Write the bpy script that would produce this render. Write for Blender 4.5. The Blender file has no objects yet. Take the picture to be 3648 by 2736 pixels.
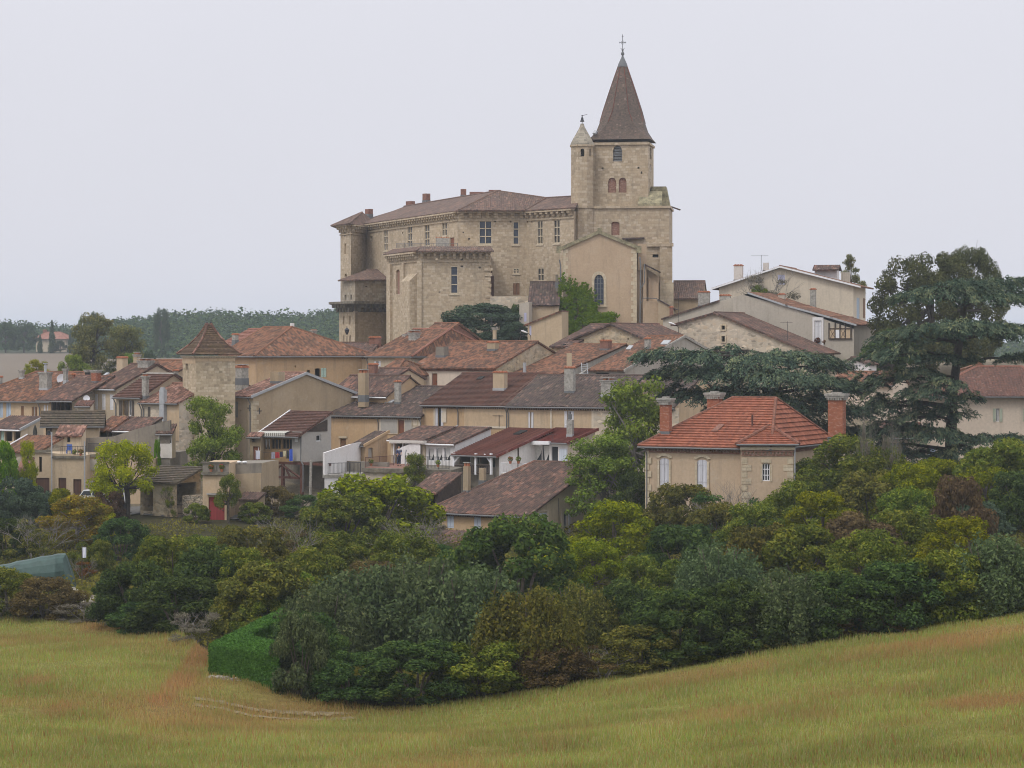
import bpy, math, random
import numpy as np
from mathutils import Vector, Matrix
C = bpy.context.scene.collection
SC = bpy.context.scene
rad = math.radians
# ------------------------------------------------------------------ camera, sky, sun, exposure
F, CX, HY = 9000.0, 1824.0, 1220.0            # focal length and horizon in pixels of the 3648 px wide photograph
CZ = 20.0
cam = bpy.data.objects.new('camera', bpy.data.cameras.new('camera')); C.objects.link(cam)
cam.location = (0, 0, CZ); cam.rotation_euler = (rad(90), 0, 0)
cam.data.sensor_width = 36; cam.data.lens = F/3648*36
cam.data.shift_y = -(1368-HY)/3648
cam.data.clip_start = .5; cam.data.clip_end = 6000
SC.camera = cam
SUN_EL, SUN_AZ = rad(52), rad(222)            # azimuth clockwise from +Y: behind the camera, to the left
wd = bpy.data.worlds.new('World'); SC.world = wd; wd.use_nodes = True
nt = wd.node_tree; bg = nt.nodes['Background']; bg.inputs[1].default_value = .1
sky = nt.nodes.new('ShaderNodeTexSky'); sky.sky_type = 'NISHITA'; sky.sun_disc = False
sky.sun_elevation = SUN_EL; sky.sun_rotation = SUN_AZ; sky.dust_density = 4
tc = nt.nodes.new('ShaderNodeTexCoord'); sx = nt.nodes.new('ShaderNodeSeparateXYZ')
nt.links.new(tc.outputs['Generated'], sx.inputs[0])
rp = nt.nodes.new('ShaderNodeMapRange'); rp.inputs[1].default_value = .0; rp.inputs[2].default_value = .75; rp.interpolation_type = 'SMOOTHERSTEP'
nt.links.new(sx.outputs[2], rp.inputs[0])
SKY_H, SKY_Z = (7.85, 7.85, 8.55, 1), (14.6, 14.5, 15.2, 1)
nz = nt.nodes.new('ShaderNodeTexNoise'); nz.inputs['Scale'].default_value = 2.2; nz.inputs['Detail'].default_value = 4
nt.links.new(tc.outputs['Generated'], nz.inputs['Vector'])
mixo = nt.nodes.new('ShaderNodeMix'); mixo.data_type = 'RGBA'; mixo.clamp_result = False
nt.links.new(rp.outputs[0], mixo.inputs[0]); mixo.inputs[6].default_value = SKY_H; mixo.inputs[7].default_value = SKY_Z
cl = nt.nodes.new('ShaderNodeMapRange'); cl.inputs[1].default_value = .3; cl.inputs[2].default_value = .7; cl.inputs[3].default_value = .955; cl.inputs[4].default_value = 1.03
nt.links.new(nz.outputs[0], cl.inputs[0])
vm = nt.nodes.new('ShaderNodeVectorMath'); vm.operation = 'SCALE'
nt.links.new(mixo.outputs[2], vm.inputs[0]); nt.links.new(cl.outputs[0], vm.inputs['Scale'])
mixs = nt.nodes.new('ShaderNodeMix'); mixs.data_type = 'RGBA'; mixs.inputs[0].default_value = .06
nt.links.new(vm.outputs[0], mixs.inputs[6]); nt.links.new(sky.outputs[0], mixs.inputs[7])
nt.links.new(mixs.outputs[2], bg.inputs[0])
sl = bpy.data.lights.new('sun', 'SUN'); sl.energy = 1.2; sl.angle = rad(15); sl.color = (1, .965, .9)
so = bpy.data.objects.new('sun', sl); C.objects.link(so); so.location = (-60, -60, 120)
_sd = Vector((math.sin(SUN_AZ)*math.cos(SUN_EL), math.cos(SUN_AZ)*math.cos(SUN_EL), math.sin(SUN_EL)))
so.rotation_euler = _sd.to_track_quat('Z', 'Y').to_euler()
SC.view_settings.view_transform = 'Standard'; SC.view_settings.look = 'None'
SC.view_settings.exposure = 0.0; SC.view_settings.gamma = 1
SC.cycles.max_bounces = 5; SC.cycles.diffuse_bounces = 3; SC.cycles.transmission_bounces = 3
SC.cycles.volume_bounces = 1; SC.cycles.transparent_max_bounces = 6
SC.cycles.use_denoising = True; SC.cycles.filter_width = 1.05
rng = np.random.default_rng(7); random.seed(7)

# ------------------------------------------------------------------ pixel <-> world
V = Vector
UP = V((0, 0, 1)); CAM = V((0, 0, CZ))
def P(px, py, Y): return V(((px-CX)*Y/F, Y, CZ+(HY-py)*Y/F))
def ray(px, py): return V(((px-CX)/F, 1, (HY-py)/F))
def hit(px, py, pt, n):
    d = ray(px, py); return CAM + d*((pt-CAM).dot(n)/d.dot(n))

# ------------------------------------------------------------------ mesh collector (world coordinates, UVs in metres)
W = {}
def thing(name, label, cat, loc, rotz=0.0, group=None):
    o = bpy.data.objects.new(name, None); C.objects.link(o); o.empty_display_size = .3
    o.location = loc; o.rotation_euler = (0, 0, rotz)
    o['label'] = label; o['category'] = cat
    if group: o['group'] = group
    W[o.name] = Matrix.Translation(loc) @ Matrix.Rotation(rotz, 4, 'Z')
    return o
def tag(o, label, cat, group=None):
    o['label'] = label; o['category'] = cat
    if group: o['group'] = group
    return o
class MB:
    def __init__(s): s.v = []; s.f = []; s.uv = []; s.mi = []
    def poly(s, pts, m=0, uv=None):
        b = len(s.v); s.v += [tuple(p) for p in pts]; s.f.append(tuple(range(b, b+len(pts)))); s.mi.append(m)
        if uv is None:
            n = V((0, 0, 0))
            for i in range(len(pts)):
                p, q = V(pts[i]), V(pts[(i+1) % len(pts)]); n += p.cross(q)
            if n.length < 1e-9: n = V((0, 0, 1))
            n.normalize(); t = UP.cross(n)
            if t.length < .05: t = V((1, 0, 0))
            t.normalize(); sv = n.cross(t)
            uv = [(V(p).dot(t), V(p).dot(sv)) for p in pts]
        s.uv.append(uv)
    def hexa(s, c, m=0):      # 8 corners: bottom 4 ccw, top 4 ccw
        for a in ((3, 2, 1, 0), (4, 5, 6, 7), (0, 1, 5, 4), (1, 2, 6, 5), (2, 3, 7, 6), (3, 0, 4, 7)): s.poly([c[i] for i in a], m)
    def obox(s, O, t, n, x0, x1, z0, z1, d0, d1, m=0):   # box in wall coordinates: along t, height, outwards n (O.z counts)
        def q(x, z, d): return O + t*x + UP*z + n*d
        s.hexa([q(x0, z0, d1), q(x1, z0, d1), q(x1, z0, d0), q(x0, z0, d0), q(x0, z1, d1), q(x1, z1, d1), q(x1, z1, d0), q(x0, z1, d0)], m)
    def box(s, c, sx_, sy_, sz_, m=0, yaw=0.0):          # c: centre of the base
        t = V((math.cos(yaw), -math.sin(yaw), 0)); n = V((-math.sin(yaw), -math.cos(yaw), 0))
        s.obox(V(c), t, n, -sx_/2, sx_/2, 0, sz_, -sy_/2, sy_/2, m)
    def prism(s, pts, z0, z1, m=0, cap=True):            # vertical prism over ccw xy points
        k = len(pts)
        for i in range(k):
            a, b = pts[i], pts[(i+1) % k]
            s.poly([(a[0], a[1], z0), (b[0], b[1], z0), (b[0], b[1], z1), (a[0], a[1], z1)], m)
        if cap: s.poly([(p[0], p[1], z1) for p in pts], m); s.poly([(p[0], p[1], z0) for p in pts[::-1]], m)
    def tube(s, path, r, k=6, m=0, cap=True):
        path = [V(p) for p in path]; rr = r if isinstance(r, (list, tuple)) else [r]*len(path)
        rings = []; ref = None
        for i, p in enumerate(path):
            d = (path[min(i+1, len(path)-1)]-path[max(i-1, 0)])
            if d.length < 1e-9: d = UP.copy()
            d.normalize()
            a = d.cross(V((0, 0, 1)) if abs(d.z) < .9 else V((1, 0, 0))).normalized() if ref is None else (ref-d*ref.dot(d)).normalized()
            ref = a; b = d.cross(a)
            rings.append([p+(a*math.cos(2*math.pi*j/k)+b*math.sin(2*math.pi*j/k))*rr[i] for j in range(k)])
        for i in range(len(rings)-1):
            for j in range(k):
                j2 = (j+1) % k; s.poly([rings[i][j], rings[i][j2], rings[i+1][j2], rings[i+1][j]], m, [(j/k, i), ((j+1)/k, i), ((j+1)/k, i+1), (j/k, i+1)])
        if cap: s.poly(rings[0][::-1], m); s.poly(rings[-1], m)
    def lathe(s, c, prof, k=12, m=0, sq=1.0):            # prof: (radius, height)
        c = V(c)
        R = [[c+V((r*math.cos(2*math.pi*j/k), sq*r*math.sin(2*math.pi*j/k), h)) for j in range(k)] for r, h in prof]
        for i in range(len(R)-1):
            for j in range(k): s.poly([R[i][j], R[i][(j+1) % k], R[i+1][(j+1) % k], R[i+1][j]], m)
        s.poly(R[0][::-1], m); s.poly(R[-1], m)
    def build(s, name, mats, parent=None, smooth=False):
        me = bpy.data.meshes.new(name)
        if not isinstance(mats, (list, tuple)): mats = [mats]
        inv = W[parent.name].inverted() if parent is not None else None
        vs = s.v
        if inv is not None and vs:
            a = np.array(vs); Mx = np.array(inv); vs = (a @ Mx[:3, :3].T + Mx[:3, 3]).tolist()
        me.from_pydata(vs, [], s.f)
        ul = me.uv_layers.new(name='UVMap')
        ul.data.foreach_set('uv', np.array([c for u in s.uv for c in u], dtype=np.float32).ravel())
        me.polygons.foreach_set('material_index', np.array(s.mi, dtype=np.int32))
        for m in mats: me.materials.append(m)
        if smooth: me.polygons.foreach_set('use_smooth', np.ones(len(s.f), dtype=bool))
        me.update()
        o = bpy.data.objects.new(name, me); C.objects.link(o)
        if parent is not None: o.parent = parent; W[o.name] = W[parent.name]
        else: W[o.name] = Matrix.Identity(4)
        return o

def clip(poly, a, b):       # keep the part of poly left of a->b
    out = []
    def sd(p): return (b[0]-a[0])*(p[1]-a[1])-(b[1]-a[1])*(p[0]-a[0])
    for i in range(len(poly)):
        p, q = poly[i], poly[(i+1) % len(poly)]; sp, sq = sd(p), sd(q)
        if sp >= -1e-9: out.append(p)
        if (sp > 1e-9 and sq < -1e-9) or (sp < -1e-9 and sq > 1e-9):
            k = sp/(sp-sq); out.append((p[0]+(q[0]-p[0])*k, p[1]+(q[1]-p[1])*k))
    return out
def area(p): return sum(p[i][0]*p[(i+1) % len(p)][1]-p[(i+1) % len(p)][0]*p[i][1] for i in range(len(p)))/2
def wall(mb, O, t, n, poly, holes=(), m=0, depth=.25):
    """a wall with real openings; O at z = 0, poly and holes in (along t, height above O.z)"""
    if area(poly) < 0: poly = poly[::-1]
    if not holes: mb.poly([O + t*x + UP*z for x, z in poly], m, [(x+O.x, z) for x, z in poly]); return
    xs = sorted({min(p[0] for p in poly), max(p[0] for p in poly)} | {h[k] for h in holes for k in (0, 2)})
    zs = sorted({min(p[1] for p in poly), max(p[1] for p in poly)} | {h[k] for h in holes for k in (1, 3)})
    q = lambda x, z, d=0: O + t*x + UP*z - n*d
    for i in range(len(xs)-1):
        for j in range(len(zs)-1):
            cx, cz = (xs[i]+xs[i+1])/2, (zs[j]+zs[j+1])/2
            if any(h[0] < cx < h[2] and h[1] < cz < h[3] for h in holes): continue
            c = [(xs[i], zs[j]), (xs[i+1], zs[j]), (xs[i+1], zs[j+1]), (xs[i], zs[j+1])]
            for k in range(len(poly)):
                c = clip(c, poly[k], poly[(k+1) % len(poly)])
                if len(c) < 3: break
            if len(c) >= 3 and abs(area(c)) > 1e-5: mb.poly([q(*p) for p in c], m, [(p[0]+O.x, p[1]) for p in c])
    for h in holes:
        x0, z0, x1, z1 = h[:4]; ar = h[4] if len(h) > 4 else ''
        mb.poly([q(x0, z0), q(x1, z0), q(x1, z0, depth), q(x0, z0, depth)], m)
        if ar:
            R = (x1-x0)/2; xm = (x0+x1)/2; hh = R if ar == 'r' else (R*1.5 if ar == 'p' else R*.35); zz = z1-hh
            arc = []
            for k in range(9):
                u = -1+k/4
                y = math.sqrt(max(0, 1-u*u)) if ar in 'rs' else (1-abs(u))**.62
                arc.append((xm+R*u, zz+hh*y))
            for k in range(8):
                a, b = arc[k], arc[k+1]
                mb.poly([q(*a), q(*b), q(b[0], z1), q(a[0], z1)], m, [(a[0]+O.x, a[1]), (b[0]+O.x, b[1]), (b[0]+O.x, z1), (a[0]+O.x, z1)])
                mb.poly([q(a[0], a[1], depth), q(b[0], b[1], depth), q(*b), q(*a)], m)
        else:
            zz = z1; mb.poly([q(x0, z1, depth), q(x1, z1, depth), q(x1, z1), q(x0, z1)], m)
        mb.poly([q(x0, z0, depth), q(x0, zz, depth), q(x0, zz), q(x0, z0)], m)
        mb.poly([q(x1, z0), q(x1, zz), q(x1, zz, depth), q(x1, z0, depth)], m)

def tiles(mb, poly, style='c', tw=.24, amp=.055, th=.12, m=0, skirt=True):
    """a planar roof slope: canal tiles as real ridges ('c'), stepped courses ('s') or plain ('f')"""
    poly = [V(p) for p in poly]; n = V((0, 0, 0))
    for i in range(len(poly)): n += poly[i].cross(poly[(i+1) % len(poly)])
    n.normalize()
    if n.z < 0: n = -n; poly = poly[::-1]
    t = UP.cross(n)
    if t.length < 1e-3: t = V((1, 0, 0))
    t.normalize(); s = n.cross(t); c0 = poly[0].dot(n)
    ab = [(p.dot(t), p.dot(s)) for p in poly]
    pt = lambda a, b, h=0: t*a + s*b + n*(c0+h)
    a0, a1 = min(p[0] for p in ab), max(p[0] for p in ab)
    def span(a):
        bs = []
        for i in range(len(ab)):
            p, q = ab[i], ab[(i+1) % len(ab)]
            if min(p[0], q[0])-1e-6 <= a <= max(p[0], q[0])+1e-6:
                if abs(p[0]-q[0]) < 1e-6: bs += [p[1], q[1]]
                else: bs.append(p[1]+(q[1]-p[1])*(a-p[0])/(q[0]-p[0]))
        return (min(bs), max(bs)) if bs else None
    if style == 'c':
        br = sorted(set([round(k*tw/4, 5) for k in range(math.ceil(a0/(tw/4)), math.floor(a1/(tw/4))+1)] + [p[0] for p in ab]))
        h = lambda a: amp*abs(math.sin(math.pi*a/tw))**.8
        jit = {}
        for i in range(len(br)-1):
            A, B = br[i], br[i+1]
            if B-A < 1e-4: continue
            sa, sb = span(A+1e-7 if i == 0 else A), span(B-1e-7)
            if not sa or not sb: continue
            k = math.floor((A+B)/2/tw); j = jit.setdefault(k, random.uniform(-.05, .05))
            mb.poly([pt(A, sa[0]+j, h(A)), pt(B, sb[0]+j, h(B)), pt(B, sb[1], h(B)), pt(A, sa[1], h(A))], m,
                    [(A, sa[0]), (B, sb[0]), (B, sb[1]), (A, sa[1])])
            mb.poly([pt(A, sa[0]+j, -th), pt(B, sb[0]+j, -th), pt(B, sb[0]+j, h(B)), pt(A, sa[0]+j, h(A))], m, [(A, sa[0]-.1), (B, sb[0]-.1), (B, sb[0]), (A, sa[0])])
    elif style == 's':
        b0, b1 = min(p[1] for p in ab), max(p[1] for p in ab); k = 0; ch = tw*1.7
        while b0+k*ch < b1:
            lo, hi = b0+k*ch, min(b1, b0+(k+1)*ch)
            c = clip(clip(ab, (a0-1, lo), (a1+1, lo)), (a1+1, hi), (a0-1, hi)); k += 1
            if len(c) < 3: continue
            hh = lambda b: amp*1.5*(1-(b-lo)/ch)
            mb.poly([pt(p[0], p[1], hh(p[1])) for p in c], m, c)
            e = sorted([p for p in c if abs(p[1]-lo) < 1e-4])
            if len(e) >= 2: mb.poly([pt(e[0][0], lo, -.01), pt(e[-1][0], lo, -.01), pt(e[-1][0], lo, hh(lo)), pt(e[0][0], lo, hh(lo))], m)
    else: mb.poly(poly, m, ab)
    mb.poly([p-n*th for p in poly][::-1], m)
    if skirt:
        for i in range(len(poly)):
            p, q = poly[i], poly[(i+1) % len(poly)]; mb.poly([p-n*th, q-n*th, q, p], m)
# ------------------------------------------------------------------ materials
M = {}
class NT:
    def __init__(s, name):
        s.m = bpy.data.materials.new(name); s.m.use_nodes = True; s.t = s.m.node_tree
        s.b = s.t.nodes['Principled BSDF']; s.b.inputs['Roughness'].default_value = .9
        s.b.inputs['Specular IOR Level'].default_value = .25; M[name] = s.m
    def n(s, ty, **k):
        o = s.t.nodes.new('ShaderNode'+ty)
        for a, v in k.items(): setattr(o, a, v)
        return o
    def l(s, a, b): s.t.links.new(a, b)
    def math(s, op, a, b=None, c=None):
        o = s.n('Math', operation=op)
        for i, x in enumerate((a, b, c)):
            if x is None: continue
            if isinstance(x, (int, float)): o.inputs[i].default_value = x
            else: s.l(x, o.inputs[i])
        return o.outputs[0]
    def noise(s, vec, scale, detail=3, rough=.55):
        o = s.n('TexNoise'); o.inputs['Scale'].default_value = scale; o.inputs['Detail'].default_value = detail; o.inputs['Roughness'].default_value = rough
        if vec is not None: s.l(vec, o.inputs['Vector'])
        return o.outputs[0]
    def ramp(s, fac, stops, interp='LINEAR'):
        o = s.n('ValToRGB'); r = o.color_ramp; r.interpolation = interp
        while len(r.elements) < len(stops): r.elements.new(.5)
        for e, (p, c) in zip(r.elements, stops): e.position = p; e.color = (*c, 1) if len(c) == 3 else c
        s.l(fac, o.inputs[0]); return o.outputs[0]
    def mix(s, fac, a, b, blend='MIX'):
        o = s.n('Mix', data_type='RGBA', blend_type=blend)
        for i, x in ((0, fac), (6, a), (7, b)):
            if isinstance(x, (int, float)): o.inputs[i].default_value = x
            elif isinstance(x, tuple): o.inputs[i].default_value = (*x, 1) if len(x) == 3 else x
            else: s.l(x, o.inputs[i])
        return o.outputs[2]
    def vec(s, src, sc=(1, 1, 1), loc=(0, 0, 0)):
        o = s.n('Mapping'); o.inputs['Scale'].default_value = sc; o.inputs['Location'].default_value = loc; s.l(src, o.inputs[0]); return o.outputs[0]
    def bump(s, h, strength=.4, dist=.03):
        o = s.n('Bump'); o.inputs['Strength'].default_value = strength; o.inputs['Distance'].default_value = dist
        s.l(h, o.inputs['Height']); s.l(o.outputs[0], s.b.inputs['Normal'])
    def col(s, c): s.l(c, s.b.inputs['Base Color'])
def mul(c, k): return tuple(min(1, x*k) for x in c)
def lerp(a, b, k): return tuple(x+(y-x)*k for x, y in zip(a, b))
def render_mat(name, c, var=.16, stain=.5, stc=(.2, .17, .13)):
    s = NT(name); g = s.n('NewGeometry').outputs['Position']
    big = s.noise(g, .35, 5, .65); fine = s.noise(g, 5, 4, .7)
    base = s.ramp(big, [(.3, mul(c, 1-var)), (.52, c), (.72, lerp(c, (.6, .52, .42), .3))])
    base = s.mix(.35, base, s.ramp(fine, [(.3, mul(c, .72)), (.7, mul(c, 1.18))]))
    st = s.noise(s.vec(g, (1.6, 1.6, .16)), 1, 5, .75)
    base = s.mix(s.math('MULTIPLY', s.ramp(st, [(.52, (0, 0, 0)), (.74, (1, 1, 1))]), stain), base, stc)
    pa = s.noise(g, .9, 6, .75)
    base = s.mix(s.math('MULTIPLY', s.ramp(pa, [(.6, (0, 0, 0)), (.63, (1, 1, 1))]), .3), base, lerp(c, (.5, .46, .38), .6))
    s.col(base); s.bump(fine, .25, .02); return s.m
def stone_mat(name, c, bw=.62, bh=.32, contrast=1.0, dark=(.12, .11, .09), warm=(.40, .28, .165)):
    s = NT(name); uv = s.n('UVMap').outputs[0]; g = s.n('NewGeometry').outputs['Position']
    wob = s.noise(g, 1.3, 2); 
    o = s.n('VectorMath', operation='MULTIPLY_ADD'); s.l(uv, o.inputs[0]); o.inputs[1].default_value = (1, 1, 1)
    w2 = s.n('CombineXYZ'); s.l(s.math('MULTIPLY', wob, .12), w2.inputs[1]); s.l(s.math('MULTIPLY', wob, .2), w2.inputs[0]); s.l(w2.outputs[0], o.inputs[2])
    b = s.n('TexBrick'); s.l(o.outputs[0], b.inputs['Vector']); b.inputs['Scale'].default_value = 1
    b.inputs['Brick Width'].default_value = bw; b.inputs['Row Height'].default_value = bh; b.inputs['Mortar Size'].default_value = .018; b.inputs['Mortar Smooth'].default_value = .4
    b.offset = .43; b.squash = .7; b.squash_frequency = 3
    b.inputs['Color1'].default_value = (0, 0, 0, 1); b.inputs['Color2'].default_value = (1, 1, 1, 1); b.inputs['Mortar'].default_value = (.5, .5, .5, 1)
    k = .34*contrast
    base = s.ramp(b.outputs[0], [(0, mul(c, 1-k)), (.35, lerp(c, warm, .22*contrast)), (.6, c), (1, mul(lerp(c, (.55, .5, .42), .4), 1+k*.55))])
    base = s.mix(s.math('MULTIPLY', b.outputs[1], .45), base, mul(c, .62))
    big = s.noise(g, .22, 5, .65)
    base = s.mix(s.math('MULTIPLY', s.ramp(big, [(.42, (0, 0, 0)), (.66, (1, 1, 1))]), .55), base, lerp(c, warm, .55))
    st = s.noise(s.vec(g, (.8, .8, .1)), 1, 6, .75)
    base = s.mix(s.math('MULTIPLY', s.ramp(st, [(.52, (0, 0, 0)), (.72, (1, 1, 1))]), .6), base, dark)
    fi = s.noise(g, 3.5, 4, .75)
    base = s.mix(.3, base, s.ramp(fi, [(.32, mul(c, .5)), (.68, mul(c, 1.3))]))
    s.col(base); s.bump(s.math('ADD', s.math('MULTIPLY', b.outputs[1], -1), fi), .5, .05); return s.m
def rubble_mat(name, c, scale=2.6, mortar=(.5, .44, .34), mf=.5):
    s = NT(name); uv = s.n('UVMap').outputs[0]; g = s.n('NewGeometry').outputs['Position']
    mp = s.vec(uv, (1, 1.7, 1))
    v = s.n('TexVoronoi'); v.inputs['Scale'].default_value = scale; s.l(mp, v.inputs['Vector'])
    e = s.n('TexVoronoi', feature='DISTANCE_TO_EDGE'); e.inputs['Scale'].default_value = scale; s.l(mp, e.inputs['Vector'])
    hs = s.n('SeparateColor'); s.l(v.outputs['Color'], hs.inputs[0])
    base = s.ramp(hs.outputs[0], [(0, mul(c, .55)), (.4, c), (.75, lerp(c, (.45, .3, .17), .4)), (1, mul(c, 1.35))])
    base = s.mix(s.math('MULTIPLY', s.ramp(e.outputs[0], [(.02, (1, 1, 1)), (.1, (0, 0, 0))]), mf), base, mul(mortar, .8))
    pa = s.noise(g, .5, 5, .7)
    base = s.mix(s.math('MULTIPLY', s.ramp(pa, [(.45, (0, 0, 0)), (.6, (1, 1, 1))]), .5), base, mortar)
    st = s.noise(s.vec(g, (1, 1, .2)), .8, 5, .7)
    base = s.mix(s.math('MULTIPLY', s.ramp(st, [(.55, (0, 0, 0)), (.75, (1, 1, 1))]), .5), base, (.13, .12, .1))
    s.col(base); s.bump(e.outputs[0], .6, .06); return s.m
def roof_mat(name, dark, mid, light, patch=.4, tw=.24, row=.4, moss=.25, mossc=(.13, .12, .07), big=.45, pale=(.42, .3, .24)):
    s = NT(name); uv = s.n('UVMap').outputs[0]; g = s.n('NewGeometry').outputs['Position']
    sp = s.n('SeparateXYZ'); s.l(uv, sp.inputs[0])
    ia = s.math('FLOOR', s.math('MULTIPLY', sp.outputs[0], 1/tw))
    st = s.math('MULTIPLY', s.math('FRACT', s.math('MULTIPLY', ia, .37)), row)
    ib0 = s.math('MULTIPLY', s.math('ADD', sp.outputs[1], st), 1/row)
    ib = s.math('FLOOR', ib0)
    cb = s.n('CombineXYZ'); s.l(ia, cb.inputs[0]); s.l(ib, cb.inputs[1])
    wn = s.n('TexWhiteNoise', noise_dimensions='2D'); s.l(cb.outputs[0], wn.inputs['Vector'])
    hs = s.n('SeparateColor'); s.l(wn.outputs['Color'], hs.inputs[0])
    bn = s.noise(g, big, 5, .7)
    # neighbourhoods of renewed tiles push the random value up
    val = s.math('ADD', s.math('MULTIPLY', hs.outputs[0], .85), s.math('MULTIPLY', s.math('SUBTRACT', bn, .56), 1.5))
    base = s.ramp(val, [(.0, dark), (.3, lerp(dark, mid, .6)), (max(.31, .75-patch*.7), mid), (.92, light)])
    base = s.mix(s.math('MULTIPLY', s.math('GREATER_THAN', hs.outputs[1], .975), .4), base, pale)
    base = s.mix(s.math('MULTIPLY', s.math('GREATER_THAN', hs.outputs[2], .84), .55), base, mul(dark, .5))
    mn = s.noise(g, 1.1, 6, .75)
    base = s.mix(s.math('MULTIPLY', s.ramp(mn, [(.48, (0, 0, 0)), (.66, (1, 1, 1))]), moss), base, mossc)
    fi = s.noise(g, 7, 3, .7)
    base = s.mix(.3, base, s.ramp(fi, [(.3, mul(mid, .45)), (.7, mul(mid, 1.4))]))
    s.col(base); s.bump(s.math('ADD', s.math('MULTIPLY', s.math('FRACT', ib0), -1), s.math('MULTIPLY', fi, .6)), .7, .06); return s.m
def plain_mat(name, c, rough=.7, var=.12, metal=0, spec=.3, scale=4):
    s = NT(name); g = s.n('NewGeometry').outputs['Position']; f = s.noise(g, scale, 5, .7)
    s.col(s.ramp(f, [(.3, mul(c, 1-var*1.5)), (.7, mul(c, 1+var))])); s.b.inputs['Roughness'].default_value = rough
    s.b.inputs['Metallic'].default_value = metal; s.b.inputs['Specular IOR Level'].default_value = spec; return s.m
def board_mat(name, c, dirt=(.18, .15, .12), w=.12):
    s = NT(name); uv = s.n('UVMap').outputs[0]; g = s.n('NewGeometry').outputs['Position']
    sp = s.n('SeparateXYZ'); s.l(uv, sp.inputs[0])
    k = s.math('FLOOR', s.math('MULTIPLY', sp.outputs[0], 1/w)); wn = s.n('TexWhiteNoise', noise_dimensions='1D'); s.l(k, wn.inputs['W'])
    base = s.ramp(wn.outputs[0], [(0, mul(c, .84)), (1, mul(c, 1.08))])
    st = s.noise(s.vec(g, (5, 5, .6)), 1, 5, .8)
    base = s.mix(s.math('MULTIPLY', s.ramp(st, [(.5, (0, 0, 0)), (.75, (1, 1, 1))]), .5), base, dirt)
    edge = s.math('LESS_THAN', s.math('FRACT', s.math('MULTIPLY', sp.outputs[0], 1/w)), .1)
    s.col(s.mix(s.math('MULTIPLY', edge, .55), base, mul(dirt, .6))); s.b.inputs['Roughness'].default_value = .75; return s.m
def leaf_mat(name, stops, trans=.3, vary=.2, hue=.49, sat=1.15):
    s = NT(name); a = s.n('Attribute', attribute_name='rnd'); oi = s.n('ObjectInfo')
    g = s.n('NewGeometry').outputs['Position']; nz_ = s.noise(g, .7, 3, .6)
    f = s.math('ADD', s.math('MULTIPLY', a.outputs['Fac'], .72), s.math('MULTIPLY', nz_, .5)); f = s.math('SUBTRACT', f, .11)
    base = s.ramp(f, stops)
    hv = s.n('HueSaturation'); s.l(base, hv.inputs['Color'])
    s.l(s.math('ADD', s.math('MULTIPLY', oi.outputs['Random'], .035), hue), hv.inputs['Hue']); hv.inputs['Saturation'].default_value = sat
    s.l(s.math('ADD', s.math('MULTIPLY', oi.outputs['Random'], vary*2), 1.12-vary), hv.inputs['Value'])
    d = s.n('BsdfDiffuse'); tr = s.n('BsdfTranslucent'); mx = s.n('MixShader'); mx.inputs[0].default_value = trans
    s.l(hv.outputs[0], d.inputs[0]); s.l(hv.outputs[0], tr.inputs[0]); s.l(d.outputs[0], mx.inputs[1]); s.l(tr.outputs[0], mx.inputs[2])
    s.l(mx.outputs[0], s.t.nodes['Material Output'].inputs[0]); return s.m

render_mat('ochre', (.47, .325, .19)); render_mat('ochre_light', (.51, .38, .245)); render_mat('beige', (.47, .365, .245))
render_mat('pale', (.52, .43, .315)); render_mat('cream', (.60, .52, .41), .1, .35); render_mat('pinkish', (.62, .52, .42), .08, .25)
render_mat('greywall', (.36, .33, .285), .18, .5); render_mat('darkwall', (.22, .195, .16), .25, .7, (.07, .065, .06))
render_mat('greyrender', (.43, .385, .32), .1, .35); render_mat('white', (.70, .68, .67), .05, .22); render_mat('offwhite', (.60, .565, .52), .08, .3)
render_mat('villa_wall', (.49, .37, .255), .08, .3); render_mat('church_render', (.45, .335, .225), .1, .4)
render_mat('panel_grey', (.36, .34, .31), .05, .1); render_mat('roughcast', (.37, .285, .185), .25, .5)
stone_mat('castle_stone', (.46, .372, .262), .5, .27, .95); stone_mat('tower_stone', (.43, .345, .24), .55, .3, .95); stone_mat('grey_stone', (.33, .285, .22), .6, .3, 1.1)
stone_mat('dovecote_stone', (.50, .415, .29), .5, .24, 1.7); stone_mat('quoin', (.55, .465, .33), .6, .34, .6)
rubble_mat('rubble', (.40, .325, .21), 2.6); rubble_mat('rubble_pale', (.50, .43, .33), 2.2, (.55, .48, .385), .75); rubble_mat('rubble_grey', (.35, .31, .24), 2.4)
rubble_mat('dry_stone', (.42, .37, .29), 3.2, (.1, .09, .07), .9)
stone_mat('brick_red', (.33, .115, .065), .24, .09, .8, (.1, .06, .05), (.4, .18, .1)); stone_mat('brick_old', (.27, .14, .1), .26, .085, 1.1, (.1, .07, .06), (.36, .22, .15))
roof_mat('canal_brown', (.045, .033, .029), (.13, .077, .06), (.30, .14, .095), .3)
roof_mat('canal_dark', (.036, .029, .027), (.1, .068, .057), (.24, .135, .1), .2, moss=.35)
roof_mat('canal_orange', (.05, .034, .026), (.175, .084, .05), (.32, .14, .078), .6, moss=.3)
roof_mat('canal_pink', (.06, .038, .032), (.21, .105, .075), (.43, .25, .19), .7, pale=(.5, .42, .38))
roof_mat('canal_castle', (.082, .06, .05), (.155, .1, .078), (.25, .14, .1), .35, moss=.3, mossc=(.16, .13, .07))
roof_mat('flat_brown', (.075, .043, .034), (.135, .064, .047), (.2, .09, .06), .3, .22, .16, .15)
roof_mat('flat_red', (.1, .043, .033), (.165, .062, .046), (.215, .085, .06), .3, .3, .36, .08, big=.3)
roof_mat('flat_darkred', (.11, .032, .027), (.165, .046, .037), (.2, .062, .047), .2, .3, .36, .05, big=.3)
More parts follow.
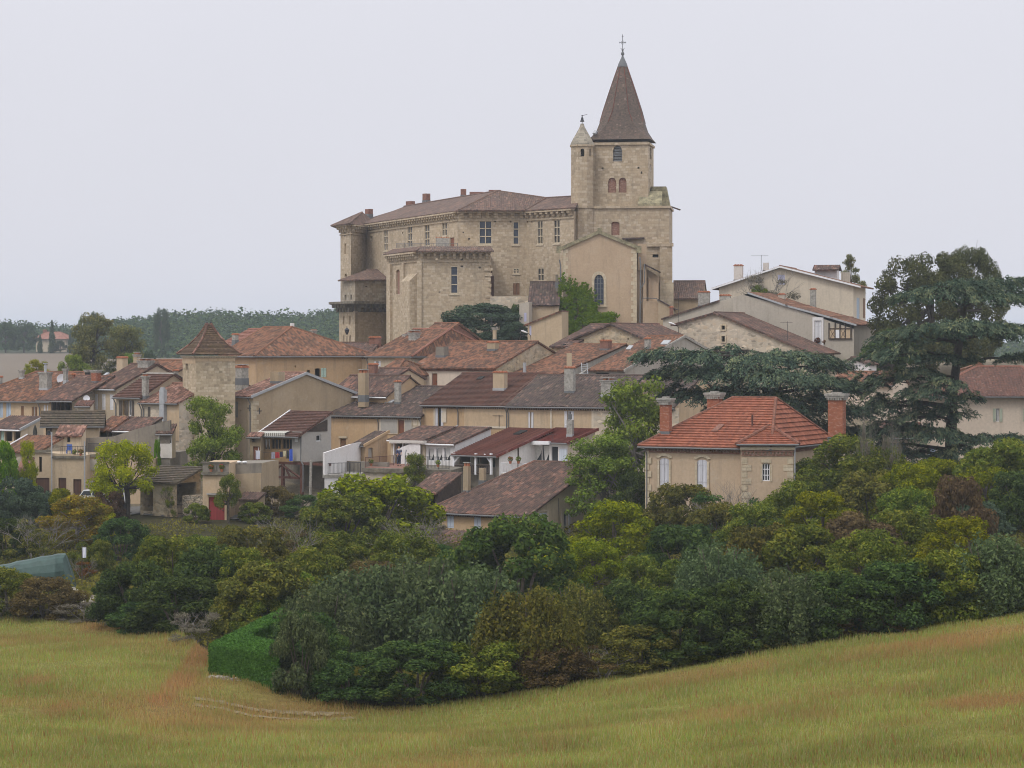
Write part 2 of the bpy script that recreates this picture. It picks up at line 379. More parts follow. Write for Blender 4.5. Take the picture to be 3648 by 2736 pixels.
roof_mat('flat_pink', (.2, .09, .06), (.29, .135, .095), (.35, .18, .13), .4, .3, .36, .05)
roof_mat('villa_tile', (.18, .065, .038), (.30, .1, .055), (.36, .14, .082), .3, .24, .4, .12, (.14, .07, .04), .3, (.44, .2, .12))
roof_mat('mossy', (.06, .05, .04), (.115, .09, .065), (.17, .12, .08), .2, .2, .25, .6, (.11, .1, .05))
roof_mat('dove_tile', (.075, .05, .035), (.13, .083, .052), (.18, .11, .065), .25, .17, .14, .35, (.15, .12, .035))
roof_mat('spire_tile', (.085, .066, .055), (.13, .095, .075), (.22, .11, .085), .25, .2, .17, .3, (.12, .105, .07), .16)
roof_mat('turret_stone', (.2, .18, .145), (.33, .29, .225), (.44, .4, .33), .4, .6, .35, .4, (.14, .13, .09))
plain_mat('villa_cap', (.2, .085, .055), .9, .4, scale=3); plain_mat('zinc', (.15, .15, .15), .5); plain_mat('zinc_pale', (.36, .37, .38), .5); plain_mat('white_paint', (.74, .74, .75), .5, .06); plain_mat('concrete', (.33, .31, .275), .9, .3)
plain_mat('lead', (.14, .145, .15), .6); plain_mat('iron', (.035, .035, .04), .5); plain_mat('dark', (.022, .02, .018), .9); plain_mat('terracotta', (.4, .155, .08), .8, .2)
plain_mat('dark_wood', (.065, .047, .037), .8, .3); plain_mat('wood', (.17, .09, .045), .7, .3); plain_mat('pale_wood', (.33, .22, .11), .7, .2); plain_mat('redbrown_wood', (.115, .05, .037), .8, .25)
plain_mat('stone_trim', (.52, .44, .32), .9, .2); plain_mat('moss_stone', (.27, .24, .15), .95, .45, scale=2); plain_mat('dark_stone', (.17, .15, .115), .95, .4, scale=2)
g_ = plain_mat('glass', (.03, .033, .037), .22, .3, spec=.4); plain_mat('glass_blue', (.05, .06, .085), .25, .3); plain_mat('curtain', (.55, .54, .52), .9, .15)
plain_mat('dish', (.6, .6, .62), .4, .04); plain_mat('bark', (.11, .09, .068), .95, .4, scale=6); plain_mat('bark_dark', (.055, .045, .036), .95, .4, scale=6); plain_mat('bark_grey', (.21, .19, .165), .95, .3, scale=6)
board_mat('sh_white', (.68, .68, .70), (.4, .38, .36)); board_mat('sh_old', (.58, .58, .62), (.27, .24, .21)); board_mat('sh_blue', (.40, .49, .60)); board_mat('sh_paleblue', (.50, .545, .62), (.36, .36, .36)); board_mat('sh_brown', (.2, .105, .055), (.1, .06, .04))
board_mat('sh_dark', (.1, .083, .068), (.06, .05, .045)); board_mat('sh_mint', (.40, .54, .47)); board_mat('sh_green', (.42, .46, .36)); board_mat('sh_grey', (.3, .33, .32)); board_mat('door_red', (.30, .045, .045), (.15, .03, .03)); board_mat('door_brown', (.1, .05, .035), (.05, .03, .025)); board_mat('door_rust', (.2, .075, .04), (.1, .05, .03)); board_mat('lilac', (.45, .45, .6), (.35, .35, .45))
# ------------------------------------------------------------------ building kit
def fit(par, O, t, n, h, kind, opt):
    """put a window / door / shutters into the opening h of a wall; they are parts of par"""
    x0, z0, x1, z1 = h[:4]; w, hh = x1-x0, z1-z0
    c = opt[0] if opt else None
    def pane(p, d=-.16, mat='glass', lab='pane'):
        b = MB(); q = lambda x, z: O+t*x+UP*z+n*d
        b.poly([q(x0, z0), q(x1, z0), q(x1, z1), q(x0, z1)]); return b.build(lab, M[mat], p)
    def leaf(a, b_, d0, d1, mat):
        b = MB(); b.obox(O, t, n, a, b_, z0+.01, z1-.01, d0, d1)
        for k in (.2, .8): b.obox(O, t, n, a+.03, b_-.03, z0+hh*k-.05, z0+hh*k+.05, d1, d1+.025)
        return b.build('shutter', M[mat], par)
    if kind in 'gm':
        fm = c or 'white_paint'; nx = opt[1] if len(opt) > 1 else 2; nz_ = opt[2] if len(opt) > 2 else 2
        b = MB(); fw = (.07 if kind == 'g' else .13) * (1 if w > .5 else .7); d0, d1 = (-.18, -.1) if kind == 'g' else (-.2, -.02)
        b.obox(O, t, n, x0, x0+fw*.7, z0, z1, d0, d1); b.obox(O, t, n, x1-fw*.7, x1, z0, z1, d0, d1)
        b.obox(O, t, n, x0+fw*.7, x1-fw*.7, z0, z0+fw, d0, d1-.003); b.obox(O, t, n, x0+fw*.7, x1-fw*.7, z1-fw, z1, d0, d1-.003)
        for i in range(1, nx): b.obox(O, t, n, x0+w*i/nx-fw*.45, x0+w*i/nx+fw*.45, z0+fw, z1-fw, d0, d1-.006)
        for j in range(1, nz_): b.obox(O, t, n, x0+fw, x1-fw, z0+hh*j/nz_-fw*.4, z0+hh*j/nz_+fw*.4, d0, d1-.012)
        fo = b.build('window', M[fm], par); pane(fo, -.19 if kind == 'm' else -.15, opt[3] if len(opt) > 3 else 'glass')
        if kind == 'm' or (len(opt) > 4):
            b = MB(); b.obox(O, t, n, x0-.15, x1+.15, z0-.16, z0-.003, -.1, .09); b.build('sill', M['stone_trim'], fo)
    elif kind == 's':
        m_ = (x0+x1)/2
        if w < .55: leaf(x0+.01, x1-.01, -.07, -.02, c)
        else: leaf(x0+.01, m_-.012, -.07, -.02, c); leaf(m_+.012, x1-.01, -.07, -.022, c)
    elif kind == 'o':        # open shutters folded back on the wall; opt: colour, which ('lr', 'l', 'r'), glazing
        sides = opt[1] if len(opt) > 1 else 'lr'; sw = w*.5 if w > .6 else w*.8
        b = MB(); fw = .06
        b.obox(O, t, n, x0, x0+fw, z0, z1, -.18, -.11); b.obox(O, t, n, x1-fw, x1, z0, z1, -.18, -.11)
        b.obox(O, t, n, x0+fw, x1-fw, z0, z0+fw, -.18, -.113); b.obox(O, t, n, x0+fw, x1-fw, z1-fw, z1, -.18, -.113)
        b.obox(O, t, n, (x0+x1)/2-.025, (x0+x1)/2+.025, z0+fw, z1-fw, -.18, -.116)
        fo = b.build('window', M[opt[2] if len(opt) > 2 else 'white_paint'], par); pane(fo, -.15)
        if 'l' in sides: leaf(x0-sw-.02, x0-.02, .02, .06, c)
        if 'r' in sides: leaf(x1+.02, x1+sw+.02, .02, .06, c)
    elif kind == 'd':
        b = MB(); b.obox(O, t, n, x0+.02, x1-.02, z0, z1-.02, -.17, -.11)
        do = b.build('door', M[c or 'door_brown'], par)
        b = MB(); b.obox(O, t, n, x1-.17, x1-.1, z0+hh*.45, z0+hh*.5, -.11, -.06); b.build('handle', M['iron'], do)
    elif kind == 'b':
        b = MB(); q = lambda x, z: O+t*x+UP*z-n*.2; b.poly([q(x0, z0), q(x1, z0), q(x1, z1), q(x0, z1)]); b.build('brick_infill', M[c or 'brick_old'], par)
    elif kind == 'l':        # louvred or wooden screen
        b = MB(); k = max(3, int(hh/.3))
        for i in range(k): b.obox(O, t, n, x0, x1, z0+hh*i/k, z0+hh*(i+.72)/k, -.24, -.18)
        b.build('louvre', M[c or 'dark_wood'], par)
    elif kind == 'c':        # glazed opening with drawn curtains
        b = MB(); fw = .06; d0, d1 = -.18, -.1; nx = opt[1] if len(opt) > 1 else 1
        for i in range(nx+1):
            xx = x0+w*i/nx; b.obox(O, t, n, max(x0, xx-fw*.6), min(x1, xx+fw*.6), z0, z1, d0, d1)
        b.obox(O, t, n, x0+fw, x1-fw, z0, z0+fw, d0, d1-.004); b.obox(O, t, n, x0+fw, x1-fw, z1-fw, z1, d0, d1-.004)
        fo = b.build('window', M[c or 'white_paint'], par); pane(fo, -.2)
        b = MB()
        for i in range(nx):
            a, e = x0+w*i/nx+fw*.7, x0+w*(i+1)/nx-fw*.7; ww = e-a
            pr = [(a, z1-fw), (e, z1-fw), (e-.12*ww, z0+hh*.55), (a+.5*ww, z0+hh*.2), (a+.25*ww, z0+fw)] if ww < 1.2 else [(a, z1-fw), (a+ww*.35, z1-fw), (a+ww*.3, z0+fw), (a, z0+fw)]
            b.poly([O+t*x+UP*z+n*(-.14+.02*math.sin(x*40)) for x, z in (pr if area(pr) > 0 else pr[::-1])])
        b.build('curtain', M['curtain'], fo)

def openings(par, O, t, n, specs, pt=None):
    """specs: (kind[+arch], px0, py_top, px1, py_bottom, *options) -> holes (along t, z above O.z)"""
    out = []
    for s in specs:
        k = s[0]; a = hit(s[1], s[2], O, n); b = hit(s[3], s[4], O, n)
        x0, x1 = sorted(((a-O).dot(t), (b-O).dot(t))); z1, z0 = max(a.z, b.z)-O.z, min(a.z, b.z)-O.z
        out.append(((x0, z0, x1, z1, k[1:]), k[0], s[5:]))
    return out

def chimney(par, base, w, dp, h, yaw, style, mat, pots=2):
    t = V((math.cos(yaw), -math.sin(yaw), 0)); n = V((-math.sin(yaw), -math.cos(yaw), 0)); b = MB(); B = V(base)
    b.obox(B, t, n, -w/2, w/2, -1.0, h, -dp/2, dp/2, 0)
    b.obox(B, t, n, -w/2-.025, w/2+.025, -.5, .12, -dp/2-.025, dp/2+.025, 2)           # flashing
    if 'c' in style: b.obox(B, t, n, -w/2-.1, w/2+.1, h, h+.1, -dp/2-.1, dp/2+.1, 1); b.obox(B, t, n, -w/2-.05, w/2+.05, h-.14, h-.003, -dp/2-.05, dp/2+.05, 1)
    if 'p' in style:
        for i in range(pots):
            x = -w/2+w*(i+.5)/pots; ww = min(.16, w/pots*.36)
            b.obox(B, t, n, x-ww, x+ww, h+.003, h+.26, -dp*.3, dp*.3, 3)
        b.obox(B, t, n, -w/2-.03, w/2+.03, h+.262, h+.33, -dp/2, dp/2, 1)
    if 't' in style:                                                                # tile hat
        b.obox(B, t, n, -w/2-.06, w/2+.06, h, h+.07, -dp/2-.06, dp/2+.06, 3)
        for i in range(max(2, int(w/.25))): 
            x = -w/2+(i+.5)*w/max(2, int(w/.25)); b.tube([B+t*x+UP*(h+.09)-n*(dp/2+.06), B+t*x+UP*(h+.09)+n*(dp/2+.06)], .1, 6, 3)
    if 'd' in style:                                                                # dentilled crown
        b.obox(B, t, n, -w/2-.16, w/2+.16, h-.1, h+.04, -dp/2-.16, dp/2+.16, 1); b.obox(B, t, n, -w/2-.22, w/2+.22, h+.043, h+.2, -dp/2-.22, dp/2+.22, 1)
        for i in range(6):
            x = -w/2+w*(i+.5)/6; b.obox(B, t, n, x-.06, x+.06, h-.28, h-.103, dp/2, dp/2+.13, 1)
        for i in range(4):
            y = -dp/2+dp*(i+.5)/4; b.obox(B, t, n, w/2, w/2+.13, h-.28, h-.103, y-.06, y+.06, 1); b.obox(B, t, n, -w/2-.13, -w/2, h-.28, h-.103, y-.06, y+.06, 1)
        b.obox(B, t, n, -w*.3, w*.3, h+.203, h+.32, -dp*.3, dp*.3, 1)
    if 'f' in style:
        b.tube([B+UP*h, B+UP*(h+.8)], .13, 8, 2); b.tube([B+UP*(h+.86), B+UP*(h+.95)], .22, 8, 2); b.tube([B+UP*(h+.8), B+UP*(h+.87)], .05, 6, 2)
    return b.build('chimney', [M[mat], M['concrete'], M['zinc_pale'] if 'w' in style else M['lead'], M['terracotta']], par)

def dish(par, px, py, Y, r):
    b = MB(); c = P(px, py, Y); ax = V((.25, -.9, .3)).normalized(); a = ax.cross(UP).normalized(); bb = ax.cross(a)
    R = [[c+(a*math.cos(2*math.pi*j/16)+bb*math.sin(2*math.pi*j/16))*r*k+ax*(.25*r*k*k) for j in range(16)] for k in (.05, .4, .7, 1)]
    for i in range(3):
        for j in range(16): b.poly([R[i][j], R[i][(j+1) % 16], R[i+1][(j+1) % 16], R[i+1][j]])
    b.poly(R[0]); b.tube([c, c+ax*r*.9-UP*r*.3], .015, 5); b.tube([c, c-ax*.25, c-ax*.25-UP*(r+.25)], .03, 5)
    return b.build('satellite_dish', M['dish'], par, True)

def antenna(par, px, y_top, y_bot, Y, k=5, w=.9):
    b = MB(); a = P(px, y_bot, Y); e = P(px, y_top, Y); b.tube([a, e], .025, 5)
    b.tube([e+V((-w*.6, .2, -.1)), e+V((w*.4, -.2, -.1))], .015, 4)
    for i in range(k):
        q = e+V((-w*.6+w*i/(k-1), .2-.4*i/(k-1), -.1)); b.tube([q+V((.04, .2, 0)), q-V((.04, .2, 0))], .012, 4)
    return b.build('antenna', M['iron'], par)

def pipe(par, pts, r=.045, mat='zinc', name='downpipe'):
    b = MB(); b.tube(pts, r, 6); return b.build(name, M[mat], par)

HOUSES = {}
def house(name, label, A, xr, yaw, base, peak=None, ridge=None, pitch=.36, back=None, rl=None, rr=None, wm='ochre', wmR=None, rm='canal_brown',
          win=(), winR=(), winL=(), chim=(), sky_=(), dishes=(), ov=.32, os=.12, style='c', tw=.24, gutter='zinc', down=(), cat='house', capmat=None, shed=False, verge=None, corn=False, deep=2.0, group=None):
    """A = (px, py, depth) front left wall corner at the eave; xr = pixel of the front right corner; yaw = turn of the house; pixels become metres on its own planes"""
    a = rad(yaw); e = V((math.cos(a), -math.sin(a), 0)); d = V((math.sin(a), math.cos(a), 0)); O = P(*A)
    k = (xr-CX)/F; L = (k*O.y-O.x)/(e.x-k*e.y)
    if peak: q = hit(*peak, O+e*L, e)-O; vr, wr = q.dot(d), q.z; pitch = wr/vr
    else:
        nn = (UP-d*pitch).normalized(); q = hit(*ridge, O, nn)-O; vr, wr = q.dot(d), q.z
    if not .12 < pitch < 1.2 or vr < .5: print('HOUSE?', label, 'pitch %.2f run %.2f L %.2f' % (pitch, vr, L))
    D = vr if shed else vr+(back if back is not None else vr)
    wb = wr if shed else wr-pitch*(D-vr)
    zb = P(A[0], base, A[2]).z-deep
    def upix(px):       # pixel -> u along the ridge
        R = O+d*vr+UP*wr; kk = (px-CX)/F; return (kk*R.y-R.x)/(e.x-kk*e.y)
    url = upix(rl) if rl is not None else None; urr = upix(rr) if rr is not None else None
    T = thing(name, label, cat, V((O.x, O.y, zb+deep)), -a, group)
    T['dims'] = '%.1f x %.1f' % (L, D); del T['dims']
    hb = zb-O.z
    fr = openings(T, O, e, -d, win); ri = openings(T, O+e*L, d, e, winR); le = openings(T, O+d*D, -d, -e, winL)
    b = MB()
    wall(b, O, e, -d, [(0, hb), (L, hb), (L, 0), (0, 0)], [f[0] for f in fr])
    gab = [(0, hb), (D, hb), (D, wb), (vr, wr), (0, 0)] if not shed else [(0, hb), (D, hb), (D, wr), (0, 0)]
    flat_ = [(0, hb), (D, hb), (D, 0), (0, 0)]
    wall(b, O+e*L, d, e, flat_ if rr is not None else gab, [f[0] for f in ri], 1)
    gl = flat_ if rl is not None else gab
    wall(b, O+d*D, -d, -e, [(D-p[0], p[1]) for p in gl], [f[0] for f in le])
    wall(b, O+e*L+d*D, -e, d, [(0, hb), (L, hb), (L, wb), (0, wb)])
    b.build('wall', [M[wm], M[wmR or wm]], T)
    for lst, oo, tt, n_ in ((fr, O, e, -d), (ri, O+e*L, d, e), (le, O+d*D, -d, -e)):
        for h, kk, opt in lst: fit(T, oo, tt, n_, h, kk, opt)
    up = .14; pt = lambda u, v, w: O+e*u+d*v+UP*(w+up)
    el = -(ov if rl is not None else os); er = L+(ov if rr is not None else os); we = -ov*pitch
    ul = url if rl is not None else -os; ur = urr if rr is not None else L+os
    r = MB()
    def tl(p): tiles(r, p, style, tw, .055 if style == 'c' else .05)
    tl([pt(el, -ov, we), pt(er, -ov, we), pt(ur, vr, wr), pt(ul, vr, wr)])
    if not shed:
        be = D+ov; wbe = wb-ov*pitch
        tl([pt(er, be, wbe), pt(el, be, wbe), pt(ul, vr, wr), pt(ur, vr, wr)])
        if rr is not None: tl([pt(er, -ov, we), pt(er, be, wbe), pt(ur, vr, wr)])
        if rl is not None: tl([pt(el, be, wbe), pt(el, -ov, we), pt(ul, vr, wr)])
    caps = [] if shed else [(pt(ul, vr, wr), pt(ur, vr, wr))]
    if rr is not None: caps += [(pt(er, -ov, we), pt(ur, vr, wr)), (pt(er, be, wbe), pt(ur, vr, wr))]
    if rl is not None: caps += [(pt(el, -ov, we), pt(ul, vr, wr))]
    for p, q in caps: r.tube([p+UP*.02, q+UP*.02], .12, 6, 1 if capmat else 0)
    R_ = r.build('roof', [M[rm]] + ([M[capmat]] if capmat else []), T)
    if verge:
        g = MB()
        for p, q in ([(pt(er, -ov, we), pt(er, vr, wr)), (pt(er, vr, wr), pt(er, D+ov*.5, wb))] if not verge.startswith('l') else [(pt(el, -ov, we), pt(el, vr, wr))]):
            g.hexa([p+UP*-.15-e*.05, p+UP*-.15+e*.06, q+UP*-.15+e*.06, q+UP*-.15-e*.05, p+UP*.1-e*.05, p+UP*.1+e*.06, q+UP*.1+e*.06, q+UP*.1-e*.05])
        g.build('verge', M[verge.lstrip('l')], R_)
    if gutter:
        p, q = pt(el, -ov-.07, we-.1), pt(er, -ov-.07, we-.1)
        pipe(T, [p, q], .075, gutter, 'gutter')
        if rr is not None: pipe(T, [q, pt(er+.07, D+ov, we-.1)], .075, gutter, 'gutter')
    for px in down:
        x = (hit(px, A[1]+30, O, -d)-O).dot(e)
        pipe(T, [O+e*x-d*(ov+.05)+UP*(we), O+e*x-d*(.1)+UP*(we-.5), O+e*x-d*.1+UP*(hb)], .05, gutter or 'zinc')
    if corn:
        g = MB(); k_ = int(L/.22); g.obox(O, e, -d, 0, L, -.16, -.06, .002, .1)
        for i in range(k_): g.obox(O, e, -d, (i+.2)*L/k_, (i+.75)*L/k_, -.28, -.163, .002, .1)
        g.build('cornice', M[corn if isinstance(corn, str) else 'stone_trim'], T)
    nn = (UP-d*pitch).normalized(); H = dict(T=T, O=O, e=e, d=d, L=L, vr=vr, wr=wr, pitch=pitch, R=R_, a=a, hb=hb, nn=nn, up=up, zb=zb+deep, D=D)
    for c in chim:
        x0, yt, x1, yb, st, mt = c[:6]
        if len(c) > 6: B = P((x0+x1)/2, yb, c[6])
        else: B = hit((x0+x1)/2, yb, O+UP*up, nn)
        Wd = (x1-x0)*B.y/F; dp = min(.75, max(.3, Wd*.6)) ; w_ = max(.22, (Wd-dp*abs(math.sin(a)))/math.cos(a)) if Wd > .5 else Wd*.8
        if Wd <= .5: dp = w_
        chimney(R_, B, w_, dp, (yb-yt)*B.y/F, a, st, mt)
    for s in sky_:
        c_ = [hit(s[i], s[i+1], O+UP*up, nn) for i in (0, 2, 4, 6)]; g = MB(); g.hexa([p+nn*-.05 for p in c_]+[p+nn*.12 for p in c_])
        g.build('skylight', M[s[8]], R_)
    for x, y, rr_ in dishes: dish(R_, x, y, hit(x, y, O+UP*up, nn).y-.6, rr_)
    HOUSES[label] = H
    return H

def xhouse(name, label, pts, Y, yaw, D, wm='pale', rm='canal_brown', slopes=(), win=(), winR=(), chim=(), style='c', ov=.3, of=.15, cat='house', verge=None, wmR=None, deep=1.5, base=None, gutter=None, group=None, winL=(), th=.12):
    """a body whose front is a polygon of pixels on one plane at depth Y, carried back by D; slopes = indices of its edges that are roof"""
    a = rad(yaw); e = V((math.cos(a), -math.sin(a), 0)); d = V((math.sin(a), math.cos(a), 0))
    O = P(pts[0][0], pts[0][1], Y); q = []
    for p in pts: h = hit(p[0], p[1], O, -d)-O; q.append((h.dot(e), h.z))
    if area(q) < 0: print('XHOUSE order?', label)
    zmin = min(p[1] for p in q); q = [(p[0], p[1]-deep if abs(p[1]-zmin) < .6 else p[1]) for p in q]
    x0, x1 = min(p[0] for p in q), max(p[0] for p in q)
    T = thing(name, label, cat, O+e*x0+UP*(zmin), -a, group)
    fr = openings(T, O, e, -d, win); b = MB(); wall(b, O, e, -d, q, [f[0] for f in fr])
    ri = openings(T, O+e*x1, d, e, winR); le = openings(T, O+e*x0+d*D, -d, -e, winL)
    wall(b, O+d*D, -e, d, [(-p[0], p[1]) for p in q])
    for i in range(len(q)):
        p, s = q[i], q[(i+1) % len(q)]
        if abs(p[0]-s[0]) < .03 and p[1] < s[1] and p[0] > (x0+x1)/2: wall(b, O+e*p[0], d, e, [(0, p[1]), (D, p[1]), (D, s[1]), (0, s[1])], [f[0] for f in ri], 1)
        elif abs(p[0]-s[0]) < .03: wall(b, O+e*p[0]+d*D, -d, -e, [(0, s[1]), (D, s[1]), (D, p[1]), (0, p[1])], [f[0] for f in le])
        elif i not in slopes: f = lambda u, w, v: O+e*u+UP*w+d*v; b.poly([f(*p, 0), f(*p, D), f(*s, D), f(*s, 0)])
    b.build('wall', [M[wm], M[wmR or wm]], T)
    for lst, oo, tt, n_ in ((fr, O, e, -d), (ri, O+e*x1, d, e), (le, O+e*x0+d*D, -d, -e)):
        for h, kk, opt in lst: fit(T, oo, tt, n_, h, kk, opt)
    R_ = T
    if slopes:
        r = MB(); vg = MB()
        for i in slopes:
            p, s = V((*q[i], 0)), V((*q[(i+1) % len(q)], 0)); dr = (s-p).normalized()
            hi, lo = (p, s) if p.y > s.y else (s, p); ex = (lo-hi).normalized()*ov
            lo2 = lo + (ex if (i-1) not in slopes and (i+1) not in slopes or lo is (s if (i+1) not in slopes else p) or True else ex*0)
            f = lambda u, v: O+e*u.x+UP*(u.y+.14)+d*v
            tiles(r, [f(hi, -of), f(lo2, -of), f(lo2, D+of), f(hi, D+of)], style, th=th)
            if verge:
                A_, B_ = f(hi, -of), f(lo2, -of); dn = UP*-.16
                vg.hexa([A_+dn-d*.05, B_+dn-d*.05, B_+dn+d*.04, A_+dn+d*.04, A_+UP*.03-d*.05, B_+UP*.03-d*.05, B_+UP*.03+d*.04, A_+UP*.03+d*.04])
        for i in slopes:
            if (i-1) in slopes:
                p = V((*q[i], 0)); r.tube([O+e*p.x+UP*(p.y+.16)+d*(-of), O+e*p.x+UP*(p.y+.16)+d*(D+of)], .12, 6)
        R_ = r.build('roof', M[rm], T)
        if verge: vg.build('verge', M[verge], R_)
    H = dict(T=T, O=O, e=e, d=d, R=R_, a=a, D=D, x0=x0, x1=x1)
    for c in chim:
        x0_, yt, x1_, yb, st, mt, yy = c[:7]; B = P((x0_+x1_)/2, yb, yy); Wd = (x1_-x0_)*yy/F
        chimney(R_, B, max(.3, Wd*.85), min(.8, max(.35, Wd*.6)), (yb-yt)*yy/F, a, st, mt)
    HOUSES[label] = H
    return H

def railing(par, a, b, h=1.0, step=.13, mat='iron', posts=3, name='railing', r=.012):
    g = MB(); a, b = V(a), V(b); L = (b-a).length
    g.tube([a+UP*h, b+UP*h], r*1.8, 5); g.tube([a+UP*.1, b+UP*.1], r*1.4, 5)
    for i in range(int(L/step)+1): p = a.lerp(b, min(1, i*step/L)); g.tube([p+UP*.1, p+UP*h], r, 4, cap=False)
    for i in range(posts+1): p = a.lerp(b, i/posts); g.tube([p, p+UP*(h+.04)], r*2.2, 5)
    return g.build(name, M[mat], par)
# ------------------------------------------------------------------ terrain: one sheet to the horizon
def _c(px, py, Y): p = P(px, py, Y); return (p.x, p.y, p.z)
CTRL = [(-30, -40, CZ-2.2), (30, -40, CZ-2.2), (0, 0, CZ-2.2), (-40, 10, CZ-3.4), (40, 10, CZ-3),
    _c(0, 2760, 75), _c(912, 2750, 75), _c(1824, 2740, 75), _c(2736, 2730, 72), _c(3648, 2720, 70), _c(4300, 2600, 70), _c(-600, 2760, 78),
    _c(0, 2450, 104), _c(500, 2480, 102), _c(700, 2490, 103), _c(950, 2540, 103), _c(1200, 2562, 104), _c(1500, 2530, 105), _c(1900, 2468, 106.5), _c(2300, 2405, 108), _c(2800, 2320, 109), _c(3250, 2255, 110), _c(3648, 2190, 111), _c(4200, 2100, 112),
    _c(2000, 2590, 90), _c(2900, 2500, 90), _c(3600, 2420, 90), _c(1200, 2640, 88),
    _c(0, 2205, 146), _c(300, 2225, 142), _c(600, 2262, 134), _c(740, 2330, 122), _c(747, 2402, 112), _c(987, 2432, 108.6), _c(1090, 2440, 109), _c(-500, 2190, 150),
    _c(300, 2100, 160), _c(0, 2090, 164), _c(620, 2130, 150), _c(1050, 2240, 130), _c(1300, 2400, 122), _c(1800, 2370, 126), _c(2300, 2320, 128), _c(2800, 2260, 128), _c(3300, 2210, 128), _c(3700, 2140, 128),
    _c(1300, 2180, 150), _c(1800, 2130, 160), _c(2400, 2080, 160), _c(3000, 2020, 160), _c(3600, 1960, 158), _c(4300, 1900, 160),
    _c(250, 2010, 178), _c(560, 1860, 200), _c(850, 1850, 203), _c(700, 1835, 206), _c(300, 1815, 210), _c(0, 1830, 210), _c(-600, 1830, 210), _c(1200, 1880, 200), _c(1540, 1925, 196), _c(2000, 1930, 196), _c(2300, 1935, 186), _c(2800, 1900, 186), _c(3390, 1700, 202), _c(3700, 1680, 205), _c(4500, 1650, 205), _c(3050, 1740, 196),
    _c(1250, 1745, 222), _c(1700, 1730, 226), _c(2200, 1680, 228), _c(400, 1640, 232), _c(0, 1610, 236), _c(2700, 1500, 236), _c(3500, 1500, 240),
    (-25, 258, CZ-4.5), (-5, 256, CZ-4), (10, 256, CZ-3.5), (30, 262, CZ-2.8), (-50, 258, CZ-6), (-100, 258, CZ-8), (60, 262, CZ-2.5), (110, 262, CZ-3),
    (-16, 296, CZ-.6), (0, 292, CZ+.3), (12, 292, CZ+.3), (35, 285, CZ-1.5), (60, 300, CZ-2), (-30, 300, CZ-2.5), (-60, 310, CZ-7), (-120, 310, CZ-9),
    (0, 360, CZ-2), (-50, 370, CZ-9), (-110, 370, CZ-10), (50, 370, CZ-4), (120, 370, CZ-6), (-80, 450, CZ-11), (0, 450, CZ-11), (100, 450, CZ-11), (200, 450, CZ-12), (-200, 450, CZ-11),
    _c(-500, 1352, 560), _c(200, 1348, 560), _c(900, 1340, 560), (60, 560, CZ-8), (200, 560, CZ-9), _c(0, 1258, 770), _c(400, 1256, 770), _c(900, 1252, 770), (100, 770, CZ-3), (300, 770, CZ-4), (-300, 770, CZ-4),
    (-200, 1000, CZ-2), (0, 1000, CZ-1), (250, 1000, CZ-1), (0, 1400, CZ-3), (-400, 1400, CZ-3), (400, 1400, CZ-3)]
_ctl = np.array(CTRL)
def _warp(X, Y): return np.stack([np.asarray(X)/100, np.log(np.maximum(np.asarray(Y, dtype=float)+80, 5))*2.2], -1)
_pw = _warp(_ctl[:, 0], _ctl[:, 1]); _n = len(_ctl)
def _phi(r2): return np.where(r2 > 1e-12, r2*np.log(np.maximum(r2, 1e-12))*.5, 0)
_K = _phi(((_pw[:, None]-_pw[None])**2).sum(-1)) + np.eye(_n)*2e-4
_Q = np.concatenate([np.ones((_n, 1)), _pw], 1)
_S = np.linalg.solve(np.block([[_K, _Q], [_Q.T, np.zeros((3, 3))]]), np.concatenate([_ctl[:, 2], np.zeros(3)]))
def heights(X, Y):
    X, Y = np.asarray(X, float), np.asarray(Y, float); sh = X.shape; w = _warp(X.ravel(), np.minimum(Y.ravel(), 1500)); out = np.empty(len(w))
    for i in range(0, len(w), 20000):
        k = w[i:i+20000]; out[i:i+20000] = _phi(((k[:, None]-_pw[None])**2).sum(-1)) @ _S[:_n] + _S[_n] + k @ _S[_n+1:]
    return out.reshape(sh)
def hz_(x, y): return float(heights(np.array([x]), np.array([y]))[0])
def G(px, py, y0=60, y1=260):          # where the ray of a pixel meets the ground
    ys = np.linspace(y0, y1, 900); xs = (px-CX)/F*ys; zs = CZ+(HY-py)/F*ys; below = np.nonzero(zs < heights(xs, ys))[0]
    y = ys[below[0]] if len(below) else y1
    x = (px-CX)/F*y; return V((x, y, hz_(x, y)))
def noise2(x, y, s, seed=0):           # cheap smooth value noise, vectorised
    x = np.asarray(x)/s+seed*17.3; y = np.asarray(y)/s+seed*9.1; i, j = np.floor(x), np.floor(y); fx, fy = x-i, y-j; fx = fx*fx*(3-2*fx); fy = fy*fy*(3-2*fy)
    h = lambda a, b: np.modf(np.abs(np.sin(a*127.1+b*311.7+seed*7.7)*43758.5453))[0]
    return (h(i, j)*(1-fx)+h(i+1, j)*fx)*(1-fy)+(h(i, j+1)*(1-fx)+h(i+1, j+1)*fx)*fy
RUST = []      # patches of dry red grass: x, y, rx, ry, strength
def _edge(X): return np.interp(X, EX, EY)          # far edge of the meadow as depth over X
_ed = [G(*p) for p in ((-300, 2195), (0, 2205), (300, 2225), (600, 2262), (735, 2330))]
EX = [-60]+[p.x for p in _ed]; EY = [150]+[p.y for p in _ed]
for p in ((800, 2400, 111), (950, 2540, 107.2), (1080, 2550, 106.2), (1500, 2530, 105.5), (1900, 2468, 107), (2300, 2405, 108.5), (2800, 2320, 109.5), (3250, 2255, 110.5), (3648, 2190, 111.5), (4200, 2100, 112.5)):
    EX.append((p[0]-CX)/F*p[2]); EY.append(p[2])
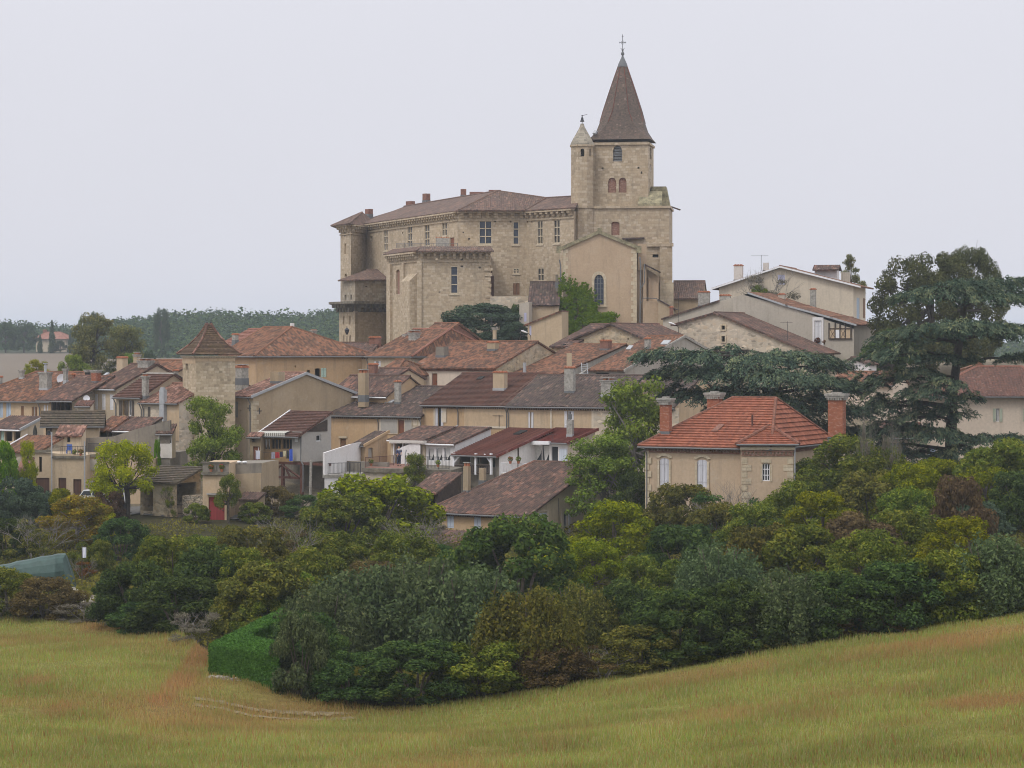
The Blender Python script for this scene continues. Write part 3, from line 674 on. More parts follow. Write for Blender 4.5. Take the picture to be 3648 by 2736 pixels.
def rustness(X, Y):
    r = np.clip((noise2(X, Y, 9, 1)*.5+noise2(X, Y, 3.5, 2)*.3+noise2(X, Y, 1.2, 3)*.2-.5)*3.2, 0, 1)*.7
    for x, y, rx, ry, s in RUST: r = np.maximum(r, s*np.clip(1.5-np.sqrt(((X-x)/rx)**2+((Y-y)/ry)**2)+.9*(noise2(X, Y, 1.6, 5)-.5), 0, 1))
    return np.clip(r, 0, 1)
for px, py, wx, wy, s in ((560, 2225, 320, 26, .75), (120, 2430, 60, 30, .7), (230, 2530, 70, 35, .7), (660, 2470, 120, 45, .55), (720, 2580, 300, 36, .6), (900, 2620, 200, 35, .5), (3560, 2500, 190, 40, .8), (2900, 2560, 90, 25, .5),
                          (3400, 2290, 420, 40, .75), (2500, 2410, 300, 30, .55), (3100, 2480, 200, 30, .4), (1500, 2640, 300, 40, .35), (60, 2290, 200, 40, .45)):
    p = G(px, py); RUST.append((p.x, p.y, wx*p.y/F, max(1.2, wy*p.y*p.y/F/14), s))
for off in (0, 1):
    for k in range(14):
        u = k/13; p = G(560+150*u+off*26+20*math.sin(u*3), 2500-190*u+off*8); RUST.append((p.x, p.y, .42, 1.5, .95))
def make_ground():
    ys = np.concatenate([np.linspace(-40, 60, 30), np.linspace(61, 175, 160), np.linspace(176, 330, 110), np.geomspace(333, 5500, 60)])
    ts = np.linspace(-1, 1, 241); X = np.outer(np.maximum(60, 45+.42*np.abs(ys)), ts); Y = np.repeat(ys[:, None], len(ts), 1)
    Z = np.maximum(heights(X, Y), CZ-20.5); Z = Z+(noise2(X, Y, 3, 8)-.5)*np.where(Y < 190, .22, .06)*(Y < 340)
    nr, ncol = X.shape; vs = np.stack([X, Y, Z], -1).reshape(-1, 3)
    idx = np.arange(nr*ncol).reshape(nr, ncol); fs = np.stack([idx[:-1, :-1], idx[:-1, 1:], idx[1:, 1:], idx[1:, :-1]], -1).reshape(-1, 4)
    me = bpy.data.meshes.new('ground'); me.from_pydata(vs.tolist(), [], fs.tolist())
    Xf, Yf = vs[:, 0], vs[:, 1]; ed = _edge(Xf)
    meadow = np.clip((ed-Yf)/1.2+.5, 0, 1); meadow = np.where(Xf < -60, (Yf < 150)*1., meadow)
    r = rustness(Xf, Yf); g = noise2(Xf, Yf, 5, 4)
    green = np.stack([.16+.06*g, .16+.05*g, .044+.012*g], -1); rust = np.array([.21, .125, .055]); col = green*(1-r[:, None])+rust*r[:, None]
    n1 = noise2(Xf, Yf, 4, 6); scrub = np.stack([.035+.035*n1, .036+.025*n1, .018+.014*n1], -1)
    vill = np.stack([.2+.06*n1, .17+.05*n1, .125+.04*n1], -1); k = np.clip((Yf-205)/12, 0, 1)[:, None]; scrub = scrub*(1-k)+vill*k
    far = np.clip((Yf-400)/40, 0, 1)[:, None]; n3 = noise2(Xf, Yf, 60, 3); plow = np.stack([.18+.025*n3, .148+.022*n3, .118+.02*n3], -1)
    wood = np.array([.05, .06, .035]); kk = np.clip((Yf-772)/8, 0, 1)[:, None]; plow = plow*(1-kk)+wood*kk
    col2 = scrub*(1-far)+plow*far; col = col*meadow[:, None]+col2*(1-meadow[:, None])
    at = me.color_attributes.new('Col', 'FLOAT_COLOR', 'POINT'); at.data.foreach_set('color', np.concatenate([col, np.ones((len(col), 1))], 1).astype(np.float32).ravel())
    me.polygons.foreach_set('use_smooth', np.ones(len(fs), dtype=bool))
    s = NT('ground'); ca = s.n('Attribute', attribute_name='Col'); gp = s.n('NewGeometry').outputs['Position']
    f1 = s.noise(gp, 2.5, 6, .75); f2 = s.noise(s.vec(gp, (6, 2, 6)), 1, 4, .7)
    c = s.mix(.55, ca.outputs['Color'], s.ramp(f1, [(.3, (.45, .45, .45)), (.7, (1.35, 1.35, 1.3))]), 'MULTIPLY')
    c = s.mix(.4, c, s.ramp(f2, [(.3, (.5, .5, .45)), (.7, (1.4, 1.4, 1.3))]), 'MULTIPLY')
    s.col(c); s.bump(f1, .8, .15); s.b.inputs['Roughness'].default_value = 1; s.b.inputs['Specular IOR Level'].default_value = .05
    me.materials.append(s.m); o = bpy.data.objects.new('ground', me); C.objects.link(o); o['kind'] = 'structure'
make_ground()
PATHS = []
def strip(name, pts, width, mat, lift=.05, on_ground=True):
    b = MB(); P_ = [V(p) for p in pts]; PATHS.append((P_, width))
    dense = []
    for i in range(len(P_)-1):
        for k in range(8): dense.append(P_[i].lerp(P_[i+1], k/8))
    dense.append(P_[-1]); L, R = [], []
    for i, p in enumerate(dense):
        d = dense[min(i+1, len(dense)-1)]-dense[max(i-1, 0)]; d.z = 0; d.normalize(); s = V((-d.y, d.x, 0)); w = width/2*(1+.35*math.sin(i*1.7)+.3*math.sin(i*4.1))
        for lst, q in ((L, p+s*w), (R, p-s*w)): lst.append(V((q.x, q.y, hz_(q.x, q.y)+lift)))
    for i in range(len(L)-1): b.poly([R[i], R[i+1], L[i+1], L[i]])
    o = b.build(name, mat, None); o['kind'] = 'structure'; return o
plain_mat('sand', (.21, .165, .09), .95, .35, scale=2); plain_mat('asphalt', (.13, .125, .12), .95, .2, scale=3); plain_mat('rust_earth', (.2, .11, .06), .95, .35, scale=3)
for off in (0, 1): strip('path', [G(x, y+off*22) for x, y in ((690, 2492), (790, 2508), (900, 2533), (1010, 2543), (1120, 2547), (1260, 2540))], .62, M['sand'], .05)
strip('road', [G(520, 1828, 195, 215)]+[V(((x-CX)/F*y, y, 0)) for x, y in ((640, 207), (760, 206), (860, 205), (960, 203))], 4.2, M['asphalt'], .12)
strip('road', [V(((x-CX)/F*y, y, 0)) for x, y in ((-100, 212), (150, 211), (300, 209.5), (430, 208.5), (540, 207.5))], 4.2, M['asphalt'], .14)
# ------------------------------------------------------------------ the castle
def corbels(b, a, c, n, z, step=.9, w=.42, h=.55, out=.55, m=0):
    a, c = V(a), V(c); t = (c-a); L = t.length; t.normalize(); k = max(1, int(L/step)); O = V((a.x, a.y, 0))
    for i in range(k):
        x = (i+.5)*L/k; b.obox(O, t, n, x-w/2, x+w/2, z-h, z-h*.45, .003, out*.55, m); b.obox(O, t, n, x-w/2, x+w/2, z-h*.45, z-.003, .003, out, m)
    b.obox(O, t, n, -.1, L+.1, z, z+.18, .003, out+.1, m); b.obox(O, t, n, 0, L, z-h-.35, z-h-.2, .003, .14, m)
def panel(b, T, A, B, ztop, zbot, wins=(), m=0, poly=None, depth=.35):
    """a vertical wall between two plan points (left, right seen from outside)"""
    A = V((A[0], A[1], 0)); B = V((B[0], B[1], 0)); t = (B-A); L = t.length; t.normalize(); n = t.cross(UP)
    fr = openings(T, A, t, n, wins); zt = ztop if isinstance(ztop, tuple) else (ztop, ztop)
    wall(b, A, t, n, [(0, zbot), (L, zbot), (L, zt[1]), (0, zt[0])], [f[0] for f in fr], m, depth)
    for h, k, o in fr: fit(T, A, t, n, h, k, o)
    return A, t, n, L
castle = thing('castle', 'long pale stone castle with cross-barred windows, left of the bell tower', 'castle', P(1632, 1235, 300))
pl = lambda px, Y: ((px-CX)*Y/F, Y)
zt = P(0, 760, 300).z; zg = CZ-3
cA0, cA1, cB1, cC1 = pl(1300, 333.5), pl(1632, 300), pl(1872, 300), pl(2045, 293.5)
ST = 'stone_trim'
b = MB()
wA = (('v', 1319, 842, 1327, 860), ('m', 1366, 817, 1381, 893, ST, 2, 3, 'glass_blue'), ('m', 1451, 806, 1468, 881, ST, 2, 3, 'glass_blue'), ('m', 1511, 800, 1530, 877, ST, 2, 3, 'glass_blue'),
      ('m', 1574, 792, 1592, 841, ST, 2, 2, 'glass_blue'), ('d', 1603, 847, 1618, 885, 'door_rust'), ('v', 1631-31, 784, 1634-31, 790), ('v', 1432, 826, 1436, 834))
A_ = panel(b, castle, cA0, cA1, zt, zg, wA)
wB = (('m', 1706, 785, 1753, 871, ST, 2, 3, 'glass_blue'), ('m', 1827, 788, 1849, 872, ST, 1, 3, 'glass_blue'), ('m', 1828, 955, 1850, 975, ST, 2, 2), ('s', 1828, 1009, 1851, 1050, 'sh_brown'),
      ('v', 1670, 782, 1675, 788), ('v', 1761, 785, 1768, 791), ('v', 1816, 786, 1822, 792), ('v', 1668, 848, 1674, 854), ('v', 1648, 826, 1653, 830))
B_ = panel(b, castle, cA1, cB1, zt, zg, wB)
wC = (('m', 1913, 785, 1934, 870, ST, 2, 3, 'glass'), ('m', 1972, 782, 1995, 867, ST, 2, 3, 'glass'), ('m', 1915, 953, 1938, 1002, ST, 2, 2, 'glass'), ('v', 1877, 788, 1881, 793), ('v', 1893, 788, 1897, 794))
C_ = panel(b, castle, cB1, cC1, zt, zg, wC)
b.prism([cC1, (cC1[0]+3, 312), (-16, 348), (cA0[0]-1, cA0[1]+12), cA0], zg, zt-.05, 0, False)
b.build('wall', M['castle_stone'], castle)
b = MB()
for (A0, A1, inf) in ((cA0, cA1, A_), (cA1, cB1, B_), (cB1, cC1, C_)): corbels(b, (*A0, 0), (*A1, 0), inf[2], zt)
for px in (1395, 1400): pass
b.build('cornice', M['castle_stone'], castle)
e0, e1, e2, e3 = P(1279, 789, 334), P(1635, 748, 298.7), P(1873, 749, 298.8), P(2050, 739, 292.3)
ez = (e1.z+e2.z)/2
for p in (e0, e1, e2, e3): p.z = ez
r1 = P(1772, 680, 306.5); rz = r1.z; r0 = P(1440, 716, 338); r0.z = rz-.2; r2 = P(1946, 705, 303); r3 = P(2070, 698, 299)
r = MB()
for p in ((e0, e1, r1, r0), (e1, e2, r1), (e2, r2, r1), (e2, e3, r3, r2)): tiles(r, p, 'c' if len(p) == 3 else 'f', .26, .05, .16)
tiles(r, (e0, r0, V((r0.x-6, r0.y+8, ez)), V((e0.x-3, e0.y+6, ez))), 'f')
tiles(r, (r0, r1, V((r1.x+3, r1.y+9, ez)), V((r0.x-3, r0.y+9, ez))), 'f'); tiles(r, (r1, r2, r3, V((r3.x, r3.y+9, ez)), V((r1.x+3, r1.y+9, ez))), 'f')
for p, q in ((e1, r1), (r1, r2), (r2, r3), (r0, r1), (e2, r2)): r.tube([p, q], .13, 6)
croof = r.build('roof', M['canal_castle'], castle)
plain_mat('brick_plain', (.22, .11, .08), .9, .25)
for x0, yt, x1, yb, Y in ((1303, 745, 1326, 766, 338), (1447, 717, 1477, 734, 339), (1508, 690, 1530, 717, 335), (1641, 674, 1661, 698, 327), (1673, 684, 1722, 700, 322), (1741, 677, 1785, 690, 312)):
    chimney(croof, P((x0+x1)/2, yb, Y), (x1-x0)*Y/F, .7, (yb-yt)*Y/F, .9 if x0 < 1600 else 0, '', 'brick_plain')
# north-west tower
t0, t1, t2 = pl(1213, 332), pl(1250, 327.5), pl(1304, 333)
b = MB(); ztw = P(0, 806, 328).z
panel(b, castle, t0, t1, ztw, zg, (('v', 1226, 824, 1231, 842), ('b', 1227, 868, 1234, 904, 'castle_stone'), ('vr', 1227, 975, 1237, 985)))
panel(b, castle, t1, t2, ztw, zg, (('v', 1251.5, 816, 1257, 821),))
b.prism([t0, t2, (t2[0]+1, t2[1]+8), (t0[0]+.5, t0[1]+8)], zg, ztw, 0, False)
b.build('tower_wall', M['castle_stone'], castle)
b = MB()
for a, c in ((t0, t1), (t1, t2)):
    nn_ = (V((*c, 0))-V((*a, 0))).normalized().cross(UP); corbels(b, (*a, 0), (*c, 0), nn_, ztw, .75, .3, .7, .6)
b.build('tower_cornice', M['castle_stone'], castle)
r = MB(); q = [P(1179, 795, 332), P(1243, 797, 325.5), P(1312, 790, 333)]
for p in q: p.z = ztw+.25
ap = P(1290, 756, 336); q += [V((q[2].x+2, q[2].y+9, ztw)), V((q[0].x+1, q[0].y+9, ztw))]
for i in range(5): tiles(r, (q[i], q[(i+1) % 5], ap), 'c', .26)
for i in range(3): r.tube([q[i], ap], .12)
r.build('tower_roof', M['canal_castle'], castle)
# lower north-west block with its ring of corbels
l0, l1, l2 = pl(1214, 324), pl(1265.5, 319.5), pl(1390, 325)
zl = P(0, 1000, 320).z; zr1 = P(0, 1083, 320).z
b = MB(); zl2 = P(0, 1108, 320).z
panel(b, castle, l0, l1, zl, zg, (('v', 1228, 1051, 1234, 1068), ('v', 1248, 1050, 1254, 1067)))
panel(b, castle, l1, l2, zl, zg, (('v', 1301, 1019, 1309, 1023), ('v', 1367, 1037, 1371, 1041)))
b.prism([l0, l2, (l2[0], 334), (l0[0], 334)], zg, zl, 0, False); b.build('block_wall', M['grey_stone'], castle)
r = MB(); za = P(0, 961, 330).z; L0, L1, L2 = P(1204, 999, 323), P(1268, 997, 318.6), P(1392, 1000, 324.5); h1, h2 = P(1306, 962, 327), P(1400, 961, 331)
for p in ((L0, L1, h1), (L1, L2, h2, h1)): tiles(r, p, 'c', .26)
r.build('block_roof', M['canal_castle'], castle)
b = MB(); o0, o1, o2 = pl(1171, 323), pl(1262, 314.8), pl(1386, 321)
b.prism([o0, o1, o2, (o2[0], 328), (o0[0], 328)], zr1, zr1+.3); 
for a, c in ((l0, l1), (l1, l2)):
    nn_ = (V((*c, 0))-V((*a, 0))).normalized().cross(UP); corbels(b, (*a, 0), (*c, 0), nn_, zr1-.02, .95, .45, 1.0, 1.35)
b.build('parapet_walk', M['dark_stone'], castle)
b = MB(); k0, k1, k2 = pl(1208, 323.6), pl(1265, 319.1), pl(1391, 324.6)
panel(b, castle, k0, k1, zl2, zg-2, (('v', 1221, 1127, 1227, 1156), ('v', 1243, 1126, 1249, 1156), ('v', 1222, 1195, 1227, 1224), ('v', 1244, 1195, 1250, 1224)))
panel(b, castle, k1, k2, zl2, zg-2, (('v', 1357, 1143, 1362, 1151),)); b.build('block_base', M['castle_stone'], castle)
# the projecting keep
zk = P(0, 903, 290).z; f0, f1, f2 = pl(1385, 301), pl(1491, 290), pl(1746, 290.5)
b = MB()
pa = panel(b, castle, f0, f1, zk, zg, (('bs', 1411, 961, 1424, 1048, 'brick_old'),))
pb = panel(b, castle, f1, f2, zk, zg, (('m', 1605, 947, 1632, 1047, ST, 1, 3, 'glass_blue'), ('v', 1551, 918, 1559, 926), ('v', 1643, 920, 1650, 929), ('v', 1641, 946, 1650, 952), ('v', 1706, 950, 1713, 956), ('v', 1563, 1038, 1569, 1044)))
panel(b, castle, f2, pl(1750, 300), zk, zg)
b.poly([V((*p, zk-.01)) for p in (f0, f1, f2, pl(1750, 300), pl(1632, 300), pl(1400, 318))])
# pilaster, buttress with a sloped head, ragged toothing
t_, n_ = pa[1], pa[2]; O_ = V((*f0, 0)); Lk = pa[3]; zz = lambda py: P(0, py, 294).z
b.obox(O_, t_, n_, .0, 1.5, zg, zk-.9, .003, .3); b.obox(O_, t_, n_, Lk*.5, Lk*.56, zg, zk-.9, .003, .22)
a0, a1 = Lk*.66, Lk*.95
q_ = lambda x, z, dd: O_+t_*x+UP*z+n_*dd
b.hexa([q_(a0, zg, .9), q_(a1, zg, .9), q_(a1, zg, .003), q_(a0, zg, .003), q_(a0, zz(1003), .9), q_(a1, zz(1003), .9), q_(a1, zz(977), .003), q_(a0, zz(977), .003)])
O2 = V((*f1, 0)); t2_, n2_ = pb[1], pb[2]; b.obox(O2, t2_, n2_, -.2, .35, zg, zk-.9, .003, .22)
for i in range(14):
    z0 = zk-1-i*.62; 
    if z0 > zg: b.obox(O2, t2_, n2_, pb[3]-random.uniform(.2, .75), pb[3]+random.uniform(.05, .35), z0-.34, z0, .003, random.uniform(.06, .22))
kw = b.build('keep_wall', M['castle_stone'], castle)
b = MB(); corbels(b, (*f0, 0), (*f1, 0), pa[2], zk, .72, .32, .6, .6); corbels(b, (*f1, 0), (*f2, 0), pb[2], zk, .7, .32, .6, .55); b.build('keep_cornice', M['castle_stone'], castle)
r = MB(); zc = zk+.25; up_ = zk+.85
g0, g1, g2 = [V((*p, zc)) for p in (pl(1364, 301.5), pl(1488, 289), pl(1760, 289.4))]
i0, i1, i2 = [V((*p, up_)) for p in (pl(1400, 303.5), pl(1500, 291.8), pl(1748, 292))]
tiles(r, (g0, g1, i1, i0), 'c', .26); tiles(r, (g1, g2, i2, i1), 'c', .26); r.build('keep_roof', M['canal_castle'], castle)
railing(castle, P(1412, 884, 304), P(1500, 884, 294), .55, .25, 'zinc'); railing(castle, P(1500, 884, 294), P(1630, 884, 293.5), .55, .25, 'zinc')
b = MB(); b.obox(V((*pl(1577, 296), 0)), V((1, 0, 0)), V((0, -1, 0)), -.8, .8, zk, P(0, 849, 296).z, -.5, .5); 
for i in range(8): b.obox(V((*pl(1577, 296), P(0, 849, 296).z)), V((1, 0, 0)), V((0, -1, 0)), -.8+i*.2, -.68+i*.2, 0, .1+.08*(i % 3 == 0), -.5, .5, 1)
b.build('chimney', [M['concrete'], M['terracotta']], castle)
# arched doorway beside the keep and the terrace wall in front
b = MB(); O3 = V((*pl(1751, 298.4), 0)); zA = P(0, 966, 298).z; zB = P(0, 1056, 298).z
b.obox(O3, V((1, 0, 0)), V((0, -1, 0)), -.15, .28, zB, zA-.5, 0, .1); b.obox(O3, V((1, 0, 0)), V((0, -1, 0)), -.15, .1, zA-.5, zA, 0, .1); b.build('doorway', M['door_brown'], castle)
xhouse('garden_wall', 'pale rubble terrace wall below the castle windows, right of the keep', [(1747, 1200), (1890, 1200), (1890, 1054), (1747, 1056)], 288.5, 0, 1.2, 'rubble_pale', cat='wall', deep=3)
lan = thing('street_lantern', 'dark lantern on a slim post against the castle tower at the left', 'street lamp', P(1236, 1262, 262))
b = MB(); z0 = P(1236, 1255, 262); b.tube([z0-UP*2.5, P(1236, 1196, 262)], [.06, .04], 6); b.build('post', M['iron'], lan)
b = MB(); z1 = P(1236, 1192, 262); b.lathe(z1, [(.1, 0), (.2, .3), (.26, .5), (.1, .68), (.03, .75), (.03, .9)], 6); b.build('lamp_head', M['iron'], lan)

# ------------------------------------------------------------------ the church
church = thing('church', 'tall square stone bell tower with pointed tiled spire above a plain gabled church end', 'church', P(2130, 1205, 286))
def tower_box(name, px0, px1, Y, yaw, D, ytop, zbot, wins=(), winR=(), mat='tower_stone', extra=None):
    a = rad(yaw); e = V((math.cos(a), -math.sin(a), 0)); d = V((math.sin(a), math.cos(a), 0)); O = V((*pl(px0, Y), 0)); k = (px1-CX)/F; L = (k*O.y-O.x)/(e.x-k*e.y)
    z1 = P(0, ytop, Y).z; b = MB(); fr = openings(church, O, e, -d, wins); ri = openings(church, O+e*L, d, e, winR)
    wall(b, O, e, -d, [(0, zbot), (L, zbot), (L, z1), (0, z1)], [f[0] for f in fr], 0, .45); wall(b, O+e*L, d, e, [(0, zbot), (D, zbot), (D, z1), (0, z1)], [f[0] for f in ri], 0, .45)
    wall(b, O+d*D, -d, -e, [(0, zbot), (D, zbot), (D, z1), (0, z1)]); wall(b, O+e*L+d*D, -e, d, [(0, zbot), (L, zbot), (L, z1), (0, z1)]); b.poly([O+UP*z1, O+e*L+UP*z1, O+e*L+d*D+UP*z1, O+d*D+UP*z1])
    if extra: extra(b, O, e, d, L, z1)
    o = b.build(name, M[mat], church)
    for h, kk, opt in fr: fit(church, O, e, -d, h, kk, opt)
    for h, kk, opt in ri: fit(church, O+e*L, d, e, h, kk, opt)
    return O, e, d, L, z1, o
zTop = P(0, 507, 297).z; zBase = CZ-2
def band(b, O, e, d, L, z1):
    b.obox(O, e, -d, -.12, L+.12, z1-.35, z1-.1, .003, .2); b.obox(O+e*L, d, e, -.12, 6, z1-.35, z1-.1, .003, .2)
    zz = P(0, 738, 296).z
tw_ = tower_box('bell_tower', 2106, 2309, 297, 9, 6.3, 507, zBase, (('lr', 2184, 519, 2216, 575, 'zinc'), ('br', 2166, 633, 2195, 686, 'brick_old'), ('br', 2204, 633, 2232, 686, 'brick_old'), ('br', 2179, 776, 2206, 830, 'brick_old'), ('v', 2143, 597, 2150, 603), ('v', 2271, 595, 2278, 601), ('v', 2283, 611, 2288, 619)),
    (('vr', 2315, 523, 2321, 570), ('g', 2316, 585, 2320, 613, 'white_paint', 1, 1, 'dish'), ('v', 2314, 636, 2317, 655)), extra=band)
def lower(b, O, e, d, L, z1):
    b.obox(O, e, -d, -.15, L+.1, z1-.28, z1, .003, .22); zz = P(0, 872, 296).z; 
    b.obox(O+e*L, d, e, -.12, 8, z1-.28, z1, .003, .2)
    x0 = L*.77; b.obox(O, e, -d, x0, L+.5, P(0, 880, 296).z, P(0, 868, 296).z, .003, .35)
    b.obox(O, e, -d, x0, L+.45, zBase, P(0, 1080, 296).z, .003, .5)
lo_ = tower_box('tower_base', 2040, 2384, 295.8, 6, 9, 735, zBase, (('bs', 2178, 790, 2207, 838, 'brick_old'), ('v', 2325, 906, 2345, 917), ('v', 2353, 918, 2361, 922)), extra=lower)
# corner buttresses with mossy sloped heads
b = MB(); O, e, d, L, z1, _ = lo_
def wedge(x0, x1, y0, y1, zlow, zhigh, m=0):
    q = lambda x, y, z: O+e*x+d*y+UP*z
    b.hexa([q(x0, y0, z1-.02), q(x1, y0, z1-.02), q(x1, y1, z1-.02), q(x0, y1, z1-.02), q(x0, y0, zlow), q(x1, y0, zlow), q(x1, y1, zhigh), q(x0, y1, zhigh)], m)
wedge(L*.68, L*.92, .05, 2.0, z1+.3, P(0, 683, 298).z)
q = lambda x, y, z: O+e*x+d*y+UP*z
zc = P(0, 672, 302).z; x0, x1, x2 = L*.80, L*.955, L*1.0
b.hexa([q(x0, 3, z1-.02), q(x2-.02, 3, z1-.02), q(x2-.02, 6, z1-.02), q(x0, 6, z1-.02), q(x0, 3, zc), q(x1, 3, zc), q(x1, 6, zc), q(x0, 6, zc)])
b.build('buttress_head', M['moss_stone'], church)
r = MB(); tiles(r, (P(2384, 733, 303), P(2424, 747, 303), P(2424, 747, 309), P(2384, 733, 309)), 'c', .26); r.build('side_roof', M['canal_brown'], church)
# ivy-ragged edge of the big buttress at the right, white lower block
b = MB(); O5 = V((*pl(2352, 293.6), 0)); b.obox(O5, V((1, 0, 0)), V((0, -1, 0)), 0, 1.55, zBase, P(0, 1006, 293).z, -3, 0); b.build('buttress_foot', M['quoin'], church)
b = MB(); O5 = V((*pl(2350, 294.4), 0)); b.obox(O5, V((1, 0, 0)), V((0, -1, 0)), 0, 1.42, zBase, P(0, 872, 294).z, -3, 0); b.build('buttress', M['tower_stone'], church)
# spire: square eaves turning to an octagon
def spire():
    r = MB(); cx_, cy_ = pl(2207, 300); O, e, d, L, z1, _ = tw_; ov = .3; c = O+e*L/2+d*3.15; cz = z1
    prof = [(505, 1.0, 0), (492, .9, .12), (470, .78, .45), (440, .70, .75), (400, .615, 1), (350, .475, 1), (300, .33, 1), (262, .215, 1), (236, .135, 1)]
    rings = []
    for py, s, oc in prof:
        z = P(0, py, 300).z; R = []
        h = (L/2+ov)*s
        for k in range(8):      # points on the square, corners chamfered towards the octagon
            sx_, sy_ = ((1, -.414), (1, .414), (.414, 1), (-.414, 1), (-1, .414), (-1, -.414), (-.414, -1), (.414, -1))[k]
            cornr = lambda v, o: (1 if abs(v) == 1 else (1-oc)*1+oc*.414)*(1 if v > 0 else -1)
            R.append(c+e*(cornr(sx_, oc)*h)+d*(cornr(sy_, oc)*h*(3.15+ov)/(L/2+ov))+UP*(z))
        rings.append(R)
    for i in range(len(rings)-1):
        for k in range(8): r.poly([rings[i][k], rings[i][(k+1) % 8], rings[i+1][(k+1) % 8], rings[i+1][k]], 0)
    for k in range(8): r.tube([rings[i][k]+UP*.01 for i in range(3, len(rings))], .055, 5, 1)
    r.poly(rings[0][::-1]); sp = r.build('spire', [M['spire_tile'], M['flat_red']], church)
    t = c; b = MB(); zz = lambda py: P(0, py, 300).z-cz
    C0 = V((c.x, c.y, cz)); b.lathe(C0, [(.62, zz(240)), (.5, zz(228)), (.3, zz(215)), (.13, zz(204)), (.1, zz(199)), (.2, zz(196)), (.2, zz(191)), (.1, zz(186)), (.08, zz(182)), (.16, zz(179)), (.05, zz(175))], 10); b.build('spire_cap', M['lead'], sp)
    b = MB(); b.tube([C0+UP*zz(180), C0+UP*zz(124)], .035, 6); b.tube([C0+UP*zz(153)-e*.36, C0+UP*zz(153)+e*.36], .03, 6); b.tube([C0+UP*zz(132)-e*.12, C0+UP*zz(132)+e*.12], .02, 5)
    for k in range(12): 
        f = lambda k: C0+UP*zz(153)+e*(.2*math.cos(k*math.pi/6))+UP*(.2*math.sin(k*math.pi/6)); b.tube([f(k), f(k+1)], .02, 4)
    for s in (-1, 1): b.tube([C0+UP*zz(178), C0+UP*zz(173)+e*s*.25], .02, 4); b.tube([C0+e*s*.36+UP*(zz(153)-.09), C0+e*s*.36+UP*(zz(153)+.09)], .03, 5)
    b.build('cross', M['iron'], sp)
    b = MB(); p = [P(2113, 478, 297.3), P(2123, 478, 296.5), P(2130, 467, 297.4), P(2120, 467, 298.2)]; b.hexa([x-V((0, 0, .05)) for x in p]+[x+V((-.1, -.15, .1)) for x in p]); b.build('skylight', M['zinc_pale'], sp)
spire()
# stair turret
def turret():
    c = P(2074, 0, 296); c.z = 0; R = 41*296/F; b = MB(); pts = [(c.x+R*1.04*math.cos(math.pi/8+k*math.pi/4), c.y+R*1.04*math.sin(math.pi/8+k*math.pi/4)) for k in range(8)]
    zt_ = P(0, 515, 295).z
    for k in range(8):
        A, B = pts[k], pts[(k+1) % 8]; wn = {5: (('vr', 2050, 529, 2064, 557),), 6: (('vr', 2105, 529, 2112, 556),)}.get(k, ())
        if k in (4, 5, 6, 7): 
            mid = ((A[0]+B[0])/2, (A[1]+B[1])/2); pxm = CX+mid[0]/mid[1]*F
            wn = (('vr', pxm-6.5, 529, pxm+6.5, 557),) if k in (5, ) else ((('vr', pxm-3, 529, pxm+3, 557),) if k == 6 else ())
        panel(b, church, A, B, zt_, zBase, wn)
        t = (V((*B, 0))-V((*A, 0))); Lp = t.length; t.normalize(); b.obox(V((*A, 0)), t, t.cross(UP), -.03, Lp+.03, P(0, 741, 295).z, P(0, 734, 295).z, .003, .16); b.obox(V((*A, 0)), t, t.cross(UP), -.03, Lp+.03, zt_-.2, zt_, .003, .13)
    o = b.build('stair_turret', M['tower_stone'], church)
    r = MB(); prof = [(1.12, 516), (1.08, 509), (.82, 490), (.62, 477), (.42, 463), (.25, 451), (.18, 443), (.15, 438)]
    ring = [[V((c.x+R*s*math.cos(math.pi/8+k*math.pi/4), c.y+R*s*math.sin(math.pi/8+k*math.pi/4), P(0, py, 295).z)) for k in range(8)] for s, py in prof]
    for i in range(len(ring)-1):
        for k in range(8): r.poly([ring[i][k], ring[i][(k+1) % 8], ring[i+1][(k+1) % 8], ring[i+1][k]])
    r.poly(ring[-1]); tr = r.build('turret_roof', M['turret_stone'], church)
    b = MB(); z = lambda py: P(0, py, 295).z
    c0 = V((c.x, c.y, 0)); b.tube([c0+UP*z(442), c0+UP*z(410)], .035, 6); b.lathe(c0, [(.26, z(431)), (.24, z(429)), (.17, z(424)), (.13, z(417)), (.05, z(414))], 10); b.tube([c0+UP*z(409), c0+V((.6, 0, z(405)))], .025, 4); b.lathe(c0, [(.08, z(412)), (.1, z(409)), (.03, z(407))], 6)
    b.build('bell', M['iron'], tr)
turret()
# nave gable with coping, lancet window, pipes, right-hand buttresses
NAVE = xhouse('nave', 'x', [(2008, 1200), (2268, 1200), (2268, 884), (2140, 829), (2008, 884)], 286, 3, 8.5, 'church_render', 'canal_brown', (2, 3), style='f', deep=3,
              win=(('gp', 2117, 973, 2151, 1085, 'lead', 3, 6, 'glass_blue'),))
nv = NAVE['T']
for ch in list(nv.children):
    ch.parent = church; ch.matrix_basis = W[church.name].inverted() @ W[nv.name]; W[ch.name] = W[nv.name]
    if ch.name.startswith('wall'): ch.name = 'nave_wall'
    if ch.name.startswith('roof'): ch.name = 'nave_roof'
bpy.data.objects.remove(nv)
b = MB(); O = NAVE['O']; e, d = NAVE['e'], NAVE['d']
g = lambda px, py, dd=0: hit(px, py, O-d*dd, -d)
for p, q in (((1998, 882), (2134, 823)), ((2134, 823), (2276, 880))):
    a_, c_ = g(*p), g(*q); b.hexa([a_-d*.25-UP*.32, c_-d*.25-UP*.32, c_+d*.5-UP*.32, a_+d*.5-UP*.32, a_-d*.25+UP*.1, c_-d*.25+UP*.1, c_+d*.5+UP*.1, a_+d*.5+UP*.1])
for px, w in ((1990, .5), (2276, .55)): a_ = g(px, 892); b.box(a_+d*.1-UP*.3, w, .7, .8)
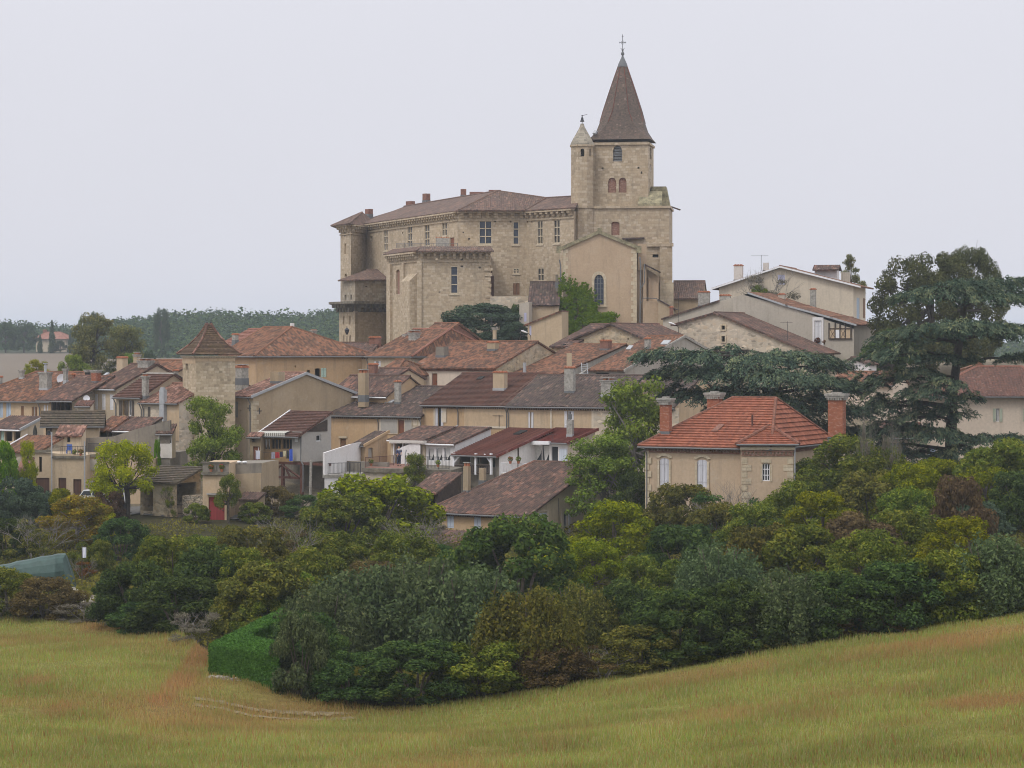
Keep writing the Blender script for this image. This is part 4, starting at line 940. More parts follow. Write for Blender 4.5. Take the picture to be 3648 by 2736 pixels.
b.box(g(2136, 828), .5, .45, .5)
b.build('coping', M['moss_stone'], church)
b = MB()
for px0, px1 in ((2005, 2016), (2256, 2269)):
    for k in range(22):
        z0 = 1200-k*14.2; ex = 8*(k % 2); p, q = (g(px0, z0), g(px1+ex, z0-13.5)) if px0 < 2100 else (g(px0-ex, z0), g(px1, z0-13.5)); L_ = (q-p).dot(e); b.obox(p, e, -d, 0, L_, 0, q.z-p.z, .003, .03+.01*(k % 2))
for px0, px1 in ((2108, 2117), (2151, 2160)): p, q = g(px0, 1092), g(px1, 1000); b.obox(p, e, -d, 0, (q-p).dot(e), 0, q.z-p.z, .003, .07)
cc = g(2134, 1000)
for k in range(10):
    th0, th1 = math.pi*k/10, math.pi*(k+1)/10; f = lambda th, rr: cc+e*(rr*math.cos(th))+UP*((rr*1.25)*math.sin(th)**.9)-d*.05
    b.poly([f(th0, .55), f(th0, .85), f(th1, .85), f(th1, .55)])
b.obox(g(2106, 1090), e, -d, 0, 1.75, -.14, 0, .003, .16)
b.build('dressed_stone', M['quoin'], church)
pipe(church, [g(1993, 925)-d*.2, g(1997, 945)-d*.12, g(1999, 1170)-d*.12], .09); pipe(church, [g(2279, 915)-d*.1, g(2282, 940)-d*.1, g(2280, 1200)-d*.1], .09)
pipe(church, [g(2296, 940)-d*.25, g(2296, 1005)-d*.25, g(2282, 1030)-d*.2], .07)
pipe(church, [g(2285, 1080)-d*.3, g(2291, 1062)-d*.3, g(2340, 1063)-d*.3, g(2349, 1085)-d*.3], .06)
b = MB()
def slab(px0, px1, y0, y1, Y, D, yl=None, m=0):
    a_, c_ = P(px0, y1, Y), P(px1, y0, Y); yl = yl if yl is not None else y0; zr = P(0, yl, Y).z
    b.hexa([V((a_.x, Y, a_.z-2)), V((c_.x, Y, a_.z-2)), V((c_.x, Y+D, a_.z-2)), V((a_.x, Y+D, a_.z-2)), V((a_.x, Y, c_.z)), V((c_.x, Y, zr)), V((c_.x, Y+D, zr)), V((a_.x, Y+D, c_.z))], m)
slab(2270, 2288, 890, 1200, 287, 7); slab(2290, 2303, 948, 1200, 286.5, 2, 960); slab(2303, 2348, 958, 1200, 288, 6, 985); slab(2310, 2345, 985, 1200, 287.4, .6, 1010)
slab(2290, 2345, 1072, 1200, 285.5, 2.2, 1072)
slab(2272, 2303, 868, 900, 286.6, 3)
b.build('side_buttress', M['church_render'], church)
r = MB(); tiles(r, (P(2294, 940, 286), P(2354, 970, 286.8), P(2354, 970, 294), P(2294, 940, 294)), 'c', .26); tiles(r, (P(2216, 851, 294.5), P(2296, 847, 294.5), P(2296, 838, 296), P(2216, 842, 296)), 'f'); r.build('aisle_roof', M['canal_dark'], church)
# ------------------------------------------------------------------ houses beside the church
house('house', 'low house with a steep grey-brown tiled roof tucked left of the church gable', (1884, 1086, 284), 1990, 4, 1150, ridge=(1935, 1009), pitch=.62, back=1.2, wm='beige', rm='canal_dark', tw=.3, chim=((1978, 978, 1990, 1010, '', 'dark_stone', 285.5),), gutter=None, deep=3)
xhouse('lean_to', 'beige lean-to with a red sloping roof edge below the church gable', [(1880, 1250), (2002, 1250), (2002, 1110), (1880, 1157)], 276, 8, 6, 'beige', 'canal_orange', (2,), win=(('s', 1867+19, 1160, 1893, 1195, 'lilac'),), style='f', ov=.5, cat='house', verge='canal_orange', deep=3)
xhouse('stone_house', 'pale rubble wall end with a narrow lilac shutter left of the church lean-to', [(1850, 1200), (1884, 1200), (1884, 1075), (1850, 1082)], 281, 8, 3, 'greyrender', win=(('s', 1867, 1114, 1876, 1146, 'lilac'),), cat='house', deep=3)
# ------------------------------------------------------------------ upper right houses
xhouse('house', 'large pale house with a wide low gable and roof lantern, top right of the village', [(2562, 1250), (3040, 1250), (3040, 1018), (2781, 953), (2562, 1024)], 285, 15, 11, 'cream', 'canal_orange', (2, 3), ov=.9, of=.5, verge='white_paint', deep=3,
       win=(('s', 2771, 979, 2796, 1014, 'lilac'),), winR=(('s', 3052, 1060, 3062, 1136, 'sh_blue'), ('s', 3074, 1062, 3082, 1134, 'sh_brown'), ('s', 3053, 1190, 3062, 1230, 'sh_blue')),
       chim=((2613, 947, 2649, 1000, 't', 'offwhite', 290), (2718, 936, 2740, 966, '', 'offwhite', 291)))
UH = HOUSES['large pale house with a wide low gable and roof lantern, top right of the village']
b = MB(); q0 = P(2902, 1010, 290); b.obox(q0, UH['e'], -UH['d'], 0, 2.55, 0, P(0, 958, 290).z-q0.z, -2, 0); lw = b.build('roof_lantern', M['white'], UH['R'])
r = MB(); A0 = P(2894, 961, 289.4); e_, d_ = UH['e'], UH['d']; tiles(r, (A0, A0+e_*3.0, A0+e_*3.0+d_*1.4+UP*.55, A0+d_*1.4+UP*.55), 'c', .24); tiles(r, (A0+d_*2.8, A0+e_*3+d_*2.8, A0+e_*3.0+d_*1.4+UP*.55, A0+d_*1.4+UP*.55), 'c', .24); r.build('lantern_roof', M['canal_brown'], UH['R'])
b = MB(); q0 = P(2996, 1012, 288)
for i in range(5): b.obox(q0, e_, -d_, i*.21, i*.21+.15, 0, 1.35, -.5, .0)
b.obox(q0, e_, -d_, .02, 1.0, 0, 1.2, -.42, -.05); b.build('chimney', M['greyrender'], UH['R'])
antenna(UH['R'], 2712, 908, 965, 290, 9, 1.9)
xhouse('house', 'grey rendered house with a long roof falling to a half-timbered bay on the right', [(2612, 1262), (3042, 1262), (3042, 1158), (2960, 1134), (2800, 1091), (2666, 1046), (2612, 1058)], 271, 24, 8, 'greyrender', 'canal_orange', (2, 3, 4), of=.2, ov=.35, verge='zinc_pale', deep=4,
       win=(('s', 2903, 1143, 2926, 1232, 'sh_white'),), chim=((2772, 1050, 2799, 1097, 't', 'greyrender', 275), (2886, 1032, 2908, 1098, 't', 'concrete', 279)))
TH = HOUSES['grey rendered house with a long roof falling to a half-timbered bay on the right']; O, e, d = TH['O'], TH['e'], TH['d']
g = lambda px, py: hit(px, py, O-d*.05, -d)
def fpl(mb, x0, y0, x1, y1, d0, d1, m=0): p, q = g(x0, y1), g(x1, y0); mb.obox(p, e, -d, 0, (q-p).dot(e), 0, q.z-p.z, d0, d1, m)
def fbar(mb, p, q, w=.07, dd=.05):
    a, c = g(*p), g(*q); s = (c-a).normalized().cross(d)*w; mb.hexa([a-s, c-s, c-s+d*.05, a-s+d*.05, a+s-d*dd, c+s-d*dd, c+s, a+s])
b = MB(); fpl(b, 2954, 1168, 3034, 1207, -.04, .06); b.build('bay_infill', M['ochre_light'], TH['T'])
b = MB()
for x in (2954, 2976, 2993, 3012, 3032): fpl(b, x-2, 1150, x+2, 1209, .0, .11)
for y in (1171, 1207): fpl(b, 2952, y-2, 3036, y+2, .0, .12)
for x0, x1 in ((2956, 2975), (2994, 3011)): fbar(b, (x0, 1173), (x1, 1206), .05, .1); fbar(b, (x1, 1173), (x0, 1206), .05, .1)
b.build('half_timbering', M['dark_wood'], TH['T'])
b = MB(); fpl(b, 2978, 1175, 2991, 1204, .02, .09); b.build('window', M['white_paint'], TH['T'])
b = MB(); fpl(b, 2895, 1135, 2902, 1250, -.02, .06); fpl(b, 2927, 1135, 2934, 1250, -.02, .06); fpl(b, 2895, 1130, 2934, 1142, -.02, .063); b.build('door_surround', M['white'], TH['T'])
xhouse('house', 'low grey wall with a sloping tiled coping and broad stained chimney by the church', [(2362, 1200), (2612, 1200), (2612, 1060), (2562, 1074), (2362, 1138)], 275, 12, 7, 'greyrender', 'canal_brown', (3,), style='f', of=.15, ov=.2, deep=4, chim=((2484, 1042, 2532, 1092, 't', 'concrete', 277), (2562, 1054, 2606, 1100, 't', 'concrete', 274.6)), verge='canal_brown')
xhouse('stone_house', 'pale stone gabled house with two small square windows, right of the church', [(2414, 1310), (2880, 1310), (2880, 1256), (2548, 1118), (2414, 1156)], 263, 24, 9, 'rubble_pale', 'canal_brown', (2, 3), ov=.7, of=.25, deep=4, verge='canal_brown',
       win=(('v', 2571, 1160, 2582, 1174), ('v', 2571, 1198, 2582, 1217)))
SH = HOUSES['pale stone gabled house with two small square windows, right of the church']; O, e, d = SH['O'], SH['e'], SH['d']; b = MB()
for y0, y1 in ((1158, 1175), (1195, 1218)):
    fpl(b, 2566, y0, 2570.5, y1+2, .003, .04); fpl(b, 2582.5, y0, 2587, y1+2, .003, .04); fpl(b, 2566, y0-4, 2587, y0+2, .003, .043); fpl(b, 2566, y1, 2587, y1+4, .003, .043)
b.build('window_surround', M['quoin'], SH['T'])
antenna(SH['R'], 2418, 1040, 1150, 268, 5, .8); antenna(SH['R'], 2806, 1145, 1225, 260, 6, 1.2)
house('house', 'long dark tiled roof seen side-on between the church tower and the large pale house', (2392, 1064, 296), 2500, 8, 1120, ridge=(2480, 1006), pitch=.42, wm='roughcast', rm='canal_castle', gutter=None, deep=3, chim=((2384, 1096, 2400, 1140, 't', 'brick_plain', 276),))
xhouse('house', 'narrow ochre wall with a brick chimney at the foot of the church buttress', [(2345, 1210), (2400, 1210), (2400, 1100), (2345, 1070)], 281, 6, 5, 'roughcast', 'canal_dark', (2,), style='f', deep=3)
xhouse('outbuilding', 'small white dovecote gable with dark nesting holes behind the cedar', [(3012, 1335), (3100, 1335), (3100, 1300), (3034, 1279), (3012, 1290)], 243, 15, 5, 'white', 'canal_brown', (2, 3), deep=5, verge='canal_dark',
       win=(('v', 3031, 1299, 3036, 1306), ('v', 3049, 1299, 3055, 1306), ('v', 3060, 1299, 3066, 1306), ('v', 3035, 1284, 3039, 1289)), cat='outbuilding')
house('house', 'low house with an orange roof showing between the two cedars', (2960, 1372, 238), 3180, 20, 1420, ridge=(3080, 1330), pitch=.3, wm='pinkish', rm='canal_orange')
house('house', 'pink-white house with pale green shutters and a brown tiled roof at the right edge', (3290, 1408, 216), 3760, 3, 1690, ridge=(3560, 1312), pitch=.40, rl=3478, rr=3640, wm='pinkish', rm='flat_brown', ov=.5, capmat='flat_pink', deep=3, tw=.26,
      win=(('o', 3548, 1455, 3560, 1502, 'sh_green'), ('o', 3655, 1455, 3668, 1502, 'sh_green'), ('s', 3380, 1455, 3410, 1502, 'sh_green'), ('v', 3520, 1600, 3548, 1660), ('s', 3185+120, 1590, 3335, 1650, 'sh_blue')))
xhouse('house', 'house with a pale gable and orange roof at the far right edge', [(3400, 1420), (3560, 1420), (3560, 1335), (3490, 1300), (3400, 1330)], 224, 10, 6, 'pinkish', 'canal_orange', (2, 3), deep=2)
house('house', 'low pinkish annexe behind the big cedar trunk with blue shutters', (3140, 1560, 213), 3292, 3, 1690, ridge=(3230, 1515), pitch=.3, wm='pinkish', rm='canal_brown', deep=3, win=(('s', 3196, 1578, 3226, 1655, 'sh_blue'),))

# ------------------------------------------------------------------ upper street
house('house', 'flat pink tiled roof half hidden behind the dovecote tower', (790, 1226, 282), 915, 50, 1300, ridge=(880, 1177), pitch=.42, wm='beige', rm='flat_pink', style='s', deep=3, chim=((826, 1193, 850, 1215, 't', 'concrete', 278),))
house('house', 'big hipped canal-tiled house with ochre walls and a mint shutter, right of the dovecote tower', (800, 1266, 256), 912, 58, 1400, ridge=(1039, 1170), pitch=.42, rl=940, rr=1039, wm='ochre', rm='canal_orange', tw=.3, ov=.4, deep=2.5,
      winR=(('vs', 1122, 1312, 1142, 1342), ('s', 1144, 1311, 1163, 1344, 'sh_mint'), ('v', 1050, 1302, 1054, 1309), ('vs', 1093, 1318, 1105, 1345)), win=(('v', 848, 1302, 868, 1312),),
      chim=((1034, 1151, 1048, 1172, 'w', 'white', 259), (1106, 1180, 1128, 1200, 'ct', 'concrete', 265)), down=())
house('house', 'ochre house with two pairs of brown shutters in the upper street', (1166, 1269, 257), 1312, 12, 1380, ridge=(1290, 1226), pitch=.30, wm='ochre_light', rm='canal_brown', deep=2.5, corn='wood', down=(1236,),
      win=(('o', 1199, 1283, 1208, 1330, 'sh_brown'), ('o', 1270, 1283, 1278, 1330, 'sh_brown')), chim=((1315, 1204, 1358, 1246, 't', 'brick_plain', 260),))
house('house', 'pale house with a hipped roof and two white-flashed chimneys below the castle', (1312, 1269, 255), 1466, 40, 1380, ridge=(1604, 1177), pitch=.38, rr=1604, wm='pale', rm='canal_orange', tw=.26, deep=2.5, capmat='flat_pink', down=(1312,),
      win=(('o', 1342, 1286, 1350, 1306, 'sh_white'),), chim=((1432, 1190, 1452, 1222, 'w', 'concrete', 258.5), (1455, 1188, 1497, 1226, 'cpw', 'concrete', 256.5), (1647, 1195, 1660, 1222, 'w', 'white_paint', 261)))
house('house', 'gabled house with an orange roof directly below the castle keep', (1440, 1240, 268), 1520, 40, 1300, peak=(1632, 1156), wm='brick_plain', rm='canal_orange', deep=2, gutter=None, verge='canal_orange', chim=((1756, 1170, 1768, 1212, 'c', 'beige', 268),))
H_ = HOUSES['gabled house with an orange roof directly below the castle keep']; antenna(H_['R'], 1752, 1128, 1180, 268, 5, 1.2)
xhouse('stone_house', 'rubble stone gable with small square holes under the church', [(2035, 1290), (2290, 1290), (2290, 1206), (2180, 1158), (2035, 1214)], 258, 34, 9, 'rubble', 'canal_brown', (2, 3), of=.3, ov=.6, deep=2, verge='canal_dark', win=(('v', 2063, 1211, 2067, 1216), ('v', 2146, 1206, 2152, 1211), ('v', 2235, 1205, 2240, 1210)))
house('stone_house', 'rubble house whose long roof slope lies left of the stone gable under the church', (1965, 1236, 257), 2036, 36, 1300, peak=(2178, 1160), wm='rubble', rm='canal_brown', gutter=None, deep=2, win=(('g', 2003, 1225, 2017, 1245, 'sh_paleblue', 1, 1),))
house('house', 'wide orange-brown roof with a rubble gable in the middle of the village', (1468, 1311, 249), 1768, 34, 1400, peak=(1914, 1222), wm='pinkish', wmR='rubble', rm='canal_orange', tw=.27, ov=.35, gutter=None, deep=2, corn='brick_old', win=(('d', 1538, 1330, 1558, 1385, 'door_rust'), ('v', 1472, 1322, 1475, 1328), ('v', 1482, 1322, 1485, 1328)),
      chim=((1735, 1221, 1778, 1247, 't', 'roughcast'), (1552, 1235, 1598, 1270, '', 'darkwall')))
house('house', 'bright orange canal roof with a thin metal flue, behind the long ochre row', (1812, 1333, 246), 1998, 36, 1420, peak=(2228, 1232), wm='greywall', rm='canal_orange', deep=2, gutter=None, chim=((2137, 1216, 2180, 1246, 't', 'brick_plain'), (1864, 1292, 1874, 1332, 'w', 'zinc_pale')))
house('house', 'orange-brown roof with two skylights left of the dark cedar', (2098, 1320, 244), 2226, 36, 1400, peak=(2436, 1202), wm='greywall', rm='canal_orange', deep=2, gutter=None, verge='concrete', win=(('v', 2122, 1328, 2168, 1340),),
      sky_=((2230, 1247, 2246, 1247, 2257, 1234, 2241, 1234, 'zinc_pale'), (2353, 1229, 2379, 1229, 2392, 1215, 2366, 1215, 'zinc_pale')), chim=((2296, 1208, 2320, 1242, 't', 'concrete'),))
H_ = HOUSES['orange-brown roof with two skylights left of the dark cedar']; b = MB()
A0, A1 = P(2050, 1338, 243), P(2226, 1236, 254.5); B0, B1 = A0-UP*1.1, A1-UP*1.1; nx_ = V((.25, -.1, 0))
b.hexa([B0, B0+nx_, B1+nx_, B1, A0, A0+nx_, A1+nx_, A1]); b.build('parapet', M['concrete'], H_['T'])

# ------------------------------------------------------------------ left part of the village
house('house', 'long house with a bright orange tiled roof at the far left edge', (-120, 1427, 240), 183, 27, 1620, ridge=(220, 1331), pitch=.36, rl=130, wm='ochre_light', rm='canal_orange', tw=.26, deep=2,
      win=(('s', -10, 1433, 11, 1488, 'sh_blue'), ('s', 22, 1433, 39, 1487, 'sh_blue'), ('s', 75, 1446, 85, 1483, 'sh_brown'), ('o', 120, 1449, 126, 1484, 'sh_brown'), ('s', 155, 1442, 162, 1475, 'sh_white'), ('s', 166, 1442, 171, 1472, 'sh_white')), down=(143,),
      chim=((140, 1329, 184, 1386, 'cfw', 'concrete'), (68, 1321, 87, 1349, 'cw', 'concrete'), (-6, 1345, 8, 1368, 't', 'concrete'), (226, 1317, 242, 1358, 'cw', 'concrete', 239), (258, 1336, 268, 1353, 't', 'brick_plain', 241)), dishes=((221, 1352, .52),))
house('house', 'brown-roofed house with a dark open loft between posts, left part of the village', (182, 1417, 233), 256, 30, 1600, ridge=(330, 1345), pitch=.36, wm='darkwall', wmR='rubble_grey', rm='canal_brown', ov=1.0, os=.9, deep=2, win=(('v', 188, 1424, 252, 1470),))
H_ = HOUSES['brown-roofed house with a dark open loft between posts, left part of the village']; b = MB(); O, e, d = H_['O'], H_['e'], H_['d']
for px in (187, 204, 217, 233, 253): p = hit(px, 1470, O-d*.06, -d); b.obox(p, e, -d, -.06, .06, 0, hit(px, 1421, O-d*.06, -d).z-p.z, -.06, .06)
b.build('loft_post', M['dark_wood'], H_['T']); dish(H_['T'], 308, 1420, 230, .3)
house('house', 'tiny white annexe with a scrap of red roof below a satellite dish', (274, 1446, 228), 322, 10, 1540, ridge=(300, 1432), pitch=.4, shed=True, wm='cream', rm='flat_brown', deep=2, win=(('s', 282, 1460, 300, 1490, 'sh_white'),))
house('house', 'house with a skylit orange roof and broad chimney, behind the three white shutters', (290, 1390, 243), 500, 42, 1450, ridge=(470, 1288), pitch=.38, wm='beige', rm='canal_orange', gutter=None, deep=2,
      sky_=((360, 1346, 368, 1346, 391, 1331, 380, 1331, 'zinc_pale'),), chim=((415, 1276, 456, 1332, 't', 'beige', 240), (475, 1266, 501, 1305, 'pc', 'beige', 243), (325, 1322, 361, 1362, 'c', 'brick_red', 235), (302, 1321, 322, 1350, 'cw', 'dark', 239)))
house('house', 'pale house with three tall white shutters in a row, left part of the village', (326, 1384, 235), 416, 42, 1560, peak=(560, 1303), back=7, wm='pale', rm='canal_brown', deep=3, gutter='zinc_pale', down=(327,), wmR='pale', corn='pale',
      win=(('s', 336, 1403, 349, 1459, 'sh_white'), ('s', 363, 1404, 376, 1460, 'sh_white'), ('s', 391, 1405, 404, 1461, 'sh_white')), chim=((489, 1288, 549, 1350, 'cp', 'concrete', 236.5),))
house('house', 'house with brown-black open shutters under a flat brown roof', (414, 1413, 231), 506, 42, 1560, peak=(618, 1338), back=6, wm='pale', rm='flat_brown', style='s', tw=.18, deep=3, down=(415,), capmat='concrete',
      win=(('o', 435, 1426, 447, 1481, 'sh_dark', 'l', 'pale_wood'), ('o', 458, 1426, 469, 1482, 'sh_dark')), chim=((505, 1343, 531, 1414, 'cp', 'concrete', 228.5), (617, 1322, 636, 1371, 't', 'concrete', 238)))
house('stone_house', 'stone and ochre house with grey duct, touching the left side of the dovecote tower', (505, 1434, 228), 638, 38, 1560, ridge=(630, 1372), pitch=.38, back=3, wm='rubble_pale', rm='canal_pink', deep=3, down=(506, 514),
      win=(('s', 526, 1449, 536, 1486, 'sh_dark'), ('s', 607, 1446, 622, 1497, 'sh_paleblue')))
H_ = HOUSES['stone and ochre house with grey duct, touching the left side of the dovecote tower']; O, e, d = H_['O'], H_['e'], H_['d']
b = MB(); p, q = hit(590, 1530, O-d*.02, -d), hit(638, 1440, O-d*.02, -d); b.obox(p, e, -d, 0, (q-p).dot(e), -1, q.z-p.z, -.01, .03); b.build('plaster', M['ochre_light'], H_['T'])
b = MB(); p = hit(578, 1500, O-d*.35, -d); b.obox(p, e, -d, -.28, .28, 0, P(0, 1388, p.y).z-p.z, -.3, .1); b.obox(p, e, -d, -.2, .2, P(0, 1388, p.y).z-p.z, P(0, 1380, p.y).z-p.z, -.2, .05); b.build('duct', M['zinc_pale'], H_['T'])
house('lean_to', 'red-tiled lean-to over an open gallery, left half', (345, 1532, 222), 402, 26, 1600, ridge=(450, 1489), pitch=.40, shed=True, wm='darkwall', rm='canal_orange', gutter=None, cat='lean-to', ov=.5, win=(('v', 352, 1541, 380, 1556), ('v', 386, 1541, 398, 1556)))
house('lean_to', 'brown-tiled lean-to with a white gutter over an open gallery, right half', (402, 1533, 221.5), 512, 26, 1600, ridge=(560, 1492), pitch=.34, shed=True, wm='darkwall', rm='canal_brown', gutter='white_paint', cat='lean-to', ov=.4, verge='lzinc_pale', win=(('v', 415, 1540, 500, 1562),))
house('house', 'narrow house under a mossy dark flat-tiled roof above the terraced facade', (163, 1514, 219), 352, -6, 1630, ridge=(290, 1473), pitch=.75, wm='beige', rm='mossy', style='s', tw=.2, os=.5, deep=2, gutter='zinc', win=(('g', 168, 1534, 180, 1570, 'sh_paleblue', 2, 1),))
H_ = HOUSES['narrow house under a mossy dark flat-tiled roof above the terraced facade']; O, e, d = H_['O'], H_['e'], H_['d']; b = MB()
for x in (166, 182, 280): fpl(b, x-1.5, 1517, x+1.5, 1625 if x < 200 else 1545, -.03, .06)
fpl(b, 163, 1526, 185, 1530, -.03, .065); fpl(b, 163, 1573, 185, 1577, -.03, .065); b.build('half_timbering', M['dark_wood'], H_['T'])
house('outbuilding', 'small lean-to room with chunky canal tiles on the terrace', (203, 1551, 216), 290, 6, 1626, ridge=(250, 1520), pitch=.5, shed=True, wm='pale', rm='canal_pink', tw=.34, gutter=None, deep=1, win=(('v', 239, 1556, 250, 1575),), cat='outbuilding', ov=.35)
xhouse('house', 'tall beige terrace facade with two dark doorways, lower left of the village', [(95, 1800), (305, 1800), (305, 1622), (95, 1609)], 212, 6, 5, 'beige', deep=3, win=(('v', 139, 1627, 149, 1681), ('d', 208, 1702, 236, 1795, 'door_brown'), ('d', 261, 1707, 290, 1795, 'door_brown'), ('d', 126, 1702, 176, 1790, 'door_brown')))
H_ = HOUSES['tall beige terrace facade with two dark doorways, lower left of the village']; O, e, d = H_['O'], H_['e'], H_['d']
b = MB(); fpl(b, 186, 1624, 306, 1633, -.1, .12); fpl(b, 95, 1603, 184, 1612, -.1, .12); b.build('ledge', M['dark_stone'], H_['T'])
for px in (186, 303): pipe(H_['T'], [g(px, 1540 if px < 200 else 1572)-d*.15, g(px, 1760)-d*.15], .06, 'zinc_pale')
railing(H_['T'], g(216, 1624)+d*.1, g(303, 1624)+d*.1, .8, .14, 'iron')
xhouse('house', 'patched facade with white doors below the lattice terrace, behind the yellow-green tree', [(305, 1820), (520, 1820), (520, 1640), (440, 1626), (305, 1622)], 213, 8, 5, 'ochre_light', deep=3, win=(('s', 314, 1713, 334, 1800, 'sh_white'), ('d', 338, 1716, 374, 1800, 'dark'), ('s', 376, 1718, 389, 1800, 'sh_white'), ('s', 424, 1720, 450, 1808, 'sh_white')))
H_ = HOUSES['patched facade with white doors below the lattice terrace, behind the yellow-green tree']; O, e, d = H_['O'], H_['e'], H_['d']
b = MB(); fpl(b, 303, 1620, 440, 1627, -.1, .1); b.build('ledge', M['dark_stone'], H_['T']); b = MB(); fpl(b, 312, 1636, 352, 1676, .003, .03); b.build('plaster', M['greyrender'], H_['T'])
railing(H_['T'], g(313, 1622)+d*.1, g(395, 1622)+d*.1, 1.0, .1, 'iron', 4)
xhouse('garden_wall', 'grey stained wall stepping up behind the lattice terrace', [(305, 1640), (606, 1640), (606, 1497), (480, 1530), (400, 1556), (305, 1560)], 217.5, 8, .4, 'darkwall', cat='wall', deep=3)
house('house', 'white oriel box with a band of windows and little tiled roof beside the dovecote tower', (562, 1544, 216.5), 613, 6, 1632, ridge=(610, 1516), pitch=.5, shed=True, wm='offwhite', wmR='beige', rm='canal_brown', gutter='zinc', deep=0, ov=.3, win=(('c', 566, 1546, 611, 1581, 'white_paint', 4),))
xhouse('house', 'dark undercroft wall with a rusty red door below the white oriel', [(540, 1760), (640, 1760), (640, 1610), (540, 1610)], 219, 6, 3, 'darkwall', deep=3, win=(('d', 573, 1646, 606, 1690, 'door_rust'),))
# dovecote tower
def dovecote():
    T = thing('dovecote_tower', 'square rubble-stone dovecote tower with a flared pyramid roof', 'tower', P(697, 1690, 226)); a = rad(-25.4); e = V((math.cos(a), -math.sin(a), 0)); d = V((math.sin(a), math.cos(a), 0)); O = V((*pl(697, 226), 0))
    k = (838-CX)/F; L = (k*O.y-O.x)/(e.x-k*e.y); zb = P(0, 1720, 226).z; z1 = P(0, 1268, 226).z; b = MB()
    S = (O, O+e*L, O+e*L+d*L, O+d*L)
    wl = openings(T, O+d*L, -d, -e, (('v', 661, 1283, 669, 1319), ('v', 669.5, 1382, 671.5, 1409)))
    wall(b, O, e, -d, [(0, zb), (L, zb), (L, z1), (0, z1)]); wall(b, O+d*L, -d, -e, [(0, zb), (L, zb), (L, z1), (0, z1)], [w[0] for w in wl], 0, .4)
    wall(b, O+e*L, d, e, [(0, zb), (L, zb), (L, z1), (0, z1)]); wall(b, O+e*L+d*L, -e, d, [(0, zb), (L, zb), (L, z1), (0, z1)]); b.build('wall', M['dovecote_stone'], T)
    b = MB(); zz = P(0, 1290, 226).z; b.obox(O, e, -d, .003, L-.003, zz+.05, z1-.2, .003, .035); b.obox(O+d*L, -d, -e, .003, L, P(0, 1296, 226).z, z1-.2, .003, .035); b.build('plaster', M['ochre_light'], T)
    b = MB()
    for o_, t, n in ((O, e, -d), (O+d*L, -d, -e), (O+e*L, d, e)):
        for i in range(int(L/.16)): b.obox(o_, t, n, i*.16+.02, i*.16+.12, z1-.2, z1-.08, .003, .12)
        b.obox(o_, t, n, -.12, L+.12, z1-.078, z1+.02, .003, .2)
    b.build('cornice', M['stone_trim'], T)
    c = O+e*L/2+d*L/2; r = MB(); prof = [(L/2+.42, 1262), (L/2+.05, 1249), (L/2-.45, 1231), (L/2-.95, 1207), (L/2-1.38, 1180), (.16, 1154)]
    R = [[c+(e*sx_+d*sy_)*h+UP*P(0, py, 228).z for sx_, sy_ in ((-1, -1), (1, -1), (1, 1), (-1, 1))] for h, py in prof]
    for i in range(len(R)-1):
        for j in range(4): tiles(r, (R[i][j], R[i][(j+1) % 4], R[i+1][(j+1) % 4], R[i+1][j]), 's', .11, .03, .05, skirt=i == 0)
    for j in range(4): r.tube([R[i][j]+UP*.06 for i in range(len(R))], .1, 6, 1)
    r.poly(R[-1]); ro = r.build('roof', [M['dove_tile'], M['canal_pink']], T)
    for s in (-1, 1):
        b = MB(); q = c+e*s*.17+UP*P(0, 1157, 228).z; b.lathe(q, [(.09, 0), (.1, .1), (.05, .14), (.09, .2), (.05, .28), (.01, .32)], 8); b.build('finial', M['iron'], ro)
dovecote()
house('house', 'house at the foot of the dovecote tower with grey verges and a broad roughcast gable', (822, 1412, 231), 902, 48, 1680, peak=(1089, 1334), wm='pale', wmR='roughcast', rm='canal_pink', tw=.27, deep=3, verge='zinc_pale', gutter='zinc', down=(824, 894),
      win=(('s', 836, 1430, 848, 1488, 'sh_grey'), ('s', 836, 1542, 848, 1575, 'sh_grey'), ('v', 855, 1460, 858, 1466)), chim=((962, 1325, 1016, 1362, '', 'roughcast'), (838, 1310, 886, 1352, 'pt', 'concrete', 236)))
H_ = HOUSES['house at the foot of the dovecote tower with grey verges and a broad roughcast gable']; O, e, d, L = H_['O'], H_['e'], H_['d'], H_['L']; b = MB()
for i in range(20):
    z0 = -.4-i*.42; w = .35 if i % 2 else .6; b.obox(O+e*L, d, e, 0, w, z0-.38, z0, .003, .035); b.obox(O, e, -d, L-(.95-w), L-.003, z0-.38, z0, .003, .035)
b.build('quoin', M['quoin'], H_['T']); b = MB()
for px, py, dr in ((924, 1464, 1), (888, 1454, 0)):
    b = MB()
    p = hit(px, py, O+e*(L+.05), e) if dr else hit(px, py, O-d*.05, -d); t = d if dr else e
    b.tube([p-UP*.28, p+UP*.28], .035, 5); b.tube([p-t*.28, p+t*.28], .035, 5)
    b.build('wall_anchor', M['iron'], H_['T'])
